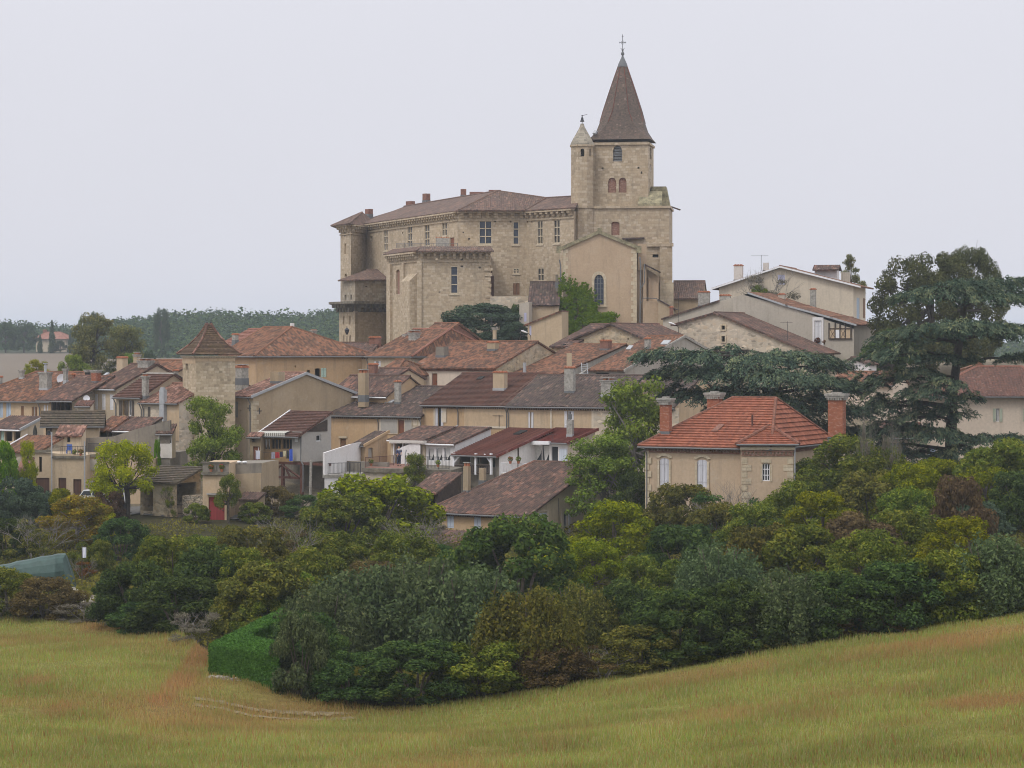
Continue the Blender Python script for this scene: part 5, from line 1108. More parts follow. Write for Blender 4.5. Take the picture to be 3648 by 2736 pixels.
# ------------------------------------------------------------------ middle of the village
house('house', 'house with a tangle of brown and orange hip roofs behind the twin-pot chimney', (1330, 1338, 246), 1400, 40, 1400, ridge=(1440, 1287), pitch=.42, rr=1440, wm='beige', rm='canal_orange', tw=.28, gutter=None, deep=2, chim=((1312, 1300, 1348, 1335, 't', 'brick_plain', 244),))
house('house', 'brown-roofed house with a small ochre gable, behind the tall twin-pot chimney', (1172, 1409, 238), 1380, 34, 1480, peak=(1458, 1345), wm='ochre', rm='canal_brown', deep=2, gutter='white_paint', chim=((1276, 1328, 1314, 1412, 'p', 'roughcast', 234),))
house('house', 'red-brown roof section right of the ochre gable in mid-village', (1300, 1352, 243), 1400, 34, 1420, ridge=(1420, 1318), pitch=.36, wm='beige', rm='canal_brown', gutter=None, deep=2)
house('house', 'large ochre house with a blank wall, grey panels and a long dark roof', (1166, 1479, 234), 1503, 28, 1640, ridge=(1480, 1382), pitch=.34, wm='ochre', rm='canal_dark', tw=.24, deep=3, corn='canal_brown', down=(1349, 1500),
      win=(('d', 1212, 1562, 1232, 1605, 'wood'), ('d', 1419, 1497, 1439, 1545, 'door_rust'), ('g', 1473, 1491, 1485, 1514, 'white_paint', 1, 1)),
      chim=((1405, 1361, 1430, 1437, 't', 'concrete'),), sky_=((1371, 1437, 1396, 1437, 1408, 1428, 1383, 1428, 'zinc_pale'), (1278, 1437, 1306, 1437, 1322, 1427, 1296, 1427, 'dark')))
H_ = HOUSES['large ochre house with a blank wall, grey panels and a long dark roof']; O, e, d = H_['O'], H_['e'], H_['d']
b = MB(); fpl(b, 1352, 1485, 1417, 1545, .003, .02); fpl(b, 1441, 1485, 1500, 1545, .003, .02); b.build('plaster', M['cream'], H_['T'])
b = MB(); fpl(b, 1357, 1494, 1415, 1541, .02, .05); b.build('panel', M['panel_grey'], H_['T']); b = MB(); fpl(b, 1443, 1497, 1470, 1541, .02, .05); b.build('panel', M['panel_grey'], H_['T'])
b = MB(); fpl(b, 1207, 1554, 1237, 1561, .003, .05); fpl(b, 1467, 1489, 1471.5, 1518, .003, .06); fpl(b, 1486.5, 1489, 1490, 1518, .003, .06); fpl(b, 1467, 1485, 1490, 1489, .003, .06); fpl(b, 1467, 1515, 1490, 1519, .003, .06)
for i in range(9): fpl(b, 1166, 1500+i*13, 1173+6*(i % 2), 1511+i*13, .003, .03)
b.build('stone_trim', M['quoin'], H_['T'])
house('house', 'left house of the long ochre row with weathered shutters under flat brown tiles', (1506, 1443, 229.5), 1802, 26, 1600, ridge=(1800, 1336), pitch=.33, wm='ochre', rm='flat_brown', style='s', tw=.2, deep=3, corn='canal_brown', down=(1633, 1806),
      win=(('o', 1561, 1453, 1571, 1521, 'sh_old', 'lr', 'iron'), ('s', 1719, 1468, 1756, 1527, 'sh_old')), chim=((1756, 1328, 1808, 1387, 'tw', 'beige'),),
      sky_=((1697, 1354, 1714, 1354, 1728, 1344, 1711, 1344, 'dark'),))
H_ = HOUSES['left house of the long ochre row with weathered shutters under flat brown tiles']; O, e, d = H_['O'], H_['e'], H_['d']
b = MB(); fpl(b, 1653, 1448, 1808, 1523, .003, .02); b.build('plaster', M['ochre_light'], H_['T'])
b = MB(); fpl(b, 1545, 1458, 1549, 1518, .003, .018); fpl(b, 1573, 1452, 1590, 1505, .003, .016); fpl(b, 1505, 1520, 1650, 1527, .003, .025); fpl(b, 1653, 1519, 1810, 1524, .02, .03); fpl(b, 1655, 1446, 1800, 1456, .02, .03); b.build('cement_patch', M['cream'], H_['T'])
house('house', 'right house of the long ochre row with narrow white shutters under dark canal tiles', (1808, 1448, 225.5), 2400, 22, 1620, ridge=(2140, 1343), pitch=.33, wm='ochre_light', rm='canal_dark', tw=.25, deep=3, corn='canal_brown', down=(1812,),
      win=(('o', 1889, 1468, 1895, 1527, 'sh_white', 'lr'), ('o', 2022, 1464, 2034, 1525, 'sh_white', 'lr'), ('o', 2190, 1465, 2212, 1516, 'sh_paleblue', 'l'), ('g', 2185, 1585, 2205, 1640, 'sh_paleblue', 2, 2)),
      chim=((2010, 1312, 2051, 1397, 't', 'concrete'), (2140, 1358, 2196, 1412, 'cpw', 'concrete')))
H_ = HOUSES['right house of the long ochre row with narrow white shutters under dark canal tiles']; O, e, d = H_['O'], H_['e'], H_['d']
b = MB(); fpl(b, 2113, 1455, 2420, 1680, .003, .03); b.build('bare_stone', M['rubble_pale'], H_['T'])
b = MB(); fpl(b, 1960, 1455, 1966, 1540, .003, .035); fpl(b, 2108, 1455, 2115, 1540, .03, .045); fpl(b, 1812, 1448, 2110, 1456, .003, .03); b.build('plaster_band', M['cream'], H_['T'])
b = MB(); p = hit(2028, 1262, P(2028, 1300, 242), V((0, -1, 0))); b.box(P(2028, 1330, 242), .5, .5, (1330-1258)*242/F); b.build('chimney', M['beige'], H_['R'])
antenna(H_['T'], 1778, 1477, 1520, 226, 5, .9); antenna(H_['R'], 2028, 1432, 1460, 229, 6, 1.2)

# lean-tos and terraces along the lower front
house('house', 'beige lean-to with an arched niche behind the balcony of the standing man', (1262, 1585, 224), 1302, 46, 1700, ridge=(1390, 1543), pitch=.4, shed=True, wm='ochre', wmR='ochre', rm='canal_dark', deep=2, verge='ochre', winR=(('bs', 1312, 1595, 1329, 1632, 'panel_grey'),))
house('lean_to', 'brown-roofed lean-to over the balcony door where the man stands', (1392, 1568, 224), 1512, 38, 1670, ridge=(1560, 1524), pitch=.24, shed=True, wm='pale', rm='canal_brown', gutter='white_paint', cat='lean-to', deep=1, win=(('v', 1409, 1578, 1434, 1660), ('c', 1441, 1580, 1462, 1660, 'white_paint'), ('c', 1466, 1580, 1500, 1660)))
H_ = HOUSES['brown-roofed lean-to over the balcony door where the man stands']; O, e, d = H_['O'], H_['e'], H_['d']
b = MB(); fpl(b, 1398, 1570, 1520, 1576, .0, .45)
for i in range(24): fpl(b, 1399+i*5, 1576, 1401.5+i*5, 1579, .38, .45)
b.build('awning', M['offwhite'], H_['T'])
b = MB()
for x in (1406, 1437): fpl(b, x-1.5, 1579, x+1.5, 1662, .05, .13)
b.build('door_frame', M['white_paint'], H_['T'])
house('house', 'white-walled lean-to with three curtained windows and a mossy roof', (1507, 1580, 222), 1622, 38, 1680, ridge=(1700, 1526), pitch=.25, shed=True, wm='white', rm='canal_brown', gutter='white_paint', deep=1, verge='lzinc_pale', win=(('c', 1524, 1595, 1546, 1643), ('c', 1553, 1595, 1575, 1643), ('c', 1582, 1595, 1604, 1643)))
H_ = HOUSES['white-walled lean-to with three curtained windows and a mossy roof']; O, e, d = H_['O'], H_['e'], H_['d']
b = MB(); wall(b, *(lambda p: (V((p.x, p.y, 0)), V((-e.x, -e.y, 0))*-1, -d))(O-e*2.2-d*.6), [(0, P(0, 1690, 220).z), (2.4, P(0, 1690, 220).z), (2.4, P(0, 1578, 220).z), (1.6, P(0, 1581, 220).z), (.3, P(0, 1597, 220).z), (0, P(0, 1602, 220).z)]); b.build('side_wall', M['white'], H_['T'])
pipe(H_['T'], [P(1448, 1602, 219), P(1444, 1615, 219), P(1443, 1760, 219)], .06, 'zinc_pale')
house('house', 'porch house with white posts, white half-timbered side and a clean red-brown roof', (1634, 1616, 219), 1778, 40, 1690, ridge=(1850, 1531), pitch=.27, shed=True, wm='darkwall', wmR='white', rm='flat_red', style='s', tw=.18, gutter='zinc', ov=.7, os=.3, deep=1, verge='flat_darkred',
      win=(('v', 1640, 1622, 1674, 1664), ('v', 1688, 1622, 1706, 1664), ('v', 1712, 1622, 1740, 1664), ('v', 1746, 1622, 1764, 1664)), sky_=((1829, 1549, 1852, 1549, 1880, 1537, 1856, 1536, 'dark'),))
H_ = HOUSES['porch house with white posts, white half-timbered side and a clean red-brown roof']; O, e, d, L = H_['O'], H_['e'], H_['d'], H_['L']
b = MB()
for x in (1631, 1709, 1763):
    p = g(x, 1690)-d*.5; zt_ = g(x, 1614).z; b.obox(p, e, -d, -.09, .09, 0, zt_-p.z, -.09, .09)
    if x != 1709:
        s = 1 if x < 1700 else -1; q = V((p.x, p.y, zt_-.1)); b.tube([q-UP*.75, q+e*s*.75], .07, 5)
b.build('porch_post', M['white_paint'], H_['T'])
railing(H_['T'], g(1637, 1688)-d*.5, g(1760, 1688)-d*.5, .75, .2, 'dark_wood', 2, r=.05)
b = MB()
for x in (1846,): p = hit(x, 1680, O+e*(L+.02), e); b.obox(p, d, e, -.06, .06, 0, hit(x, 1580, O+e*(L+.02), e).z-p.z, -.02, .05)
b.build('half_timbering', M['dark_wood'], H_['T'])
house('house', 'glazed lean-to with curtains, awning and dark red roof, right end of the terrace row', (1888, 1574, 220), 2022, 40, 1680, ridge=(2060, 1533), pitch=.25, shed=True, wm='white', wmR='cream', rm='flat_darkred', style='s', tw=.18, gutter='zinc', deep=1.5, verge='flat_darkred', ov=.35, os=.25,
      win=(('c', 1891, 1585, 1930, 1650, 'white_paint', 1), ('c', 1931, 1585, 1957, 1650, 'zinc'), ('g', 1962, 1588, 1988, 1650, 'white_paint', 1, 1)))
H_ = HOUSES['glazed lean-to with curtains, awning and dark red roof, right end of the terrace row']; O, e, d = H_['O'], H_['e'], H_['d']
b = MB(); fpl(b, 1886, 1572, 1970, 1581, .05, .6)
for i in range(20): fpl(b, 1886+i*4.2, 1581, 1889+i*4.2, 1584, .5, .6)
b.build('awning', M['white_paint'], H_['T']); b = MB(); fpl(b, 1994, 1600, 2020, 1648, .01, .06); b.build('shutter', M['sh_paleblue'], H_['T'])
chimney(H_['R'], P(2031, 1552, 219), .5, .5, (1552-1496)*219/F, .3, 'w', 'concrete'); b = MB(); b.box(P(2031, 1494, 219), .34, .34, .45); b.build('cowl', M['zinc'], H_['R']); antenna(H_['R'], 1970, 1545, 1575, 217, 6, 1)
# terraces (structure of the lower houses)
T = thing('terrace', 'white-walled terrace with railing and a sloping white side wall, below the blank ochre wall', 'terrace', P(1158, 1760, 216)); b = MB()
zs = P(0, 1692, 214).z; A0 = P(1156, 1692, 214); A1 = P(1296, 1684, 219)
b.prism([(A0.x, A0.y), (A1.x, A1.y-3.2), (A1.x+.4, A1.y+4), (A0.x+.6, A0.y+6)], P(0, 1800, 214).z-2, zs-.25); b.build('wall', M['white'], T)
b = MB(); b.prism([(A0.x-.15, A0.y-.15), (A1.x, A1.y-3.4), (A1.x+.4, A1.y+4), (A0.x+.45, A0.y+6)], zs-.25, zs); b.build('slab', M['concrete'], T)
b = MB(); s0 = V((A0.x+.02, A0.y+.1, 0)); t = V((.55, 1, 0)).normalized(); n = t.cross(UP); zz = lambda py: P(0, py, 216).z
s0 = V((*pl(1157, 214.6), 0)); s1 = V((*pl(1252, 221), 0)); t = (s1-s0); Ls = t.length; t.normalize(); n = t.cross(UP)
for off in (0, -.18): wall(b, s0+n*off, t, n, [(0, zs-.1), (Ls*1.45, zs-.1), (Ls*1.45, P(0, 1578, 221).z), (Ls, P(0, 1582, 221).z), (0, P(0, 1613, 214.6).z)])
q = lambda x, z, o: s0+t*x+UP*z+n*o
b.poly([q(0, zs, 0), q(0, P(0, 1613, 214.6).z, 0), q(0, P(0, 1613, 214.6).z, -.18), q(0, zs, -.18)]); b.poly([q(0, P(0, 1613, 214.6).z, 0), q(Ls, P(0, 1582, 221).z, 0), q(Ls, P(0, 1582, 221).z, -.18), q(0, P(0, 1613, 214.6).z, -.18)])
b.build('side_wall', M['white'], T)
railing(T, V((A0.x+.3, A0.y+.05, zs)), V((A1.x-.1, A1.y-3.2, zs)), .98, .13, 'iron', 3)
T = thing('terrace', 'rubble-based balcony terrace with red floor where the man stands', 'terrace', P(1300, 1760, 216)); b = MB(); zs = P(0, 1665, 217).z
a_, c_ = pl(1294, 216), pl(1605, 212.5); bk = lambda p: (p[0]+1.6, p[1]+9)
b.prism([a_, pl(1448, 214.5), bk(pl(1448, 214.5)), bk(a_)], P(0, 1800, 216).z-2, zs-.35); b.build('wall', M['rubble_pale'], T)
b = MB(); b.prism([pl(1448, 214.4), c_, bk(c_), bk(pl(1448, 214.4))], P(0, 1800, 216).z-2, zs-.35); b.build('rendered_wall', M['greyrender'], T)
b = MB(); b.prism([(a_[0]-.1, a_[1]-.2), (c_[0]+.1, c_[1]-.2), bk(c_), bk(a_)], zs-.35, zs); b.build('slab', M['dark_stone'], T)
b = MB(); b.prism([(a_[0]+.1, a_[1]+.2), pl(1448, 214.9), bk(pl(1448, 214.9)), bk(a_)], zs+.003, zs+.03); b.build('floor', M['brick_plain'], T)
railing(T, V((*pl(1302, 216.3), zs+.03)), V((*pl(1402, 219.8), zs+.03)), .85, .14, 'redbrown_wood', 2); railing(T, V((*pl(1450, 214.7), zs)), V((*pl(1600, 213), zs)), 1.05, .13, 'iron', 4)
T = thing('terrace', 'low white balcony railing with flower pots beside the half-timbered porch house', 'terrace', P(1790, 1700, 211)); b = MB(); zs = P(0, 1690, 212).z
a_, c_ = pl(1785, 213), pl(1990, 211.5); b.prism([a_, c_, (c_[0]+1, c_[1]+7), (a_[0]+1, a_[1]+6)], zs-4, zs); b.build('wall', M['greyrender'], T); railing(T, V((*a_, zs)), V((*pl(1900, 212.2), zs)), .9, .14, 'white_paint', 3, r=.02)

# timber gallery house
house('house', 'house with a wooden glazed gallery, striped awning and grey side wall on a timber truss', (936, 1542, 220), 1077, 36, 1642, peak=(1180, 1472), shed=True, wm='pale_wood', wmR='panel_grey', rm='flat_brown', style='s', tw=.18, gutter='zinc', ov=.75, os=.2, deep=0, verge='lwhite_paint',
      win=(('c', 940, 1562, 962, 1602, 'pale_wood', 2), ('g', 965, 1562, 1000, 1602, 'pale_wood', 3, 1), ('g', 1004, 1562, 1040, 1602, 'pale_wood', 3, 1)), winR=(('g', 1127, 1549, 1144, 1572, 'white_paint', 1, 1),))
H_ = HOUSES['house with a wooden glazed gallery, striped awning and grey side wall on a timber truss']; O, e, d, L = H_['O'], H_['e'], H_['d'], H_['L']
b = MB(); fpl(b, 1043, 1538, 1078, 1642, .004, .12); b.build('plaster', M['panel_grey'], H_['T']); b = MB(); fpl(b, 1054, 1558, 1065, 1574, .12, .16); b.build('window', M['white_paint'], H_['T'])
b = MB(); r0 = hit(1080, 1539, O+e*(L+.02), e); r1 = hit(1166, 1494, O+e*(L+.02), e); r2 = hit(1166, 1536, O+e*(L+.02), e); b.poly([r0, r2, r1]); b.poly([r0+e*.03, r1+e*.03, r2+e*.03][::-1]); b.build('gable_boards', M['dark_wood'], H_['T'])
s = NT('stripes'); uvx = s.n('SeparateXYZ'); s.l(s.n('UVMap').outputs[0], uvx.inputs[0]); s.col(s.mix(s.math('GREATER_THAN', s.math('FRACT', s.math('MULTIPLY', uvx.outputs[0], 4.2)), .5), (.62, .60, .55), (.2, .19, .16)))
b = MB(); p, q = g(928, 1547)-d*.72, g(1034, 1547)-d*.72; b.poly([p-UP*.3, q-UP*.3, q+UP*.12, p+UP*.12]); b.poly([p+UP*.12, q+UP*.12, q+d*.7+UP*.3, p+d*.7+UP*.3]); b.build('awning', M['stripes'], H_['T'])
pipe(H_['T'], [g(1076, 1545)-d*.15, g(1075, 1640)-d*.15, g(1085, 1655)-d*.2, g(1085, 1752)-d*.2], .06)
b = MB(); zf = P(0, 1642, 220).z; zg_ = P(0, 1790, 220).z; o2 = V((O.x, O.y, 0))
for u in (.15, L*.5, L-.1): b.obox(o2, e, -d, u-.12, u+.12, zg_-1, zf, -.2, .05)
b.obox(o2, e, -d, -.1, L+3, zf-.22, zf, -.3, .1); b.obox(o2, e, -d, 0, L, zf-1.45, zf-1.25, -.2, .03)
f = lambda u, z: o2+e*u-d*.03+UP*z
for u0, z0, u1, z1 in ((.2, zf-1.3, L*.5, zf-.3), (L*.5, zf-.3, L-.2, zf-1.3), (L*.3, zf-1.3, L*.42, zf-.45), (L*.7, zf-1.3, L*.58, zf-.45)): b.tube([f(u0, z0), f(u1, z1)], .1, 5)
b.build('truss', M['redbrown_wood'], H_['T'])
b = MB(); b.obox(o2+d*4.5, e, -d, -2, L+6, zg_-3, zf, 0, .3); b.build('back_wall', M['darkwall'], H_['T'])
b = MB(); p = V((*pl(1104, 216.5), zg_-1)); b.tube([p, V((p.x+.1, p.y, P(0, 1640, 216.5).z))], .13, 6); b.build('prop', M['concrete'], H_['T'])
house('shed', 'small brick privy with two scraps of tiled roof left of the wooden gallery', (890, 1556, 219), 930, 20, 1660, ridge=(925, 1546), pitch=.4, shed=True, wm='roughcast', rm='canal_pink', gutter='zinc', deep=1, win=(('v', 897, 1560, 910, 1576), ('d', 901, 1590, 926, 1650, 'door_rust')), cat='shed')
# barns and walls at the bottom left
house('barn', 'stone barn with a mossy sagging roof and dark open side', (500, 1716, 206), 624, 34, 1830, ridge=(690, 1668), pitch=.34, shed=True, wm='rubble', rm='mossy', style='s', tw=.22, gutter=None, ov=.35, os=.5, deep=2, win=(('v', 508, 1740, 545, 1822), ('s', 424+80, 1800, 506, 1806, 'sh_old')), winR=(('v', 630, 1722, 700, 1800),), cat='barn')
xhouse('garden_wall', 'low rough stone wall with a flat top, left of the red garage door', [(650, 1850), (722, 1850), (722, 1763), (650, 1765)], 204.5, 10, .6, 'dry_stone', cat='wall', deep=2)
b = MB(); T = thing('gate', 'grey picket gate of weathered pales beside the stone barn', 'gate', P(632, 1840, 204.2))
for i in range(10): x = 617+i*3.4; p = P(x, 1842, 204.2-.02*i); b.box(p, .045, .03, (1842-(1782+random.uniform(-3, 6)))*204/F)
b.build('pales', M['bark'], T); b = MB(); b.tube([P(614, 1830, 204.3), P(650, 1828, 204.1)], .04, 5); b.tube([P(614, 1798, 204.3), P(650, 1796, 204.1)], .04, 5); b.build('rail', M['bark_dark'], T)
xhouse('garage', 'ochre garage block with a dark red door and a parapet of flower pots on top', [(722, 1870), (815, 1870), (815, 1650), (722, 1650)], 202.5, 4, 5, 'ochre_light', deep=2, win=(('d', 743, 1770, 800, 1862, 'door_red'),), cat='garage')
H_ = HOUSES['ochre garage block with a dark red door and a parapet of flower pots on top']; O, e, d = H_['O'], H_['e'], H_['d']
b = MB(); fpl(b, 718, 1681, 816, 1692, -.1, .18); fpl(b, 716, 1645, 817, 1651, -.1, .12); fpl(b, 766, 1651, 772, 1682, .003, .1); b.build('ledge', M['dark_stone'], H_['T']); b = MB(); fpl(b, 722, 1651, 815, 1682, .003, .03); b.build('stained_parapet', M['darkwall'], H_['T'])
b = MB(); fpl(b, 738, 1757, 806, 1763, .003, .25); b.build('door_hood', M['concrete'], H_['T'])
xhouse('garden_wall', 'tall grey stained terrace wall right of the garage block', [(813, 1800), (932, 1800), (932, 1650), (813, 1652)], 205.5, 8, 6, 'darkwall', cat='wall', deep=3, wmR='roughcast')
xhouse('garden_wall', 'ochre lower band of wall below the stained terrace wall', [(816, 1800), (930, 1780), (930, 1685), (816, 1690)], 205.3, 8, .15, 'roughcast', cat='wall', deep=2)
house('lean_to', 'scrap of dark red lean-to roof at the foot of the terrace wall', (852, 1780, 203), 920, 20, 1800, ridge=(925, 1760), pitch=.32, shed=True, wm='roughcast', rm='canal_brown', gutter=None, cat='lean-to')
# far-left foreground houses
house('house', 'low house with a brown roof and open dark veranda at the left edge', (-40, 1528, 226), 76, 32, 1620, ridge=(60, 1487), pitch=.34, shed=True, wm='beige', wmR='pale', rm='canal_brown', gutter='white_paint', deep=2, verge='zinc_pale', win=(('v', 18, 1537, 44, 1572), ('v', 49, 1537, 72, 1572), ('d', 0, 1535, 15, 1570, 'sh_mint')))
house('shed', 'low shed with a worn red roof and white verge at the left edge', (10, 1608, 216), 140, 34, 1680, ridge=(110, 1556), pitch=.38, shed=True, wm='rubble_grey', rm='canal_orange', gutter=None, deep=2, verge='lwhite_paint', cat='shed')
house('shed', 'narrow old tiled lean-to between the ivy and the terraced facade', (64, 1688, 209), 98, 10, 1740, ridge=(85, 1635), pitch=.9, shed=True, wm='darkwall', rm='canal_pink', gutter=None, deep=2, cat='shed')
# lower centre house with the big canal roof
house('house', 'long low house with a big weathered canal-tiled roof among the trees, centre foreground', (1534, 1822, 202), 1880, 34, 1920, ridge=(2060, 1655), pitch=.37, rl=1905, wm='ochre', wmR='pale', rm='canal_brown', tw=.25, deep=3, ov=.4, os=.3, gutter='zinc', corn='canal_brown', down=(1545,),
      win=(('s', 1593, 1836, 1617, 1882, 'sh_paleblue'), ('s', 1689, 1832, 1713, 1890, 'sh_paleblue'), ('s', 1790, 1832, 1810, 1870, 'sh_paleblue')), winR=(('s', 1920, 1828, 1948, 1868, 'sh_paleblue'), ('o', 2006, 1826, 2022, 1898, 'sh_white', 'r')),
      chim=((1650, 1661, 1677, 1752, 'p', 'roughcast'), (1706, 1668, 1732, 1716, '', 'roughcast')))
H_ = HOUSES['long low house with a big weathered canal-tiled roof among the trees, centre foreground']; O, e, d, L = H_['O'], H_['e'], H_['d'], H_['L']
g2 = lambda px, py: hit(px, py, O+e*(L+.01), e); b = MB()
for x0, y0, x1, y1 in ((1914, 1818, 1920, 1872), (1948, 1818, 1954, 1872), (1914, 1816, 1954, 1824), (1999, 1812, 2006, 1900), (2030, 1812, 2036, 1900), (1999, 1810, 2036, 1820)):
    p, q = g2(x0, y1), g2(x1, y0); b.obox(p, d, e, 0, (q-p).dot(d), 0, q.z-p.z, 0, .05)
b.build('window_surround', M['cream'], H_['T']); pipe(H_['T'], [g2(1990, 1775), g2(1992, 1900)], .03, 'iron')
house('shed', 'open cart shed with an old tiled roof left of the big canal roof', (1470, 1752, 207), 1560, 30, 1800, ridge=(1640, 1690), pitch=.36, shed=True, wm='dark_wood', rm='canal_brown', gutter=None, deep=2, ov=.5, win=(('v', 1480, 1758, 1550, 1800),), cat='shed')
house('lean_to', 'low red roof with a white verge in front of the centre house', (1490, 1930, 197), 1760, 34, 1960, ridge=(1600, 1895), pitch=.3, shed=True, wm='beige', rm='canal_brown', gutter=None, cat='lean-to', verge='lwhite_paint')
# orange villa
VL = 'square ochre villa with a bright orange hipped roof and brick chimneys, lower right'
house('villa', VL, (2298, 1585, 190), 2735, 27, 1960, ridge=(2690, 1424), pitch=.49, rl=2612, rr=2764, wm='villa_wall', rm='villa_tile', style='s', tw=.24, ov=.42, deep=3, gutter='zinc', capmat='villa_cap', cat='villa',
      win=(('ss', 2350, 1632, 2383, 1731, 'sh_old'), ('ss', 2484, 1637, 2519, 1736, 'sh_old')), winR=(('v', 2842, 1645, 2858, 1682),), chim=((2350, 1428, 2394, 1542, 'd', 'brick_red'), (2518, 1408, 2574, 1470, 'd', 'brick_red', 197), (2949, 1412, 3014, 1562, 'd', 'brick_red', 187.5)), down=(2306,),
      sky_=((2535, 1539, 2556, 1539, 2582, 1515, 2561, 1515, 'brick_plain'),))
H_ = HOUSES[VL]; O, e, d, L = H_['O'], H_['e'], H_['d'], H_['L']
def frieze(b, o, t, n, L_, z):
    b.obox(o, t, n, 0, L_, z+.3, z+.4, .003, .14); b.obox(o, t, n, 0, L_, z, z+.1, .003, .07)
    k = int(L_/.26)
    for i in range(k): b.obox(o, t, n, (i+.15)*L_/k, (i+.7)*L_/k, z+.103, z+.297, .003, .12)
b = MB(); frieze(b, O, e, -d, L, -.55); frieze(b, O+e*L, d, e, H_['D'], -.55); b.build('cornice', M['brick_old'], H_['T'])
b = MB()
for i in range(14): fpl(b, 2299, 1606+i*24, 2312+9*(i % 2), 1627+i*24, .003, .035)
b.build('quoin', M['quoin'], H_['T'])
for x0, x1, yt, yb in ((2350, 2383, 1632, 1731), (2484, 2519, 1637, 1736)):
    b = MB(); fpl(b, x0-7, yt+8, x0-1, yb, .003, .05); fpl(b, x1+1, yt+8, x1+7, yb, .003, .05); fpl(b, x0-8, yb, x1+8, yb+7, .003, .14)
    p, q = g(x0, yt), g(x1, yt); c = (p+q)/2-UP*.15; R_ = (q-p).length/2+.06
    b.build('dressed_stone', M['quoin'], H_['T']); b = MB()
    for k in range(7):
        a0, a1 = math.pi*(.12+.76*k/7), math.pi*(.12+.76*(k+1)/7); ff = lambda a, r: c+e*(r*math.cos(a))+UP*(r*.62*math.sin(a)+.05)-d*.05
        b.poly([ff(a0, R_), ff(a0, R_+.3), ff(a1, R_+.3), ff(a1, R_)])
    b.build('arch', M['quoin'], H_['T'])
b = MB(); p = hit(2680, 1518, O+UP*.14, H_['nn']); b.tube([p-UP*.3, p+UP*.85], .08, 6); b.build('vent_pipe', M['redbrown_wood'], H_['R'])
# canted bay at the corner of the villa
a_ = rad(2); be = V((math.cos(a_), -math.sin(a_), 0)); bd = V((math.sin(a_), math.cos(a_), 0)); c0 = V((*pl(2641, 185.2), 0)); Lb = (2826-2641)*185.2/F; zt_ = P(0, 1588, 185).z; zb_ = P(0, 1960, 185).z
b = MB(); wn = openings(H_['T'], c0, be, -bd, (('gs', 2716, 1651, 2743, 1714, 'white_paint', 3, 3),)); wall(b, c0, be, -bd, [(0, zb_), (Lb, zb_), (Lb, zt_), (0, zt_)], [w[0] for w in wn])
wall(b, c0+be*Lb, bd, be, [(0, zb_), (2.6, zb_), (2.6, zt_), (0, zt_)]); wall(b, c0+bd*2.6, -bd, -be, [(0, zb_), (2.6, zb_), (2.6, zt_), (0, zt_)]); b.build('bay_wall', M['villa_wall'], H_['T'])
for h, k, o in wn: fit(H_['T'], c0, be, -bd, h, k, o)
b = MB(); frieze(b, c0+UP*zt_, be, -bd, Lb, -.75); frieze(b, c0+be*Lb+UP*zt_, bd, be, 2.6, -.75); b.build('bay_cornice', M['brick_old'], H_['T'])
b = MB(); q0 = c0; e, d, O = be, bd, c0
b.obox(c0+UP*zt_, be, -bd, -.1, Lb+.1, -.3, -.1, .003, .22)
for i in range(12):
    z0 = zt_-.9-i*.5; w = .45+.28*(i % 2); b.obox(c0, be, -bd, .003, w, z0-.44, z0, .003, .04); b.obox(c0, be, -bd, Lb-w, Lb-.003, z0-.44, z0, .003, .04)
for x0, x1 in ((2709, 2715), (2744, 2750)): fpl(b, x0, 1655, x1, 1716, -.02, .0)
fpl(b, 2712, 1636, 2747, 1649, -.02, .01); b.build('bay_quoin', M['quoin'], H_['T'])
r = MB(); ov = .38; ap = P(2742, 1519, 188.6); zz = zt_+.1; f = lambda u, v: V((*(c0+be*u+bd*v).xy, zz)); tiles(r, (f(-ov, -ov), f(Lb+ov, -ov), ap), 's', .24, .05); tiles(r, (f(Lb+ov, -ov), f(Lb+ov, 5), ap), 's', .24, .05); tiles(r, (f(-ov, 5), f(-ov, -ov), ap), 's', .24, .05)
for p in (f(-ov, -ov), f(Lb+ov, -ov)): r.tube([p+UP*.05, ap+UP*.08], .13, 6, 1)
br = r.build('bay_roof', [M['villa_tile'], M['villa_cap']], H_['T']); pipe(H_['T'], [f(-ov, -ov-.05)-UP*.03, f(Lb+ov, -ov-.05)-UP*.03], .08, 'zinc', 'gutter'); pipe(H_['T'], [f(Lb+.1, -.1), f(Lb+.1, -.1)-UP*8], .05, 'zinc_pale')
# ------------------------------------------------------------------ plants
def cloud_mesh(name, c, nrm, size, asp, rnd, mat, bend=None):
    """many small leaf-shaped faces at c facing nrm"""
    n = len(c); nrm = nrm/np.maximum(1e-6, np.linalg.norm(nrm, axis=1))[:, None]
    if bend is None: a = rng.normal(size=(n, 3))
    else: a = bend+rng.normal(size=(n, 3))*.35
    t = a-nrm*(a*nrm).sum(1)[:, None]; t /= np.maximum(1e-6, np.linalg.norm(t, axis=1))[:, None]; s = np.cross(nrm, t)
    L = (size*.5)[:, None]; w = L*asp
    v = np.stack([c-t*L, c+s*w-t*L*.15, c+t*L, c-s*w-t*L*.15], 1).reshape(-1, 3)
    me = bpy.data.meshes.new(name); me.vertices.add(4*n); me.vertices.foreach_set('co', v.astype(np.float32).ravel())
    me.loops.add(4*n); me.loops.foreach_set('vertex_index', np.arange(4*n, dtype=np.int32)); me.polygons.add(n)
    me.polygons.foreach_set('loop_start', np.arange(0, 4*n, 4, dtype=np.int32))
    me.update(calc_edges=True); at = me.attributes.new('rnd', 'FLOAT', 'FACE'); at.data.foreach_set('value', rnd.astype(np.float32))
    me.materials.append(mat); return me
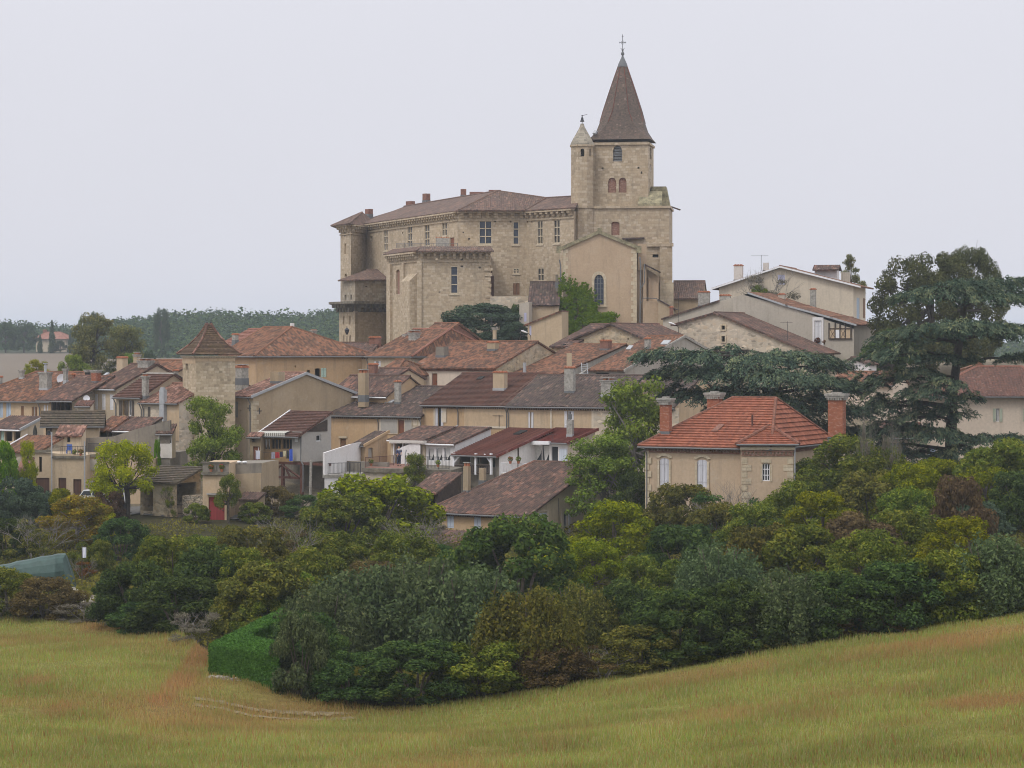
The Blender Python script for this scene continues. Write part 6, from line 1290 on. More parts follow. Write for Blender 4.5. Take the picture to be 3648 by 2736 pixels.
def leaves(lobes, n, size, seed, up=.25, shell=.55, asp=.5):
    g = np.random.default_rng(seed); c = np.array([l[0] for l in lobes], float); r = np.array([l[1] for l in lobes], float)
    w = (r[:, 0]*r[:, 2]); k = g.choice(len(c), n, p=w/w.sum()); d = g.normal(size=(n, 3)); d /= np.linalg.norm(d, axis=1)[:, None]
    rr = shell+(1.08-shell)*g.random(n)**.6; p = c[k]+d*r[k]*rr[:, None]
    nr = d/r[k]*r[k].mean(1)[:, None]+g.normal(size=(n, 3))*.55; nr[:, 2] += up
    return p, nr, size*(.6+.8*g.random(n)), asp, np.clip(g.random(n)*.75+.25*g.random(len(c))[k], 0, 1)
def put_mesh(name, me, parent, loc=None):
    o = bpy.data.objects.new(name, me); C.objects.link(o); o.parent = parent; return o
Gs = lambda *a: [(p, c) for p, c in a]
leaf_mat('l_dark', [(0.1, (0.0216, 0.0365, 0.0162)), (0.5, (0.0513, 0.0756, 0.0284)), (0.8, (0.1013, 0.135, 0.0459)), (1, (0.2295, 0.2295, 0.0675))])
leaf_mat('l_elm', [(0.1, (0.0297, 0.0486, 0.0243)), (0.5, (0.0756, 0.108, 0.0473)), (0.8, (0.1418, 0.1823, 0.081)), (1, (0.27, 0.2835, 0.108))], hue=.478, sat=1.05)
leaf_mat('l_mid', [(0.1, (0.0377, 0.0551, 0.0174)), (0.5, (0.1131, 0.1392, 0.0348)), (0.8, (0.2175, 0.2248, 0.058)), (1, (0.406, 0.348, 0.0725))])
leaf_mat('l_yel', [(0.1, (0.045, 0.06, 0.013)), (0.45, (0.135, 0.15, 0.026)), (0.8, (0.24, 0.235, 0.036)), (1, (0.36, 0.3, 0.045))])
leaf_mat('l_lime', [(0.1, (0.0875, 0.1063, 0.0187)), (0.45, (0.225, 0.2375, 0.0325)), (0.8, (0.35, 0.3375, 0.05)), (1, (0.475, 0.4125, 0.0625))])
leaf_mat('l_acac', [(0.1, (0.0446, 0.0636, 0.0191)), (0.5, (0.1465, 0.1847, 0.0458)), (0.85, (0.2546, 0.28, 0.0763)), (1, (0.3819, 0.3565, 0.1018))])
leaf_mat('l_olive', [(0.1, (0.0405, 0.0432, 0.0162)), (0.5, (0.108, 0.108, 0.0351)), (0.82, (0.2025, 0.1755, 0.054)), (1, (0.351, 0.2565, 0.081))])
leaf_mat('l_brown', [(0.1, (0.0455, 0.0364, 0.0208)), (0.45, (0.104, 0.078, 0.0416)), (0.8, (0.169, 0.13, 0.0585)), (1, (0.208, 0.182, 0.065))])
leaf_mat('l_purple', [(0.1, (0.042, 0.0288, 0.0216)), (0.5, (0.102, 0.0696, 0.0456)), (0.9, (0.156, 0.108, 0.0624)), (1, (0.18, 0.132, 0.06))])
leaf_mat('l_auto', [(0.05, (0.054, 0.06, 0.018)), (0.4, (0.144, 0.12, 0.0336)), (0.65, (0.204, 0.12, 0.042)), (0.85, (0.336, 0.252, 0.048)), (1, (0.432, 0.336, 0.06))])
leaf_mat('l_blue', [(0.1, (0.023, 0.0414, 0.0253)), (0.5, (0.0575, 0.0897, 0.0529)), (0.85, (0.0978, 0.138, 0.0782)), (1, (0.138, 0.1725, 0.092))], hue=.48, sat=.95)
leaf_mat('l_fig', [(0.1, (0.0286, 0.0442, 0.0156)), (0.55, (0.0676, 0.091, 0.0286)), (0.8, (0.1105, 0.13, 0.039)), (0.93, (0.338, 0.286, 0.0455)), (1, (0.468, 0.377, 0.0585))])
leaf_mat('l_hedge', [(0.1, (0.0337, 0.0738, 0.019)), (0.5, (0.0696, 0.1423, 0.0337)), (1, (0.1054, 0.2003, 0.0527))], hue=.486, sat=1.08)
leaf_mat('l_ivy', [(0.1, (0.05, 0.09, 0.015)), (0.5, (0.11, 0.18, 0.025)), (1, (0.22, 0.28, 0.05))])
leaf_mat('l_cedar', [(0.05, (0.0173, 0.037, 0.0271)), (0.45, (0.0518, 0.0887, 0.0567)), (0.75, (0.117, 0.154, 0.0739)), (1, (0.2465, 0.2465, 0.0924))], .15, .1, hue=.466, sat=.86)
leaf_mat('l_grey', [(0.1, (0.1, 0.09, 0.07)), (0.6, (0.17, 0.15, 0.12)), (1, (0.24, 0.21, 0.17))])
leaf_mat('l_red', [(0.1, (0.06, 0.025, 0.015)), (0.6, (0.15, 0.06, 0.03)), (1, (0.24, 0.1, 0.04))])
leaf_mat('l_far', [(0.1, (0.024, 0.038, 0.024)), (0.5, (0.055, 0.078, 0.038)), (0.85, (0.095, 0.115, 0.045)), (1, (0.24, 0.22, 0.07))])
leaf_mat('l_pine', [(0.1, (0.06, 0.0675, 0.033)), (0.5, (0.135, 0.138, 0.063)), (1, (0.255, 0.21, 0.09))])
leaf_mat('l_deep', [(0.1, (0.034, 0.04, 0.02)), (0.5, (0.075, 0.08, 0.036)), (0.85, (0.13, 0.125, 0.055)), (1, (0.19, 0.15, 0.07))])
SHAPES = {}
def limbs(b, base, H, R, tops, r0, lean=(0, 0), n_tw=2):
    """trunk with limbs that reach the lobes"""
    g = random.Random(int(H*100)+len(tops)); th = H
    tr = [V((base[0]+lean[0]*k, base[1]+lean[1]*k, th*k)) for k in (0, .3, .6, .85)]
    b.tube(tr, [r0, r0*.8, r0*.55, r0*.25], 7)
    for t in tops:
        k = g.uniform(.3, .8); s = tr[0].lerp(tr[-1], k); t = V(t); m = s.lerp(t, .5)+V((g.uniform(-.2, .2), g.uniform(-.2, .2), -.1*(t-s).length*0+.15))
        b.tube([s, m, t], [r0*.42, r0*.26, r0*.08], 5)
        for _ in range(n_tw):
            q = m.lerp(t, g.random())+V((g.uniform(-1, 1), g.uniform(-1, 1), g.uniform(0, .9)))*R*.25; b.tube([m.lerp(t, .3), q], [r0*.14, r0*.04], 4)
def shape(kind, seed):
    """prototype: (crown arrays, wood MB, R, H)"""
    if (kind, seed) in SHAPES: return SHAPES[(kind, seed)]
    g = random.Random(seed*91+hash(kind) % 7*0+len(kind)); lob = []; b = MB(); tops = []
    if kind == 'round':                       # shrub, foliage down to the ground
        R, H = 2.6, 4.2
        for i in range(64):
            a = g.uniform(0, 6.283); h = g.random()**.8; rr = R*math.sqrt(max(0, 1-((h-.32)/.72)**2))*(.45+.5*g.random()**.6); s = g.uniform(.3, .68)
            lob.append(((rr*math.cos(a), rr*math.sin(a), .25+h*(H-.85)), (s, s, s*.8)))
        for l in lob[::5]: tops.append(l[0])
        for i in range(5): a = i*1.3; b.tube([V((.15*math.cos(a), .15*math.sin(a), -.4)), V((.6*math.cos(a), .6*math.sin(a), 1.5)), V((1.3*math.cos(a), 1.3*math.sin(a), 3))], [.09, .06, .02], 5)
        p = leaves(lob, 17000, .2, seed)
    elif kind == 'elm':                       # thicket of upright shoots
        R, H = 2.7, 4.6
        for i in range(60):
            a = g.uniform(0, 6.283); rr = R*math.sqrt(g.random())*.92; top = H*(1-.38*(rr/R)**2)*g.uniform(.8, 1.04); s = g.uniform(.26, .46)
            lob.append(((rr*math.cos(a), rr*math.sin(a), top-s*2.0), (s, s, s*2.1)))
            lob.append(((rr*math.cos(a)*.95, rr*math.sin(a)*.95, top*.5), (s*1.7, s*1.7, top*.42)))
        for i in range(7): a = i*.9; b.tube([V((.2*math.cos(a), .2*math.sin(a), -.4)), V((.7*math.cos(a), .7*math.sin(a), 2)), V((1.2*math.cos(a), 1.2*math.sin(a), 4))], [.08, .05, .02], 5)
        p = leaves(lob, 20000, .19, seed, .1)
    elif kind == 'tree':
        R, H = 3.0, 6.6
        for i in range(60):
            a = g.uniform(0, 6.283); h = g.random(); rr = R*math.sqrt(max(.05, 1-((h-.42)/.62)**2))*(.4+.5*g.random()**.6); s = g.uniform(.38, .78)
            lob.append(((rr*math.cos(a), rr*math.sin(a), 1.0+h*(H-1.9)), (s, s, s*.92)))
        limbs(b, (0, 0), H*.85, R, [l[0] for l in lob[::4]], .2); p = leaves(lob, 16000, .21, seed)
    elif kind == 'broad':                     # big dense broadleaf
        R, H = 3.0, 5.2
        for i in range(110):
            a = g.uniform(0, 6.283); h = g.random(); rr = R*math.sqrt(max(.04, 1-((h-.42)/.6)**2))*(.5+.45*g.random()**.6); s = g.uniform(.22, .52)
            lob.append(((rr*math.cos(a), rr*math.sin(a), .5+h*(H-1.1)), (s, s, s*.85)))
        limbs(b, (0, 0), H*.85, R, [l[0] for l in lob[::9]], .2); p = leaves(lob, 34000, .12, seed, .3, .5)
    elif kind == 'loose':                     # feathery, branches showing
        R, H = 3.0, 7.0
        for i in range(58):
            a = g.uniform(0, 6.283); h = g.random()**.85; rr = R*(.95-.45*h)*math.sqrt(g.random()); s = g.uniform(.4, .8)
            lob.append(((rr*math.cos(a), rr*math.sin(a), 1.2+h*(H-1.9)), (s*1.1, s*1.1, s*.7)))
        limbs(b, (0, 0), H*.9, R, [l[0] for l in lob[::2]], .17); p = leaves(lob, 15500, .19, seed, .35, .15)
    elif kind == 'mop':                       # pollarded tree: bare stem, crown above
        R, H = 2.6, 5.6
        for i in range(46):
            a = g.uniform(0, 6.283); h = g.random(); rr = R*math.sqrt(g.random())*(1-.3*h); s = g.uniform(.38, .7)
            lob.append(((rr*math.cos(a), rr*math.sin(a), 2.35+h*(H-3.0)-.25*rr), (s*1.1, s*1.1, s*.85)))
        b.tube([V((-.1, 0, -.3)), V((-.12, 0, 1)), V((-.3, 0, 1.9))], [.26, .24, .22], 8); b.tube([V((.25, .1, -.3)), V((.32, .1, 1.2)), V((.2, .1, 2.1))], [.22, .2, .19], 8)
        for l in lob[::2]: s_ = V((-.3, 0, 1.8)) if l[0][0] < 0 else V((.2, .1, 2.0)); t_ = V(l[0]); b.tube([s_, s_.lerp(t_, .5)+V((0, 0, -.05)), t_], [.08, .05, .015], 5)
        p = leaves(lob, 13000, .18, seed, .3, .2)
    elif kind == 'bare':                      # mostly twigs
        R, H = 2.8, 5.5
        for i in range(16):
            a = g.uniform(0, 6.283); h = g.random(); rr = R*math.sqrt(g.random())*.8; s = g.uniform(.4, .8); lob.append(((rr*math.cos(a), rr*math.sin(a), .4+h*H*.62), (s, s, s*.6)))
        def grow(p0, d, L, r, dep):
            q = p0+d*L; b.tube([p0, p0.lerp(q, .5)+V((g.uniform(-.08, .08), g.uniform(-.08, .08), 0))*L, q], [r, r*.75, r*.5], 4 if dep > 1 else 5, cap=False)
            if dep < 4:
                for _ in range(3 if dep < 3 else 2): grow(q, (d+V((g.uniform(-.75, .75), g.uniform(-.75, .75), g.uniform(-.35, .55)))).normalized(), L*g.uniform(.6, .85), r*.55, dep+1)
        for i in range(4): a = i*1.57+.4; grow(V((.1*math.cos(a), .1*math.sin(a), -.3)), V((.4*math.cos(a), .4*math.sin(a), 1)).normalized(), 1.7, .085, 0)
        p = leaves(lob, 3300, .19, seed, .2, .2)
    elif kind == 'cone':                      # cypress
        R, H = 1.0, 7.0
        for i in range(40):
            h = i/40; rr = (.95*(1-h)**.55*min(1, .5+h*5))*.45; a = g.uniform(0, 6.283); s = .55*(1-h)**.6+.12; lob.append(((rr*math.cos(a), rr*math.sin(a), .4+h*(H-.8)), (s, s, s*1.6)))
        b.tube([V((0, 0, -.3)), V((0, 0, H*.8))], [.14, .04], 6); p = leaves(lob, 5200, .25, seed, .0)
    elif kind == 'pine':                      # open tiers of branches
        R, H = 3.4, 8.5
        for i in range(34):
            a = g.uniform(0, 6.283); h = (i+.5)/34; rr = R*g.uniform(.25, 1)*(1-.55*h); s = g.uniform(.45, .85); lob.append(((rr*math.cos(a), rr*math.sin(a), 2.2+h*(H-2.8)), (s*1.2, s*1.2, s*.36)))
        limbs(b, (0, 0), H*.95, R, [l[0] for l in lob], .2, n_tw=1); p = leaves(lob, 5600, .26, seed, .3, .1)
    elif kind == 'fig':                       # big leaves
        R, H = 3.0, 5.2
        for i in range(48):
            a = g.uniform(0, 6.283); h = g.random()**1.15; rr = R*math.sqrt(max(0, 1-((h-.3)/.74)**2))*g.uniform(.45, .95); s = g.uniform(.5, .85)
            lob.append(((rr*math.cos(a), rr*math.sin(a), .3+h*(H-.9)), (s, s, s*.8)))
        for i in range(6): a = i*1.05; b.tube([V((0, 0, -.3)), V((.8*math.cos(a), .8*math.sin(a), 2)), V((1.2*math.cos(a), 1.2*math.sin(a), 4.6))], [.1, .06, .02], 5)
        p = leaves(lob, 11000, .27, seed, .15, .55, .62)
    H = float(np.percentile(p[0][:, 2], 99)); R = float(np.percentile(np.hypot(p[0][:, 0], p[0][:, 1]), 93))
    SHAPES[(kind, seed)] = (p, b, R, H, {}); return SHAPES[(kind, seed)]
GROUPS = {'bush': 'bushes and hedgerow shrubs', 'tree': 'trees among the houses'}
wood_cache = {}
def plant(px, top, hw, Y, kind, seed, mat, label, name='bush', cat='bush', bark='bark', zg=None, group=None, turn=None):
    (p, b, R, H, cache) = shape(kind, seed); X = (px-CX)/F*Y; z0 = hz_(X, Y) if zg is None else zg; h = (CZ+(HY-top)*Y/F-z0)
    if h < .4: print('PLANT low', label, round(h, 2)); h = .4
    s = hw*Y/F/R; rz = turn if turn is not None else (px*.37+Y) % 6.28
    T = thing(name, label, cat, V((X, Y, z0)), rz, group); T.scale = (s, s, h/H)
    if mat not in cache: cache[mat] = cloud_mesh('crown', *p[:5], M[mat])
    o = put_mesh('crown', cache[mat], T)
    if (kind, seed, bark) not in wood_cache:
        w = b.build('trunk' if name == 'tree' else 'stem', M[bark], None); w.parent = T; wood_cache[(kind, seed, bark)] = w.data
    else: put_mesh('trunk' if name == 'tree' else 'stem', wood_cache[(kind, seed, bark)], T)
    return T
BUSH = [
 # foreground thicket of upright elm shoots, from the hedge to the right
 (1080, 2195, 125, 116, 'round', 1, 'l_dark', 'dark shrub at the left foot of the elm thicket, just right of the hedge'),
 (1150, 2110, 150, 119, 'elm', 1, 'l_elm', 'leftmost upright elm bush, rising behind the clipped hedge'),
 (1300, 2045, 180, 122, 'elm', 2, 'l_elm', 'tall elm bush with grey-green feathery tops, second from the hedge'),
 (1475, 2015, 190, 125, 'elm', 3, 'l_elm', 'tallest elm bush in the middle of the foreground thicket'),
 (1680, 2050, 190, 124, 'elm', 1, 'l_elm', 'broad elm bush below the fig with yellow leaves'),
 (1880, 2120, 170, 122, 'elm', 2, 'l_olive', 'olive-brown elm bush at the right end of the thicket'),
 (1250, 2330, 130, 112, 'round', 2, 'l_dark', 'low dark shrub at the edge of the dirt track'),
 (1480, 2290, 170, 112, 'round', 3, 'l_dark', 'low dark shrub with a few yellow leaves in front of the tallest elm'),
 (1720, 2290, 170, 113, 'round', 1, 'l_mid', 'low shrub of mixed green and brown at the meadow edge, centre'),
 (1960, 2290, 130, 114, 'round', 2, 'l_brown', 'low brown shrub at the meadow edge, right of centre'),
 (2150, 2310, 120, 115, 'bare', 1, 'l_brown', 'thin brownish thicket at the meadow edge below the villa'),
 (2060, 2100, 120, 135, 'elm', 3, 'l_olive', 'brownish bush between the elm thicket and the bright yellow-green tree'),
 (1840, 1850, 205, 165, 'round', 2, 'l_fig', 'wide dark fig bush speckled with yellow leaves in front of the long low house'),
 (1660, 1970, 120, 158, 'round', 1, 'l_fig', 'smaller fig bush with yellow leaves left of the wide one'),
 (1440, 1955, 85, 152, 'round', 2, 'l_dark', 'dark rounded evergreen left of centre behind the elm thicket'),
 (1560, 1945, 80, 153, 'round', 3, 'l_dark', 'dark evergreen with a pale tip below the low red roof'),
 (1320, 2010, 110, 150, 'round', 1, 'l_brown', 'dark red-brown shrub under the big yellow-green walnut'),
 (1500, 1870, 90, 170, 'bare', 3, 'l_grey', 'grey leafless bush at the right of the walnut crown'),
 # left slope
 (1110, 1960, 120, 158, 'round', 2, 'l_mid', 'mid-green shrub at the left foot of the walnut'),
 (1010, 1880, 120, 172, 'bare', 1, 'l_brown', 'brown thinning shrub below the timber truss'),
 (900, 1880, 130, 170, 'round', 1, 'l_olive', 'olive shrub with autumn tints below the red garage door'),
 (950, 2010, 150, 152, 'round', 3, 'l_olive', 'bronze-green shrub half way up the left slope'),
 (760, 1960, 150, 158, 'round', 2, 'l_dark', 'large dark shrub below the road, left slope'),
 (620, 1915, 130, 170, 'round', 1, 'l_mid', 'leafy green shrub just below the road'),
 (640, 2060, 160, 146, 'round', 3, 'l_dark', 'dark dense shrub above the left meadow, beside the bronze one'),
 (480, 2010, 130, 152, 'round', 2, 'l_dark', 'dark shrub above the left meadow, beside the stone heap'),
 (540, 2140, 130, 140, 'round', 1, 'l_dark', 'lowest dark shrub touching the left meadow'),
 (850, 2100, 85, 140, 'round', 2, 'l_olive', 'small olive shrub behind the heap of broken tiles'),
 (930, 2140, 90, 137, 'round', 1, 'l_mid', 'small yellow-flecked shrub behind the clipped hedge'),
 (1050, 2080, 110, 138, 'round', 3, 'l_dark', 'dark shrub shading the far arm of the clipped hedge'),
 (700, 2185, 80, 134, 'bare', 2, 'l_grey', 'grey weeds beside the path to the tile heap'),
 (430, 1850, 85, 186, 'round', 3, 'l_dark', 'dark green bush in front of the yellow-green pollard'),
 (385, 1752, 55, 200, 'round', 1, 'l_purple', 'purplish dark bush hiding the white car'),
 (330, 1790, 45, 198, 'round', 2, 'l_dark', 'small dark bush in front of the white car bonnet'),
 (215, 1745, 52, 199, 'round', 3, 'l_yel', 'yellow bush in front of the brown doorways'),
 (30, 1710, 100, 194, 'round', 1, 'l_blue', 'large blue-green bush at the left edge'),
 (120, 1740, 70, 192, 'round', 2, 'l_blue', 'blue-green bush right of the large one at the left edge'),
 (130, 1860, 90, 178, 'bare', 3, 'l_olive', 'thin brownish fruit bush above the green tarpaulin'),
 (30, 1850, 80, 180, 'round', 3, 'l_dark', 'dark bush above the tail of the tarpaulin, left edge'),
 (330, 1930, 70, 172, 'round', 1, 'l_mid', 'green bush right of the autumn tree trunk'),
 (30, 2030, 95, 150, 'round', 2, 'l_mid', 'leafy green shrub at the left edge in front of the tarpaulin'),
 (165, 2065, 110, 148, 'round', 1, 'l_brown', 'reddish-brown bramble in front of the tarpaulin'),
 (292, 2000, 42, 152, 'bare', 1, 'l_red', 'rusty red dry shrub beside the white cloth'),
 (300, 2150, 90, 144, 'bare', 2, 'l_grey', 'grey dry weeds at the top of the left meadow'),
 (90, 2140, 110, 149, 'bare', 3, 'l_grey', 'dry grass clump at the top left corner of the meadow'),
 # right slope
 (2185, 1795, 145, 152, 'tree', 1, 'l_yel', 'bright yellow-green tree left of the villa wall'),
 (2110, 1930, 110, 142, 'tree', 2, 'l_yel', 'lower yellow-green bush under the bright tree, left of the villa'),
 (2230, 2080, 130, 132, 'round', 2, 'l_dark', 'dark shrub under the bright yellow-green tree'),
 (2420, 1735, 120, 158, 'round', 1, 'l_olive', 'rounded olive bush in front of the left villa window'),
 (2440, 1880, 150, 145, 'round', 3, 'l_dark', 'ivy-dark bush below the rounded olive one'),
 (2600, 1760, 120, 156, 'bare', 1, 'l_dark', 'grey bare branches spreading across the villa wall'),
 (2720, 1740, 130, 158, 'bare', 2, 'l_olive', 'thin bare tree in front of the villa bay window'),
 (2700, 1880, 150, 146, 'round', 1, 'l_olive', 'olive shrub below the bare tree, centre right'),
 (2860, 1720, 120, 160, 'tree', 3, 'l_mid', 'green bushy tree covering the right corner of the villa'),
 (3010, 1560, 140, 172, 'tree', 1, 'l_mid', 'tall yellow-green tree right of the villa chimney'),
 (2920, 1640, 100, 168, 'tree', 2, 'l_mid', 'slimmer green tree hard against the right villa wall'),
 (3110, 1690, 140, 158, 'round', 2, 'l_olive', 'olive-brown shrub right of the tall yellow-green tree'),
 (3230, 1660, 120, 158, 'tree', 3, 'l_yel', 'yellow bush under the blue shutters'),
 (3340, 1640, 110, 164, 'round', 3, 'l_yel', 'yellow-tinted shrub at the foot of the big cedar'),
 
 (3580, 1575, 150, 160, 'round', 2, 'l_mid', 'large light-green bush at the right edge below the pale house'),
 (3650, 1690, 120, 148, 'round', 1, 'l_dark', 'dark bush at the right edge above the meadow'),
 (3480, 1790, 110, 144, 'round', 3, 'l_blue', 'grey-green bush right of the purple-brown one'),
 (3250, 1830, 140, 140, 'round', 1, 'l_mid', 'green shrub left below the purple-brown bush'),
 (3050, 1840, 150, 140, 'round', 2, 'l_purple', 'bronze shrub in the middle of the right slope'),
 (2860, 1880, 150, 138, 'round', 3, 'l_mid', 'green shrub with yellow sprigs in the middle of the right slope'),
 (3540, 1930, 160, 128, 'elm', 1, 'l_elm', 'grey-green thicket above the meadow, far right'),
 (3370, 1970, 150, 126, 'round', 2, 'l_mid', 'yellow-flecked shrub above the meadow, second from the right edge'),
 (3180, 2010, 160, 125, 'round', 3, 'l_dark', 'dark shrub above the meadow, third from the right edge'),
 (2990, 2050, 160, 123, 'round', 1, 'l_dark', 'dark shrub above the meadow below the bronze one'),
 (2800, 2050, 150, 123, 'elm', 2, 'l_elm', 'pale green shoots above the meadow, right of centre'),
 (2620, 2080, 160, 121, 'round', 2, 'l_dark', 'dark shrub above the meadow below the villa bay'),
 (2440, 2110, 160, 120, 'round', 3, 'l_dark', 'dark bramble mound above the meadow below the left villa windows'),
 (2290, 2230, 130, 117, 'round', 3, 'l_olive', 'olive shrub where the bramble mound meets the thin brownish thicket'),
 (3660, 2020, 90, 120, 'round', 1, 'l_mid', 'shrub at the right edge where the meadow leaves the picture'),
 (2760, 2240, 120, 114, 'round', 1, 'l_olive', 'low olive shrub along the meadow, right of centre'),
 (3080, 2185, 120, 115, 'round', 2, 'l_brown', 'low brown shrub along the meadow, right'),
 (3400, 2130, 120, 116, 'round', 3, 'l_mid', 'low green shrub along the meadow, far right'),
 (2480, 2290, 110, 113, 'round', 2, 'l_mid', 'small bright sprig bush on the meadow edge below the villa'),
 (2560, 1800, 110, 0, 'round', 2, 'l_olive', 'olive shrub under the sill of the second villa window'),
 (2690, 1800, 120, 0, 'tree', 1, 'l_mid', 'fresh green shrub below the villa bay window'),
 (2790, 1770, 100, 0, 'round', 3, 'l_mid', 'green shrub at the right end of the villa bay'),
 (3130, 1600, 120, 0, 'tree', 2, 'l_mid', 'green tree between the villa chimney and the cedar'),
 (3260, 1750, 130, 0, 'tree', 3, 'l_mid', 'fresh green bush left of the purple-brown one'),
 (3510, 1670, 100, 0, 'tree', 2, 'l_yel', 'yellow-green bush right of the cedar trunk'),
 (2930, 1760, 130, 0, 'tree', 1, 'l_yel', 'yellow-green bush in the upper middle of the right slope'),
 (2560, 1960, 130, 0, 'elm', 3, 'l_elm', 'feathery grey-green bush half way down below the villa'),
 (3100, 1900, 140, 0, 'tree', 2, 'l_mid', 'light green bush half way down the right slope'),
 (3420, 1850, 130, 0, 'tree', 1, 'l_yel', 'yellow-sprinkled bush below the purple-brown one'),
 (2330, 1990, 120, 0, 'round', 1, 'l_mid', 'green bush left of the ivy-dark one'),
 (720, 1915, 100, 0, 'round', 3, 'l_mid', 'green bush below the stone barn'),
 (1000, 2020, 120, 0, 'round', 2, 'l_mid', 'fresh green bush right of the bronze-green one'),
 (850, 1960, 120, 0, 'tree', 1, 'l_mid', 'leafy bush in the middle of the left slope'),
 (1180, 1900, 110, 0, 'round', 3, 'l_mid', 'green bush at the foot of the walnut clump'),
 (1440, 1900, 110, 0, 'tree', 2, 'l_mid', 'green bush in front of the open cart shed'),
]
def place_y(px, top, hw, want):
    ys = np.linspace(200, 100, 260); xs = (px-CX)/F*ys; gp = HY+(CZ-heights(xs, ys))*F/ys; ed = _edge(xs)+1.3*hw*ys/F*.55
    ok = np.nonzero((gp-top >= want) | (ys < ed))[0]; return float(ys[ok[0]]) if len(ok) else 110.
for i_, s_ in enumerate(BUSH): plant(s_[0], s_[1], s_[2]*1.15, place_y(s_[0], s_[1], s_[2], s_[2]*(1.9 if s_[4] == 'elm' else .75 if s_[4] == 'bare' and s_[2] > 125 else 2.2 if s_[4] == 'tree' else 1.75)), s_[4], s_[5], s_[6], s_[7], group=GROUPS['bush'], bark='bark_grey' if s_[4] == 'bare' else 'bark')
plant(3415, 1712, 118, 148, 'round', 1, 'l_purple', 'rounded purple-brown bush, the reddest on the right slope', group=GROUPS['bush'])
plant(1072, 2195, 108, 106.8, 'round', 2, 'l_elm', 'rounded dark bush overlapping the right end of the clipped hedge', group=GROUPS['bush'])
plant(1330, 1702, 225, 188, 'round', 2, 'l_yel', 'big spreading walnut turning yellow-green below the white terrace', 'tree', 'tree')
plant(1220, 1765, 150, 184, 'round', 3, 'l_mid', 'green left half of the walnut clump below the white terrace', 'tree', 'tree')
plant(275, 1770, 130, 186, 'tree', 1, 'l_auto', 'autumn-coloured tree, orange and yellow, above the white cloth', 'tree', 'tree', 'bark_grey')
plant(345, 1795, 70, 190, 'loose', 2, 'l_lime', 'small lime-green tree right of the autumn-coloured one', 'tree', 'tree')
plant(440, 1578, 118, 203, 'mop', 1, 'l_lime', 'lime-yellow pollarded tree with two dark stems by the road', 'tree', 'tree', 'bark_dark', turn=0)
plant(756, 1422, 100, 216, 'loose', 1, 'l_acac', 'feathery acacia growing against the dovecote tower', 'tree', 'tree', 'bark_dark')
plant(812, 1695, 46, 200.5, 'mop', 2, 'l_mid', 'small bushy tree beside the red garage door', 'tree', 'tree', zg=hz_(-22.7, 200))
plant(945, 1690, 32, 212, 'loose', 2, 'l_blue', 'young fig-like sapling under the timber truss', 'tree', 'tree')
plant(2260, 1365, 150, 202, 'loose', 2, 'l_acac', 'tall feathery tree beside the left villa chimney', 'tree', 'tree', 'bark_grey')
plant(2150, 1560, 130, 199, 'loose', 3, 'l_acac', 'lower feathery tree over the end of the long low house', 'tree', 'tree', 'bark_grey')
plant(2250, 1690, 75, 196, 'tree', 1, 'l_dark', 'dark evergreen tree against the left corner of the villa', 'tree', 'tree')
plant(3320, 915, 215, 262, 'broad', 2, 'l_deep', 'huge dark broadleaf tree behind the cedar, right of the large pale house', 'tree', 'tree', 'bark_dark')
plant(3455, 892, 125, 268, 'broad', 3, 'l_deep', 'brown-tinged treetop rising behind the huge dark tree', 'tree', 'tree', 'bark_dark')
plant(3180, 1180, 110, 256, 'tree', 1, 'l_dark', 'lower dark tree against the right wall of the large pale house', 'tree', 'tree')
plant(3035, 912, 48, 300, 'pine', 1, 'l_pine', 'small wind-bent pine behind the roof lantern', 'tree', 'tree')
plant(1720, 1087, 150, 283, 'round', 3, 'l_blue', 'big dark evergreen mound below the castle keep', 'tree', 'tree')
plant(1822, 1090, 40, 283.5, 'round', 1, 'l_dark', 'ragged ivy clump on the terrace wall below the castle', 'bush', 'bush')
plant(1835, 1150, 60, 279, 'round', 2, 'l_blue', 'small evergreen right of the big mound below the castle', 'bush', 'bush')
plant(2340, 1165, 40, 272, 'round', 1, 'l_ivy', 'small green bush at the foot of the church buttresses', 'bush', 'bush')
plant(2740, 985, 95, 281, 'bare', 1, 'l_grey', 'bare winter-grey shrub in front of the large pale house gable', 'bush', 'bush', 'bark_grey', zg=CZ+2.5)
plant(2705, 1020, 40, 280, 'round', 2, 'l_mid', 'green tuft at the foot of the bare shrub by the large pale house', 'bush', 'bush', zg=CZ+3.2)
plant(10, 1582, 62, 206, 'round', 3, 'l_ivy', 'ivy-covered stump wall at the left edge', 'bush', 'bush')
plant(98, 1575, 32, 207.5, 'loose', 1, 'l_lime', 'vine with lime leaves on the terrace corner, left', 'tree', 'tree')
plant(560, 1572, 16, 215.5, 'round', 1, 'l_ivy', 'ivy climbing beside the white oriel', 'bush', 'bush')
plant(1480, 1620, 45, 212, 'loose', 3, 'l_mid', 'climbing shrub trained over the balcony railing', 'bush', 'bush')
plant(905, 1792, 60, 201, 'round', 2, 'l_mid', 'green bush at the foot of the terrace wall right of the garage', group=GROUPS['bush'])
plant(985, 1735, 70, 205, 'round', 3, 'l_brown', 'brownish bush under the left of the timber truss', group=GROUPS['bush'])
plant(1080, 1765, 75, 203, 'tree', 1, 'l_dark', 'dark bush under the right of the timber truss', group=GROUPS['bush'])
plant(600, 1735, 26, 203.5, 'bare', 2, 'l_mid', 'rose bush on the stone barn wall', 'bush', 'bush')
plant(700, 1795, 45, 200, 'round', 2, 'l_mid', 'low green plants in front of the rough stone wall', 'bush', 'bush')
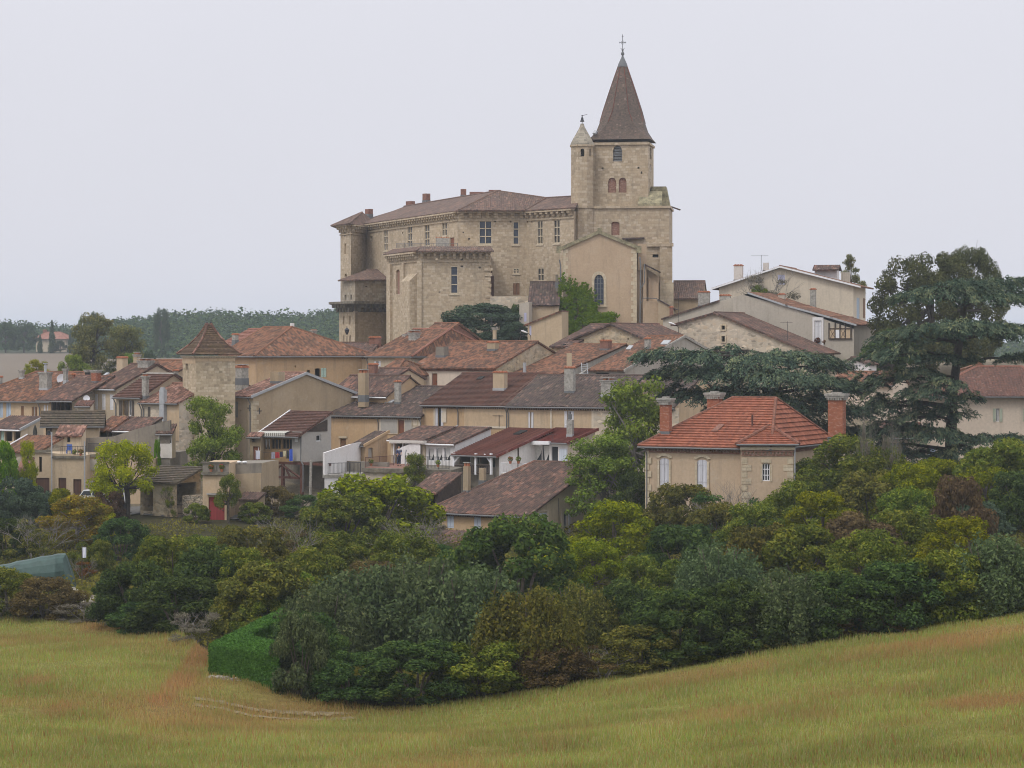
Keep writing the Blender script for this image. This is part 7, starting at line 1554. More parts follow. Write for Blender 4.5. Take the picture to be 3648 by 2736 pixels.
for px, top, hw, kind, sd, lb in ((3180, 1560, 40, 'bare', 1, 'grey bare sapling left of the big cedar trunk'), (3085, 1520, 28, 'bare', 3, 'tall bare grey saplings right of the villa chimney')):
    plant(px, top, hw, 182, kind, sd, 'l_grey', lb, 'tree', 'tree', 'bark_grey')
# middle distance, left
plant(335, 1128, 92, 345, 'loose', 2, 'l_pine', 'tall open tree on the slope behind the orange roofs', 'tree', 'tree', 'bark_dark')
plant(445, 1165, 80, 350, 'loose', 3, 'l_pine', 'shorter open tree right of the tall one', 'tree', 'tree', 'bark_dark')
plant(265, 1268, 62, 320, 'tree', 1, 'l_acac', 'light green bushy tree in front of the open trees', 'tree', 'tree')
plant(140, 1283, 36, 300, 'loose', 1, 'l_lime', 'pale lime sapling behind the orange roof, left', 'tree', 'tree')
plant(100, 1300, 24, 302, 'loose', 2, 'l_lime', 'smaller pale sapling left of the lime one', 'tree', 'tree')
plant(532, 1256, 30, 330, 'round', 2, 'l_blue', 'round dark green tree left of the dovecote roof', 'tree', 'tree')
plant(470, 1262, 40, 335, 'tree', 2, 'l_acac', 'yellowish tree beside the round dark one', 'tree', 'tree')
# far: farm, cypresses, woods
for px, top, hw, lb in ((143, 1198, 10, 'short cypress in front of the far farmhouse'), (185, 1150, 13, 'tallest cypress in front of the far farmhouse'), (252, 1182, 11, 'cypress at the right of the far farmhouse')):
    plant(px, top, hw, 765, 'cone', 1, 'l_dark', lb, 'cypress', 'cypress', group='cypresses by the far farmhouse')
for px, top, hw, mt, lb in ((20, 1150, 38, 'l_far', 'leftmost rounded tree by the far farmhouse'), (85, 1155, 48, 'l_far', 'largest rounded tree left of the far farmhouse'), (215, 1215, 22, 'l_far', 'small tree in front of the far farmhouse'), (275, 1190, 30, 'l_far', 'rounded tree right of the far farmhouse'),
                         (335, 1118, 34, 'l_dark', 'tall dark crown on the skyline behind the tall open tree'), (295, 1135, 20, 'l_dark', 'narrow dark crown on the skyline left of the tall one'), (575, 1105, 30, 'l_far', 'tree standing proud of the far wood skyline')):
    plant(px, top, hw, 775 if top > 1145 else 700, 'tree', 2, mt, lb, 'tree', 'tree', group='trees beyond the village')
fh = house('farmhouse', 'far farmhouse with a pale red hipped roof across the ploughed field', (128, 1205, 790), 236, 10, 1262, ridge=(190, 1184), pitch=.45, rl=165, rr=215, wm='pale', rm='flat_pink', style='f', gutter=None, cat='farmhouse', deep=3, ov=.8, win=(('v', 198, 1228, 208, 1245), ('v', 218, 1225, 228, 1235)))
chimney(fh['R'], P(160, 1192, 794), 1.2, 1.0, 1.6, 0, '', 'brick_plain')
def far_wood():
    g = np.random.default_rng(5); lob = []
    def ridge(px): return np.interp(px, [-400, 0, 130, 260, 330, 390, 480, 560, 640, 760, 900, 1040, 1200, 1500, 2200, 3000, 3400, 3520, 3650, 4200], [1142, 1136, 1146, 1154, 1146, 1138, 1120, 1108, 1100, 1092, 1100, 1096, 1090, 1100, 1130, 1145, 1145, 1160, 1175, 1185])
    for i in range(2300):
        px = g.uniform(-300, 4100) if i % 4 == 0 else g.uniform(-50, 1300); k = g.random(); Y = 690+150*k; 
        if px < 300: Y = 840+120*k
        bot = 1256 if px < 300 else 1262
        top = ridge(px)+(1-k)*(bot-ridge(px)-18)+g.normal()*5; c = P(px, top, Y); r = g.uniform(2.2, 4.4); lob.append(((c.x, c.y, c.z-r), (r, r, r*g.uniform(.75, 1.1))))
        lob.append(((c.x, c.y, c.z-r*2.4), (r*1.1, r*1.1, r*1.5)))
    p = leaves(lob, 380000, 1.1, 3, .3, .45, .65); o = bpy.data.objects.new('woodland', cloud_mesh('woodland', *p, M['l_far'])); C.objects.link(o); o['kind'] = 'stuff'; o['label'] = 'hazy blue-green woodland along the horizon'; o['category'] = 'woodland'
far_wood()

def undergrowth():
    g = np.random.default_rng(31); n = 210000; Y = 106+(206-106)*g.random(n); X = (g.uniform(-250, 3900, n)-CX)/F*Y; ed = _edge(X); k = noise2(X, Y, 5, 21); k2 = noise2(X, Y, 1.6, 22)
    ok = (Y > ed+.4) & (k2 > .18) & ~((np.abs((X/Y*F+CX)-860) < 190) & (Y < 122)) & ~((Y > 196) & (X < -19)); X, Y, k, k2 = X[ok], Y[ok], k[ok], k2[ok]; n = len(X)
    Z = heights(X, Y)+(.15+1.1*k*k2)*g.random(n)**.7; nr = g.normal(size=(n, 3))*.7; nr[:, 2] += .5
    o = bpy.data.objects.new('ground_cover', cloud_mesh('ground_cover', np.stack([X, Y, Z], 1), nr, g.uniform(.14, .3, n), .5, np.clip(.15+.55*k+.3*g.random(n), 0, 1), M['l_olive'])); C.objects.link(o); o['kind'] = 'stuff'; o['label'] = 'rough undergrowth of brambles and weeds between the bushes'; o['category'] = 'undergrowth'
undergrowth()
# ------------------------------------------------------------------ cedars: tiers of flat drooping sprays
def cedar(label, trunk, pads, Y, seed, n_per=330, rt=.55):
    g = np.random.default_rng(seed); base = P(*trunk[0], Y); zg = hz_(base.x, base.y); T = thing('cedar', label, 'cedar', V((base.x, base.y, zg)))
    off = V((base.x, base.y, zg)); b = MB(); tp = [P(x, y, Y) for x, y in trunk]; tp[0].z = min(tp[0].z, zg-.3); k = len(tp)
    b.tube(tp, [rt*(1-.75*i/(k-1)) for i in range(k)], 9)
    cs, ns, ss, bs, rs = [], [], [], [], []
    def trunk_at(z):
        for i in range(k-1):
            if tp[i].z <= z <= tp[i+1].z: return tp[i].lerp(tp[i+1], (z-tp[i].z)/max(1e-6, tp[i+1].z-tp[i].z))
        return tp[-1].copy()
    for px, py, hw, th, dy in pads:
        c = P(px, py, Y+dy); R = hw*Y/F; t_ = th*Y/F; root = trunk_at(c.z-R*.35); d = V((c.x-root.x, c.y-root.y, 0)); dl = d.length; d = d.normalized() if dl > .1 else V((1, 0, 0))
        tip = c+d*R*.7-UP*t_*.3; mid = root.lerp(c, .55)+UP*(.05*dl-.1)
        b.tube([root, mid, c-UP*t_*.35, tip], [max(.07, .05*dl**.6+.05), .1, .06, .02], 6)
        for q in range(9):
            a = 2*math.pi*q/9+seed; e_ = c+V((math.cos(a)*R*.85, math.sin(a)*R*.7, -t_*.55)); b.tube([c-UP*t_*.4, c.lerp(e_, .5)-UP*t_*.15, e_], [.05, .03, .01], 4)
        # fingers of foliage: several lobes inside the pad, each a small drooping fan
        m = max(12, int(R*R*8.5+8)); 
        for q in range(m):
            a = g.uniform(0, 2*math.pi); r = math.sqrt(g.random())*.95; fc = np.array([c.x+math.cos(a)*R*r, c.y+math.sin(a)*R*.8*r, c.z+t_*(.35*(1-r*r)-.45*r*r)+g.normal()*t_*.22])
            out = np.array([math.cos(a)*.7+d.x*.6, math.sin(a)*.7+d.y*.6, 0]); out /= np.linalg.norm(out)+1e-6; n = n_per//6; fr = R*g.uniform(.2, .34)+.15
            u = g.random(n); s = g.normal(size=n)*.42; side = np.array([-out[1], out[0], 0])
            p = fc+out*(u*fr*1.7)[:, None]+side*(s*fr*(1-.4*u))[:, None]; p[:, 2] += -u*u*fr*.75-np.abs(s)*fr*.3+g.normal(size=n)*.07
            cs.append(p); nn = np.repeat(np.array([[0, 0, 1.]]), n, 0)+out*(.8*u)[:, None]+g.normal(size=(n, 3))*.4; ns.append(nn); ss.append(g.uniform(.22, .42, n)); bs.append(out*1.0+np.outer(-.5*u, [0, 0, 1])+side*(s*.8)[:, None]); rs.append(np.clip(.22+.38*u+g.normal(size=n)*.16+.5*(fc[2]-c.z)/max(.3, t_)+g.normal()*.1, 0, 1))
    b.build('trunk', M['bark_dark'], T)
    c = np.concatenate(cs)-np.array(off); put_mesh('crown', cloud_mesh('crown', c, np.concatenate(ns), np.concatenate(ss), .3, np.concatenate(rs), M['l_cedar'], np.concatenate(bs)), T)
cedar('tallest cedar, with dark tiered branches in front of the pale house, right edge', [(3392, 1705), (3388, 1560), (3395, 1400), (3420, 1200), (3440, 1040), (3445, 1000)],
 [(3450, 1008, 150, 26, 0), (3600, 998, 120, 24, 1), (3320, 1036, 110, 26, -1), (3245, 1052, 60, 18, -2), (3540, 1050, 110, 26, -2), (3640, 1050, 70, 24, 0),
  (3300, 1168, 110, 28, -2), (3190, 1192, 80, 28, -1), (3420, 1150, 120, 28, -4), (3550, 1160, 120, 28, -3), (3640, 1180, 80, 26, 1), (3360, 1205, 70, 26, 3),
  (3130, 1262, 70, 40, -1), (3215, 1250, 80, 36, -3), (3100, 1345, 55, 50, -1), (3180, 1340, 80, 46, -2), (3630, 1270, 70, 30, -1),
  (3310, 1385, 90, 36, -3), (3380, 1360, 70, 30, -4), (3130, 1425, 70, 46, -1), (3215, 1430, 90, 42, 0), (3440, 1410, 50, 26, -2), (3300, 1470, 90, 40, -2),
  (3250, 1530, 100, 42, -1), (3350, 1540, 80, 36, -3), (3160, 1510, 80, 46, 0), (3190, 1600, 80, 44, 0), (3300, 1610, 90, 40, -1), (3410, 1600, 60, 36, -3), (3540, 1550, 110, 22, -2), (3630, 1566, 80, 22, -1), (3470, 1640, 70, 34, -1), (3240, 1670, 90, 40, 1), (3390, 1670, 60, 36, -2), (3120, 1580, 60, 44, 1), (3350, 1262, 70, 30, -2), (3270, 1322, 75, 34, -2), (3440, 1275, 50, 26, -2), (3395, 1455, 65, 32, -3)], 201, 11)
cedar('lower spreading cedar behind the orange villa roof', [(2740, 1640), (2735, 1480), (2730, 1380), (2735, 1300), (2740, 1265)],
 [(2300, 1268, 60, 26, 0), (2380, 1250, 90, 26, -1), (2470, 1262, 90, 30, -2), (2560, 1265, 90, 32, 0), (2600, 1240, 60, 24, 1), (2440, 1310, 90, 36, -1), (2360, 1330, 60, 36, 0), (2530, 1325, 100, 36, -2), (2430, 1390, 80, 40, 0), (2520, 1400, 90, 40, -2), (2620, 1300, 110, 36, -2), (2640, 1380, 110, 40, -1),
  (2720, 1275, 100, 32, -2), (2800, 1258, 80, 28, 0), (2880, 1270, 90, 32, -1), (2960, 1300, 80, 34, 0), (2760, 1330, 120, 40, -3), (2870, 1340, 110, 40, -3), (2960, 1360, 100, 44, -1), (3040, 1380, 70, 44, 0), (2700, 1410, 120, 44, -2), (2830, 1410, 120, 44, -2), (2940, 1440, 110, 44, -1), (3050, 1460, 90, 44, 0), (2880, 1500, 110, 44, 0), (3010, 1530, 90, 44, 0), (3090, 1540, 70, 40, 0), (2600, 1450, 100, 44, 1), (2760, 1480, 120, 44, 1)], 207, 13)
# creeper on the church gable
def creeper():
    g = random.Random(4); lob = []; T = thing('climbing_plant', 'bright green creeper climbing the left corner of the church gable', 'creeper', P(2070, 1200, 284))
    top = lambda x: np.interp(x, [1955, 1985, 2005, 2030, 2060, 2090, 2110, 2130, 2160, 2185], [1180, 1130, 995, 1010, 1030, 1045, 1075, 1120, 1125, 1120])
    for i in range(280):
        x = g.uniform(1958, 2180); y = g.uniform(top(x), 1196 if x < 2100 else 1150); c = P(x, y, 285.3-.25*g.random()); s = g.uniform(.22, .5); lob.append((c, (s, .3, s)))
    for i in range(60):          # sprays reaching out past the edge
        x = g.uniform(1990, 2185); y = top(x); a = P(x, y+6, 285.1); dx, dz = g.uniform(.1, .7) if x > 2020 else g.uniform(-.3, .3), g.uniform(.3, 1.1) if x < 2120 else g.uniform(-.2, .3)
        if x > 2130: dx += .5
        for k in range(4): lob.append(((a.x+dx*k/3, a.y-.1, a.z+dz*k/3), (.13, .12, .13)))
    o = T.location; lob = [((l[0][0]-o.x, l[0][1]-o.y, l[0][2]-o.z), l[1]) for l in lob]; p = leaves(lob, 34000, .2, 9, .3, .4); p[1][:, 1] -= .6; put_mesh('foliage', cloud_mesh('foliage', *p, M['l_ivy']), T)
    b = MB()
    for i in range(5): b.tube([P(1990+i*25, 1205, 285.6), P(1992+i*32, 1080+i*14, 285.7)], [.06, .02], 5)
    b.build('stem', M['bark'], T)
creeper()
# clipped hedge: two arms with flat tops
def hedge():
    g0 = G(760, 2412); T = thing('hedge', 'clipped bright green box hedge bent in a sharp corner beside the meadow', 'hedge', g0); zt_ = CZ+(HY-2303)*g0.y/F; g = np.random.default_rng(8)
    hp = lambda px, py: (lambda Y: V(((px-CX)/F*Y, Y, zt_)))((CZ-zt_)*F/(py-HY))
    A0, A1, A2 = hp(990, 2338), hp(747, 2298), hp(1030, 2158); I0, I1, I2 = hp(995, 2293), hp(878, 2262), hp(1075, 2182)
    b = MB(); cs, ns = [], []
    def face(p, q, nv, n, down=True, p2=None, q2=None):
        u, w = g.random(n), g.random(n); P0 = np.outer(1-u, p)+np.outer(u, q)
        if down: zb = heights(P0[:, 0], P0[:, 1]); P0[:, 2] = zt_*w+zb*(1-w)
        else: P1 = np.outer(1-u, p2)+np.outer(u, q2); P0 = P0*(1-w)[:, None]+P1*w[:, None]
        cs.append(P0+g.normal(size=(n, 3))*.035); ns.append(np.tile(np.array(nv), (n, 1))+g.normal(size=(n, 3))*.45)
    for p, q, pi, qi in ((A0, A1, I0, I1), (A1, A2, I1, I2)):
        L = (q-p).length; o_ = ((p+q)/2-(pi+qi)/2); o_.z = 0; o_.normalize()
        face(p, q, o_, int(L*2300)); face(pi, qi, -o_, int(L*1500)); face(p, q, (0, 0, 1), int(L*3400), False, pi, qi)
        ring = [p, q, qi, pi]; c = sum(ring, V())/4; ring = [c+(x-c)*.97 for x in ring]
        if area([(x.x, x.y) for x in ring]) < 0: ring = ring[::-1]
        b.prism([(x.x, x.y) for x in ring], min(hz_(x.x, x.y) for x in ring)-.4, zt_-.1)
    face(A0, I0, (1, 0, 0), 2500)
    o = np.array(T.location); c = np.concatenate(cs)-o; put_mesh('foliage', cloud_mesh('foliage', c, np.concatenate(ns), g.uniform(.07, .14, len(c)), .6, g.random(len(c)), M['l_hedge']), T)
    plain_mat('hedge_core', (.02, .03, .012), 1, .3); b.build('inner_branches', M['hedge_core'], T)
hedge()
# meadow grass
def grass():
    g = np.random.default_rng(21); n = 560000; Y = 66+(150-66)*g.random(n)**1.25; X = (g.uniform(-260, 3900, n)-CX)/F*Y; ok = Y < _edge(X)-.15; X, Y = X[ok], Y[ok]
    n2 = 26000; X2 = np.interp(g.random(n2), np.linspace(0, 1, len(EX)), EX); Y2 = np.interp(X2, EX, EY)-np.abs(g.normal(size=n2))*.6; X = np.concatenate([X, X2]); Y = np.concatenate([Y, Y2]); keep = np.ones(len(X), bool)
    for pl_, wd_ in PATHS:
        for p, q in zip(pl_[:-1], pl_[1:]):
            d = np.array([q.x-p.x, q.y-p.y]); L2 = (d*d).sum(); u = np.clip(((X-p.x)*d[0]+(Y-p.y)*d[1])/L2, 0, 1); keep &= np.hypot(X-p.x-u*d[0], Y-p.y-u*d[1]) > wd_*.5*np.abs(.75+.5*g.normal(size=len(X)))
    X, Y = X[keep], Y[keep]; n = len(X)
    Z = heights(X, Y); r = rustness(X, Y); tall = noise2(X, Y, 2.2, 11); h = (.1+.2*g.random(n)**2)*(.55+.9*tall); h[g.random(n) < .01] *= 1.7
    w = .011+.009*g.random(n); a = g.uniform(0, np.pi, n); lean = g.normal(size=(n, 2))*.22*h[:, None]; dx, dy = np.cos(a)*w, np.sin(a)*w
    v = np.stack([np.stack([X-dx, Y-dy, Z-.03], 1), np.stack([X+dx, Y+dy, Z-.03], 1), np.stack([X+lean[:, 0]+dx*.25, Y+lean[:, 1]+dy*.25, Z+h], 1), np.stack([X+lean[:, 0]*.9-dx*.4, Y+lean[:, 1]*.9-dy*.4, Z+h*.85], 1)], 1).reshape(-1, 3)
    k = np.clip(r*1.05-.08+(g.random(n)-.5)*.45, 0, 1)[:, None]; gr = np.stack([.2+.11*g.random(n), .222+.095*g.random(n), .055+.03*g.random(n)], 1); straw = np.array([.36, .32, .14]); ru = np.stack([.29+.1*g.random(n), .175+.05*g.random(n), .075+.025*g.random(n)], 1)
    gr = np.where((g.random(n) < .17)[:, None], straw, gr); col = gr*(1-k)+ru*k; col = np.where((g.random(n) < .07)[:, None], np.array([.3, .15, .06]), col)*(.92+.42*noise2(X, Y, 2.6, 31)[:, None])
    me = bpy.data.meshes.new('meadow_grass'); me.vertices.add(4*n); me.vertices.foreach_set('co', v.astype(np.float32).ravel()); me.loops.add(4*n); me.loops.foreach_set('vertex_index', np.arange(4*n, dtype=np.int32)); me.polygons.add(n); me.polygons.foreach_set('loop_start', np.arange(0, 4*n, 4, dtype=np.int32)); me.update(calc_edges=True)
    at = me.attributes.new('gcol', 'FLOAT_COLOR', 'FACE'); at.data.foreach_set('color', np.concatenate([col, np.ones((n, 1))], 1).astype(np.float32).ravel())
    s = NT('grass'); ca = s.n('Attribute', attribute_name='gcol'); d = s.n('BsdfDiffuse'); tr = s.n('BsdfTranslucent'); mx = s.n('MixShader'); mx.inputs[0].default_value = .35
    s.l(ca.outputs['Color'], d.inputs[0]); s.l(ca.outputs['Color'], tr.inputs[0]); s.l(d.outputs[0], mx.inputs[1]); s.l(tr.outputs[0], mx.inputs[2]); s.l(mx.outputs[0], s.t.nodes['Material Output'].inputs[0]); me.materials.append(s.m)
    o = bpy.data.objects.new('meadow_grass', me); C.objects.link(o); o['kind'] = 'stuff'; o['label'] = 'tall dry meadow grass, green patched with rust red'; o['category'] = 'grass'
grass()
# ------------------------------------------------------------------ small things
def at(px, py, Y): return P(px, py, Y)
def ground_at(px, Y): x = (px-CX)/F*Y; return V((x, Y, hz_(x, Y)))
plain_mat('tarp', (.05, .09, .08), .55, .25, scale=1.2); plain_mat('rubber', (.03, .03, .03), .8); plain_mat('car_paint', (.66, .68, .69), .25, .03, spec=.5); plain_mat('plastic_blue', (.07, .13, .38), .5)
plain_mat('cloth_white', (.72, .72, .8), .9, .05); plain_mat('cloth_red', (.36, .035, .045), .9); plain_mat('cloth_navy', (.03, .035, .075), .9); plain_mat('cloth_cream', (.55, .5, .33), .9); plain_mat('cloth_dark', (.035, .045, .05), .9); plain_mat('cloth_blue', (.05, .11, .5), .9); plain_mat('cloth_grey', (.3, .3, .36), .9)
plain_mat('skin', (.42, .24, .16), .6, .05); plain_mat('hair_dark', (.03, .025, .02), .7); plain_mat('hair_white', (.6, .58, .54), .7); plain_mat('sweater', (.075, .085, .16), .9); plain_mat('sweater_pale', (.5, .5, .5), .9); plain_mat('trousers', (.035, .04, .07), .9); plain_mat('jacket', (.045, .045, .04), .9); plain_mat('flower_red', (.5, .03, .05), .8, .3); plain_mat('lamp_white', (.7, .7, .7), .3)
plain_mat('limestone', (.46, .42, .35), .95, .35); plain_mat('limestone_dark', (.25, .22, .18), .95, .35)
def tarp():
    Y = 160; g0 = ground_at(130, Y); T = thing('covered_trailer', 'long trailer under a green tarpaulin at the left edge of the gardens', 'trailer', g0)
    b = MB(); sec = []; N = 14; z_g = lambda px: hz_((px-CX)/F*Y, Y)
    for i in range(N):
        k = i/(N-1); px = -110+k*372; yt = np.interp(px, [-110, 0, 120, 200, 235, 252, 262], [2025, 2012, 1988, 1972, 1972, 1986, 2020]); z1 = CZ+(HY-yt)*Y/F; zb = z_g(px)+.1
        if i == N-1: z1 = zb+(z1-zb)*.4
        r = []; w = 1.15*(1 if i < N-2 else .75)
        for q in range(11):
            a = math.pi*q/10; sag = 1+.05*math.sin(i*1.9+q)
            r.append(V(((px-CX)/F*Y+.06*math.sin(q*2+i), Y-math.cos(a)*w*sag, zb+(z1-zb)*min(1, (math.sin(a)**.55))*(1+.015*math.sin(i*2.3)))))
        sec.append(r)
    for i in range(N-1):
        for q in range(10): b.poly([sec[i][q], sec[i+1][q], sec[i+1][q+1], sec[i][q+1]])
    b.poly(sec[0]); b.poly(sec[-1][::-1]); b.build('tarpaulin', M['tarp'], T, True)
    w = MB(); c = V(((120-CX)/F*Y, Y-1.25, z_g(120)+.33))
    for rr, d in ((.33, .2),): 
        R = [[c+V((rr*k*math.cos(a), -dd, rr*k*math.sin(a))) for a in [2*math.pi*j/16 for j in range(16)]] for k, dd in ((.55, .02), (.6, .1), (.95, .1), (1, .05), (1, -.1))]
        for i in range(4):
            for j in range(16): w.poly([R[i][j], R[i][(j+1) % 16], R[i+1][(j+1) % 16], R[i+1][j]])
    wo = w.build('wheel', M['rubber'], T); w = MB(); w.poly([c+V((.19*math.cos(2*math.pi*j/12), -.06, .19*math.sin(2*math.pi*j/12))) for j in range(12)][::-1]); w.build('rim', M['zinc_pale'], wo)
tarp()
def hang(name, label, px0, y0, px1, y1, Y, mat, cat, group=None, wave=.04, taper=0):
    b = MB(); k = 7; rows = 6; pt = {}
    for i in range(k+1):
        for j in range(rows+1):
            u, v = i/k, j/rows; x = px0+(px1-px0)*(u+(u-.5)*taper*v); p = at(x, y0+(y1-y0)*v, Y); p.y += wave*math.sin(u*9+v*2+px0)*(.3+v); pt[i, j] = p
    for i in range(k):
        for j in range(rows):
            q = [pt[i, j+1], pt[i+1, j+1], pt[i+1, j], pt[i, j]]; b.poly(q); b.poly([p+V((0, .012, 0)) for p in q[::-1]])
    c = at((px0+px1)/2, y1, Y); inv = Matrix.Translation(c); o = b.build(name, M[mat], None); me = o.data; me.transform(inv.inverted()); o.location = c; return tag(o, label, cat, group)
hang('towel', 'white cloth hung up in the garden beside the green tarpaulin', 294, 1950, 307, 1987, 158, 'cloth_white', 'towel')
T = thing('post', 'thin post carrying the white cloth in the garden', 'post', ground_at(292, 158)); b = MB(); b.tube([ground_at(292, 158.05)-UP*.2, at(292, 1944, 158.05)], .03, 5); b.tube([at(290, 1948, 158.05), at(309, 1948, 158.05)], .02, 5); b.build('pole', M['dark_wood'], T)
LY = 217.2
for x0, y0, x1, y1, m, nm, lb in ((967, 1611, 979, 1634, 'cloth_grey', 'shirt', 'pale grey shirt on the gallery washing line'), (981, 1611, 995, 1631, 'cloth_red', 'shirt', 'red shirt on the gallery washing line'), (997, 1610, 1007, 1628, 'cloth_navy', 'shorts', 'navy shorts on the gallery washing line'),
                              (1009, 1606, 1019, 1626, 'cloth_cream', 'shirt', 'cream shirt on the gallery washing line'), (1021, 1605, 1029, 1634, 'cloth_dark', 'trousers', 'dark trousers on the gallery washing line'), (1031, 1600, 1042, 1642, 'cloth_blue', 'dress', 'long bright blue garment on the gallery washing line')):
    hang(nm, lb, x0, y0, x1, y1, LY, m, 'laundry', 'washing hung under the wooden gallery', taper=.15)
T = thing('washing_line', 'washing line strung in front of the wooden gallery', 'washing line', at(940, 1611, LY)); b = MB(); b.tube([at(938, 1612, 218.6), at(967, 1610.5, LY+.01), at(1000, 1609, LY+.01), at(1043, 1599, LY+.01)], .012, 4); b.build('line', M['iron'], T)
hang('towel', 'white towel on a stand left of the wooden gallery', 911, 1607, 926, 1636, 217.5, 'cloth_white', 'laundry')
T = thing('drying_stand', 'white drying stand left of the wooden gallery', 'drying stand', at(918, 1650, 217.6)); b = MB(); b.tube([at(914, 1652, 217.7), at(922, 1594, 217.7)], .025, 5); b.tube([at(909, 1606, 217.6), at(928, 1606, 217.6)], .02, 5); b.build('frame', M['white_paint'], T)
# ladder
T = thing('ladder', 'pale ladder leaning on the roof wall between two orange roofs', 'ladder', at(2094, 1342, 241.5)); b = MB()
for x in (2070, 2090): b.tube([at(x+5, 1345, 241.3), at(x+1, 1293, 242.3)], .045, 5)
b.build('rail', M['zinc_pale'], T); b = MB()
for i in range(6): y = 1338-i*8; b.tube([at(2075-i*.6, y, 241.4+i*.14), at(2095-i*.6, y, 241.4+i*.14)], .03, 5)
b.build('rung', M['zinc_pale'], T)
# street lamps on walls
for px, py, Y, lb in ((1866, 1181, 274, 'white street lamp on a curved arm below the church lean-to'), (2392, 1152, 261, 'white street lamp on a curved arm at the corner of the pale stone house')):
    T = thing('street_lamp', lb, 'street lamp', at(px+24, py+24, Y)); b = MB(); b.tube([at(px+26, py+36, Y), at(px+24, py+14, Y-.1), at(px+12, py+3, Y-.4)], .03, 5); b.build('arm', M['iron'], T)
    b = MB(); c = at(px, py, Y-.6); d = V((.35, .1, -.12))
    R = [[c+d*k+V((0, .16*r*math.cos(a), .11*r*math.sin(a))) for a in [2*math.pi*j/10 for j in range(10)]] for k, r in ((-.9, .15), (-.6, .85), (0, 1), (.8, .8), (1.2, .3))]
    for i in range(4):
        for j in range(10): b.poly([R[i][j], R[i][(j+1) % 10], R[i+1][(j+1) % 10], R[i+1][j]])
    b.poly(R[0]); b.poly(R[-1]); b.build('lamp_head', M['lamp_white'], T, True)
for px, lb in ((852, 'left white domed bowl on the terrace wall below the acacia'), (871, 'right white domed bowl on the terrace wall below the acacia')):
    T = thing('bowl', lb, 'bowl', at(px, 1652, 205.4), group='white bowls on the terrace wall'); b = MB(); c = at(px, 1651, 205.4); b.lathe(c, [(.1, 0), (.12, .04), (.2, .06), (.22, .1), (.19, .16), (.1, .2), (.02, .21)], 12); b.build('dome', M['lamp_white'], T, True)
    b = MB(); b.lathe(c-UP*.02, [(.08, 0), (.06, .05)], 8); b.build('foot', M['iron'], T)
# flower pots
def pot(px, py, Y, r, lb, flower='flower_red', group=None, n=60, h=.35):
    T = thing('flower_pot', lb, 'flower pot', at(px, py, Y), group=group); b = MB(); c = at(px, py, Y); b.lathe(c, [(r*.7, 0), (r, r*1.5), (r*1.1, r*1.5), (r*1.1, r*1.75), (r*.9, r*1.75)], 10); b.build('pot', M['terracotta'], T)
    g = np.random.default_rng(int(px)); p = leaves([((0, 0, r*1.7+h*.5), (r*1.7, r*1.7, h*.6))], n*3, .12, int(px)); put_mesh('leaves', cloud_mesh('leaves', *p, M['l_mid']), T)
    if flower: p = leaves([((0, 0, r*1.7+h*.7), (r*1.6, r*1.6, h*.5))], n, .09, int(px)+1); put_mesh('flowers', cloud_mesh('flowers', *p, M[flower]), T)
PG = 'flower pots on the terraces'
pot(288, 1626, 211.6, .14, 'red geranium pot on the terrace ledge near the left downpipe', group=PG); pot(266, 1626, 211.8, .12, 'leafy pot beside the red geranium on the left terrace', None, PG)
pot(752, 1681, 202.3, .13, 'left clay pot on the garage parapet', group=PG); pot(790, 1681, 202.2, .13, 'right clay pot on the garage parapet', group=PG)
pot(1560, 1664, 213.3, .13, 'clay pot behind the iron balcony railing', None, PG); pot(1322, 1660, 217, .13, 'small clay pot on the balcony by the arched niche', None, PG)
pot(1818, 1652, 212.4, .13, 'red flower pot on the white balcony railing', group=PG); pot(1847, 1652, 212.2, .13, 'leafy pot on the white balcony railing', None, PG)
for px, py, lb in ((2912, 1216, 'left hanging ball of red-brown flowers below the white door'), (2936, 1222, 'right hanging ball of red-brown flowers below the white door')):
    T = thing('hanging_basket', lb, 'hanging basket', at(px, py, 267), group='hanging baskets under the white door'); p = leaves([((0, 0, .1), (.3, .25, .3))], 260, .14, px); put_mesh('flowers', cloud_mesh('flowers', *p, M['l_red']), T); b = MB(); b.lathe(at(px, py, 267)-UP*.2, [(.05, 0), (.16, .12), (.2, .25)], 8); b.build('pot', M['dark_wood'], T)
# chair on the terrace
T = thing('chair', 'blue plastic chair on the left terrace behind the iron railing', 'chair', at(246, 1622, 212.6)); c = at(246, 1622, 212.6); b = MB(); b.box(c+UP*.42, .45, .45, .05); b.build('seat', M['plastic_blue'], T); b = MB(); b.box(c+UP*.47+V((0, .2, 0)), .45, .05, .45); b.build('backrest', M['plastic_blue'], T)
for sx_ in (-.19, .19):
    for sy_ in (-.19, .19): b = MB(); b.box(c+V((sx_, sy_, 0)), .05, .05, .42); b.build('leg', M['plastic_blue'], T)
# closed parasol
T = thing('parasol', 'closed dark green parasol in front of the pale gable at the left', 'parasol', at(125, 1580, 219)); c = at(125, 1580, 219); b = MB(); b.tube([c, at(124, 1516, 219)], .025, 6); b.build('pole', M['iron'], T); b = MB(); b.lathe(at(125, 1555, 219), [(.05, 0), (.19, .08), (.2, .35), (.13, .75), (.03, 1.0)], 8); b.build('canopy', M['jacket'], T)
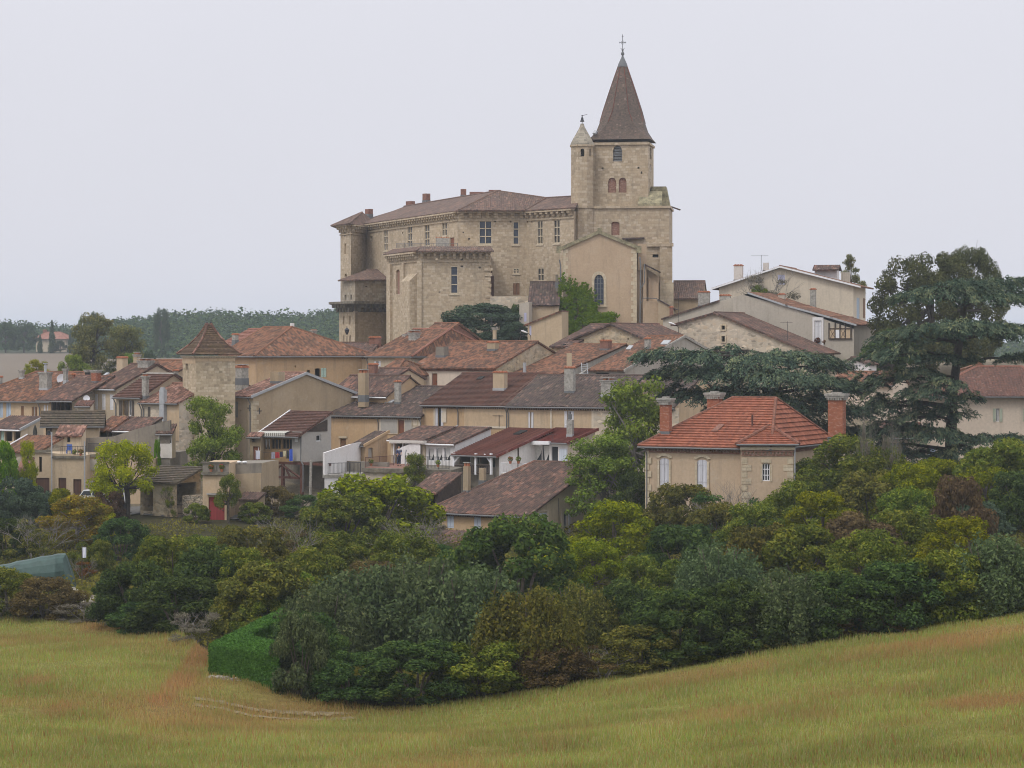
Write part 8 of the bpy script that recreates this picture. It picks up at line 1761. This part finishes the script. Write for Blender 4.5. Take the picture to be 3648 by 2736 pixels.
# people: skin-modifier bodies with clothes over them
def skin_mesh(name, verts, edges, radii, mat, parent, sub=2):
    me = bpy.data.meshes.new(name); inv = W[parent.name].inverted(); me.from_pydata([inv @ V(v) for v in verts], edges, []); o = bpy.data.objects.new(name, me); C.objects.link(o); o.parent = parent
    m = o.modifiers.new('skin', 'SKIN'); m.use_smooth_shade = True
    for v, r in zip(me.skin_vertices[0].data, radii): v.radius = (r, r) if not isinstance(r, tuple) else r
    me.skin_vertices[0].data[0].use_root = True
    if sub: s = o.modifiers.new('sub', 'SUBSURF'); s.levels = s.render_levels = sub
    me.materials.append(mat); return o
def person(px, py, Y, h, face, label, top, hair, arm=0):
    base = at(px, py, Y); k = h/1.75; T = thing('person', label, 'person', base, face); R = Matrix.Rotation(face, 3, 'Z'); q = lambda x, y, z: base+R @ V((x*k, y*k, z*k))
    L = [(-.1, 0, .06), (-.1, 0, .48), (-.09, 0, .9)]; Rr = [(.1, -.03, .06), (.1, -.04, .48), (.09, 0, .9)]
    vs = [(0, 0, .98), (0, 0, 1.2), (0, 0, 1.4), (0, -.01, 1.52), (0, -.02, 1.6), (0, -.02, 1.7)]; rd = [.13, .125, .13, .052, .085, .075]; es = [(0, 1), (1, 2), (2, 3), (3, 4), (4, 5)]
    def add(pts, rr, frm):
        for i, (p, r) in enumerate(zip(pts, rr)): vs.append(p); rd.append(r); es.append((frm if i == 0 else len(vs)-2, len(vs)-1))
    for s in (-1, 1):
        add([(s*.1, 0, .88), (s*.11, -.02, .48), (s*.11, 0, .08), (s*.12, -.14, .04)], [.09, .06, .045, .035], 0)
        hd = (s*.24, -.12, .98) if (s < 0 or not arm) else (s*.14, -.24, 1.16)
        el = (s*.27, .03, 1.16); add([(s*.19, 0, 1.4), el, hd, (hd[0], hd[1]-.05, hd[2]-.07)], [.06, .045, .034, .03], 2)
    skin_mesh('body', [q(*v) for v in vs], es, [r*k for r in rd], M['skin'], T)
    # hands: palm and five fingers
    for s in (-1, 1):
        hd = (s*.24, -.12, .98) if (s < 0 or not arm) else (s*.14, -.24, 1.16); v = [(hd[0], hd[1]-.05, hd[2]-.06), (hd[0], hd[1]-.07, hd[2]-.11)]; e = [(0, 1)]; r = [.03, .026]
        for i in range(4): x = hd[0]+(i-1.5)*.017; n0 = len(v); v += [(x, hd[1]-.085, hd[2]-.14), (x, hd[1]-.08, hd[2]-.18+.008*abs(i-1.5))]; e += [(1, n0), (n0, n0+1)]; r += [.009, .008]
        n0 = len(v); v += [(hd[0]-s*.035, hd[1]-.075, hd[2]-.08), (hd[0]-s*.045, hd[1]-.09, hd[2]-.12)]; e += [(0, n0), (n0, n0+1)]; r += [.011, .009]
        skin_mesh('hand', [q(*p) for p in v], e, [x*k for x in r], M['skin'], T, 1)
    vs = [(0, 0, .9), (0, 0, 1.15), (0, 0, 1.38), (0, 0, 1.46)]; rd = [.155, .15, .155, .075]; es = [(0, 1), (1, 2), (2, 3)]
    for s in (-1, 1):
        hd = (s*.24, -.1, 1.0) if (s < 0 or not arm) else (s*.155, -.22, 1.15); add([(s*.2, 0, 1.39), (s*.275, .03, 1.16), hd], [.078, .06, .045], 2)
    skin_mesh('sweater', [q(*v) for v in vs], es, [r*k for r in rd], M[top], T)
    vs = [(0, 0, .95)]; rd = [.15]; es = []
    for s in (-1, 1): add([(s*.1, 0, .86), (s*.11, -.02, .48), (s*.115, 0, .1)], [.11, .078, .06], 0)
    skin_mesh('trousers', [q(*v) for v in vs], es, [r*k for r in rd], M['trousers'], T)
    skin_mesh('hair', [q(0, .025, 1.64), q(0, .0, 1.74)], [(0, 1)], [.088*k, .07*k], M[hair], T, 2)
    b = MB()
    for s in (-1, 1): b.lathe(q(s*.032, -.098, 1.635), [(.004, -.008), (.011, 0), (.004, .008)], 6, 0)
    b.lathe(q(0, -.1, 1.565), [(.005, -.006), (.025, 0), (.005, .006)], 6, 1); b.build('face', [M['hair_dark'], M['cloth_red']], T)
    b = MB(); b.tube([q(0, -.09, 1.63), q(0, -.118, 1.595), q(0, -.095, 1.585)], [.008, .017, .008], 5); b.build('nose', M['skin'], T)
    for s in (-1, 1): b = MB(); b.lathe(q(s*.085, -.01, 1.58), [(.008, 0), (.02, .02), (.02, .045), (.006, .06)], 6); b.build('ear', M['skin'], T)
    for s in (-1, 1): b = MB(); b.lathe(q(s*.115, -.05, .0), [(.05, 0), (.055, .04), (.04, .08)], 8); b.tube([q(s*.115, -.04, .04), q(s*.12, -.2, .035)], [.05, .035], 6); b.build('shoe', M['rubber'], T)
    return T
man = person(1421, 1659, 218.2, 1.72, .5, 'man in a dark blue sweater and dark trousers standing on the balcony', 'sweater', 'hair_dark', 1)
b = MB(); c = at(1421, 1659, 218.2); b.lathe(c+UP*1.385, [(.19, -.06), (.205, 0), (.17, .06), (.08, .09)], 10, 0, .7); b.build('collar', M['sweater_pale'], man)
person(349, 1814, 206.2, 1.68, -.3, 'white-haired person in dark clothes standing by the white car', 'jacket', 'hair_white')
# white car behind the bushes
def car():
    Y = 207.3; c = ground_at(340, Y); c.z = max(c.z+.18, CZ+(HY-1806)*Y/F); T = thing('car', 'small white car parked by the white doors, half hidden by a dark bush', 'car', c); t = V((math.cos(.25), -math.sin(.25), 0)); n = V((-math.sin(.25), -math.cos(.25), 0))
    prof = [(-1.9, .25), (1.8, .25), (1.88, .55), (1.75, .88), (1.2, .95), (.75, 1.38), (-.75, 1.42), (-1.05, .98), (-1.8, .82), (-1.95, .55)][::-1]
    b = MB(); q = lambda x, z, d: c+t*x+UP*z+n*d
    def sh(p, d): x, z = p; k = 1-.12*max(0, z-.9)/.5; return q(x, z, d*k)
    n_ = len(prof)
    for d in (-.8, .8): b.poly([sh(p, d) for p in (prof if d < 0 else prof[::-1])])
    for i in range(n_): p, s = prof[i], prof[(i+1) % n_]; b.poly([sh(p, .8), sh(s, .8), sh(s, -.8), sh(p, -.8)])
    b.build('body', M['car_paint'], T)
    for d in (.775,):
        for x0, x1, x2, x3 in ((-.98, -.72, -.05, -.05), (.05, .05, .68, 1.02)): b = MB(); b.poly([sh((x0, .98), .807), sh((x3, .98), .807), sh((x2, 1.34), .815), sh((x1, 1.34), .815)]); b.build('side_window', M['glass'], T)
    b = MB(); f = lambda x, z, d: q(x, z, d)
    b.poly([f(-1.085, 1.0, .66), f(-.8, 1.37, .6), f(-.8, 1.37, -.6), f(-1.085, 1.0, -.66)]); b.build('windscreen', M['glass'], T)
    for x in (-1.2, 1.2):
        for d in (.72, -.72):
            b = MB(); w = q(x, .31, d); R = [[w+t*(rr*math.cos(a))+UP*(rr*math.sin(a))+n*dd for a in [2*math.pi*j/14 for j in range(14)]] for rr, dd in ((.31, -.1), (.31, .1), (.2, .11))]
            for i in range(2):
                for j in range(14): b.poly([R[i][j], R[i][(j+1) % 14], R[i+1][(j+1) % 14], R[i+1][j]])
            wo = b.build('wheel', M['rubber'], T); b = MB(); b.poly(R[2]); b.build('rim', M['zinc_pale'], wo)
    for d in (-.55, .55): b = MB(); b.obox(c, t, n, -1.97, -1.88, .58, .74, d-.15, d+.15); b.build('headlight', M['glass_blue'], T)
car()
# heaps
def heap(name, label, cat, c, rx, ry, h, n, size, mats, seed, flat=1.0, tile=False):
    g = random.Random(seed); b = MB()
    for i in range(n):
        a = g.uniform(0, 6.283); r = math.sqrt(g.random()); x, y = c.x+rx*r*math.cos(a), c.y+ry*r*math.sin(a); z = hz_(x, y)+h*(1-r*r)*g.uniform(.2, 1); s = size*g.uniform(.5, 1.3)
        q = Matrix.Rotation(g.uniform(0, 6), 3, 'Z') @ Matrix.Rotation(g.uniform(-.5, .5), 3, 'X')
        cs = [V((x, y, z))+q @ V((sx_*s*g.uniform(.7, 1), sy_*s*g.uniform(.5, .9), sz_*s*flat*g.uniform(.4, .7))) for sx_, sy_, sz_ in ((-1, -1, -1), (1, -1, -1), (1, 1, -1), (-1, 1, -1), (-.8, -.8, 1), (.8, -.8, 1), (.8, .8, 1), (-.8, .8, 1))]
        b.hexa(cs, g.randrange(len(mats)))
    o = b.build(name, [M[m] for m in mats], None); o['kind'] = 'stuff'; o['label'] = label; o['category'] = cat
heap('tile_heap', 'heap of broken red roof tiles beside the clipped hedge', 'heap', G(775, 2238), 1.5, 1.6, .5, 240, .13, ('terracotta', 'brick_plain', 'canal_pink'), 3, .3)
heap('stone_heap', 'heap of pale limestone at the top of the left meadow', 'heap', G(300, 2150), 1.9, 1.6, .5, 130, .2, ('limestone', 'limestone_dark'), 4)
heap('stone_heap', 'pale stones beside the green tarpaulin', 'heap', ground_at(250, 156), .9, .8, .4, 50, .17, ('limestone', 'limestone_dark'), 6)
for i, (x0, x1) in enumerate(((752, 860), (860, 985))):
    p, q = G(x0, 2416), G(x1, 2428); g = random.Random(i+9); b = MB()
    for k in range(34):
        c = p.lerp(q, g.random())+V((g.uniform(-.1, .1), g.uniform(-.3, .15), 0)); c.z = hz_(c.x, c.y); s = g.uniform(.07, .17); a = g.uniform(0, 6)
        b.hexa([c+Matrix.Rotation(a, 3, 'Z') @ V((sx_*s*g.uniform(.7, 1.2), sy_*s, sz_*s*.8)) for sx_, sy_, sz_ in ((-1, -1, -.6), (1, -1, -.6), (1, 1, -.6), (-1, 1, -.6), (-.7, -.7, 1), (.8, -.7, 1), (.7, .8, 1), (-.8, .7, 1))], g.randrange(2))
    o = b.build('edging_stones', [M['limestone'], M['limestone_dark']], None); o['kind'] = 'stuff'; o['label'] = 'pale stones along the foot of the hedge, %s half' % ('left', 'right')[i]; o['category'] = 'stones'
# ------------------------------------------------------------------ the air: one closed box of even haze
def haze(density=.00021):
    b = MB(); zlo = CZ-22; zhi = CZ+38.5
    b.hexa([V((-2600, -60, zlo)), V((2600, -60, zlo)), V((2600, 5700, zlo)), V((-2600, 5700, zlo)), V((-2600, -60, zhi)), V((2600, -60, zhi)), V((2600, 5700, zhi)), V((-2600, 5700, zhi))])
    m = bpy.data.materials.new('haze'); m.use_nodes = True; t = m.node_tree; t.nodes.remove(t.nodes['Principled BSDF'])
    v = t.nodes.new('ShaderNodeVolumePrincipled'); v.inputs['Color'].default_value = (.78, .87, 1, 1); v.inputs['Density'].default_value = density; v.inputs['Anisotropy'].default_value = .2
    t.links.new(v.outputs[0], t.nodes['Material Output'].inputs['Volume']); o = b.build('haze', m); o['kind'] = 'stuff'
haze()
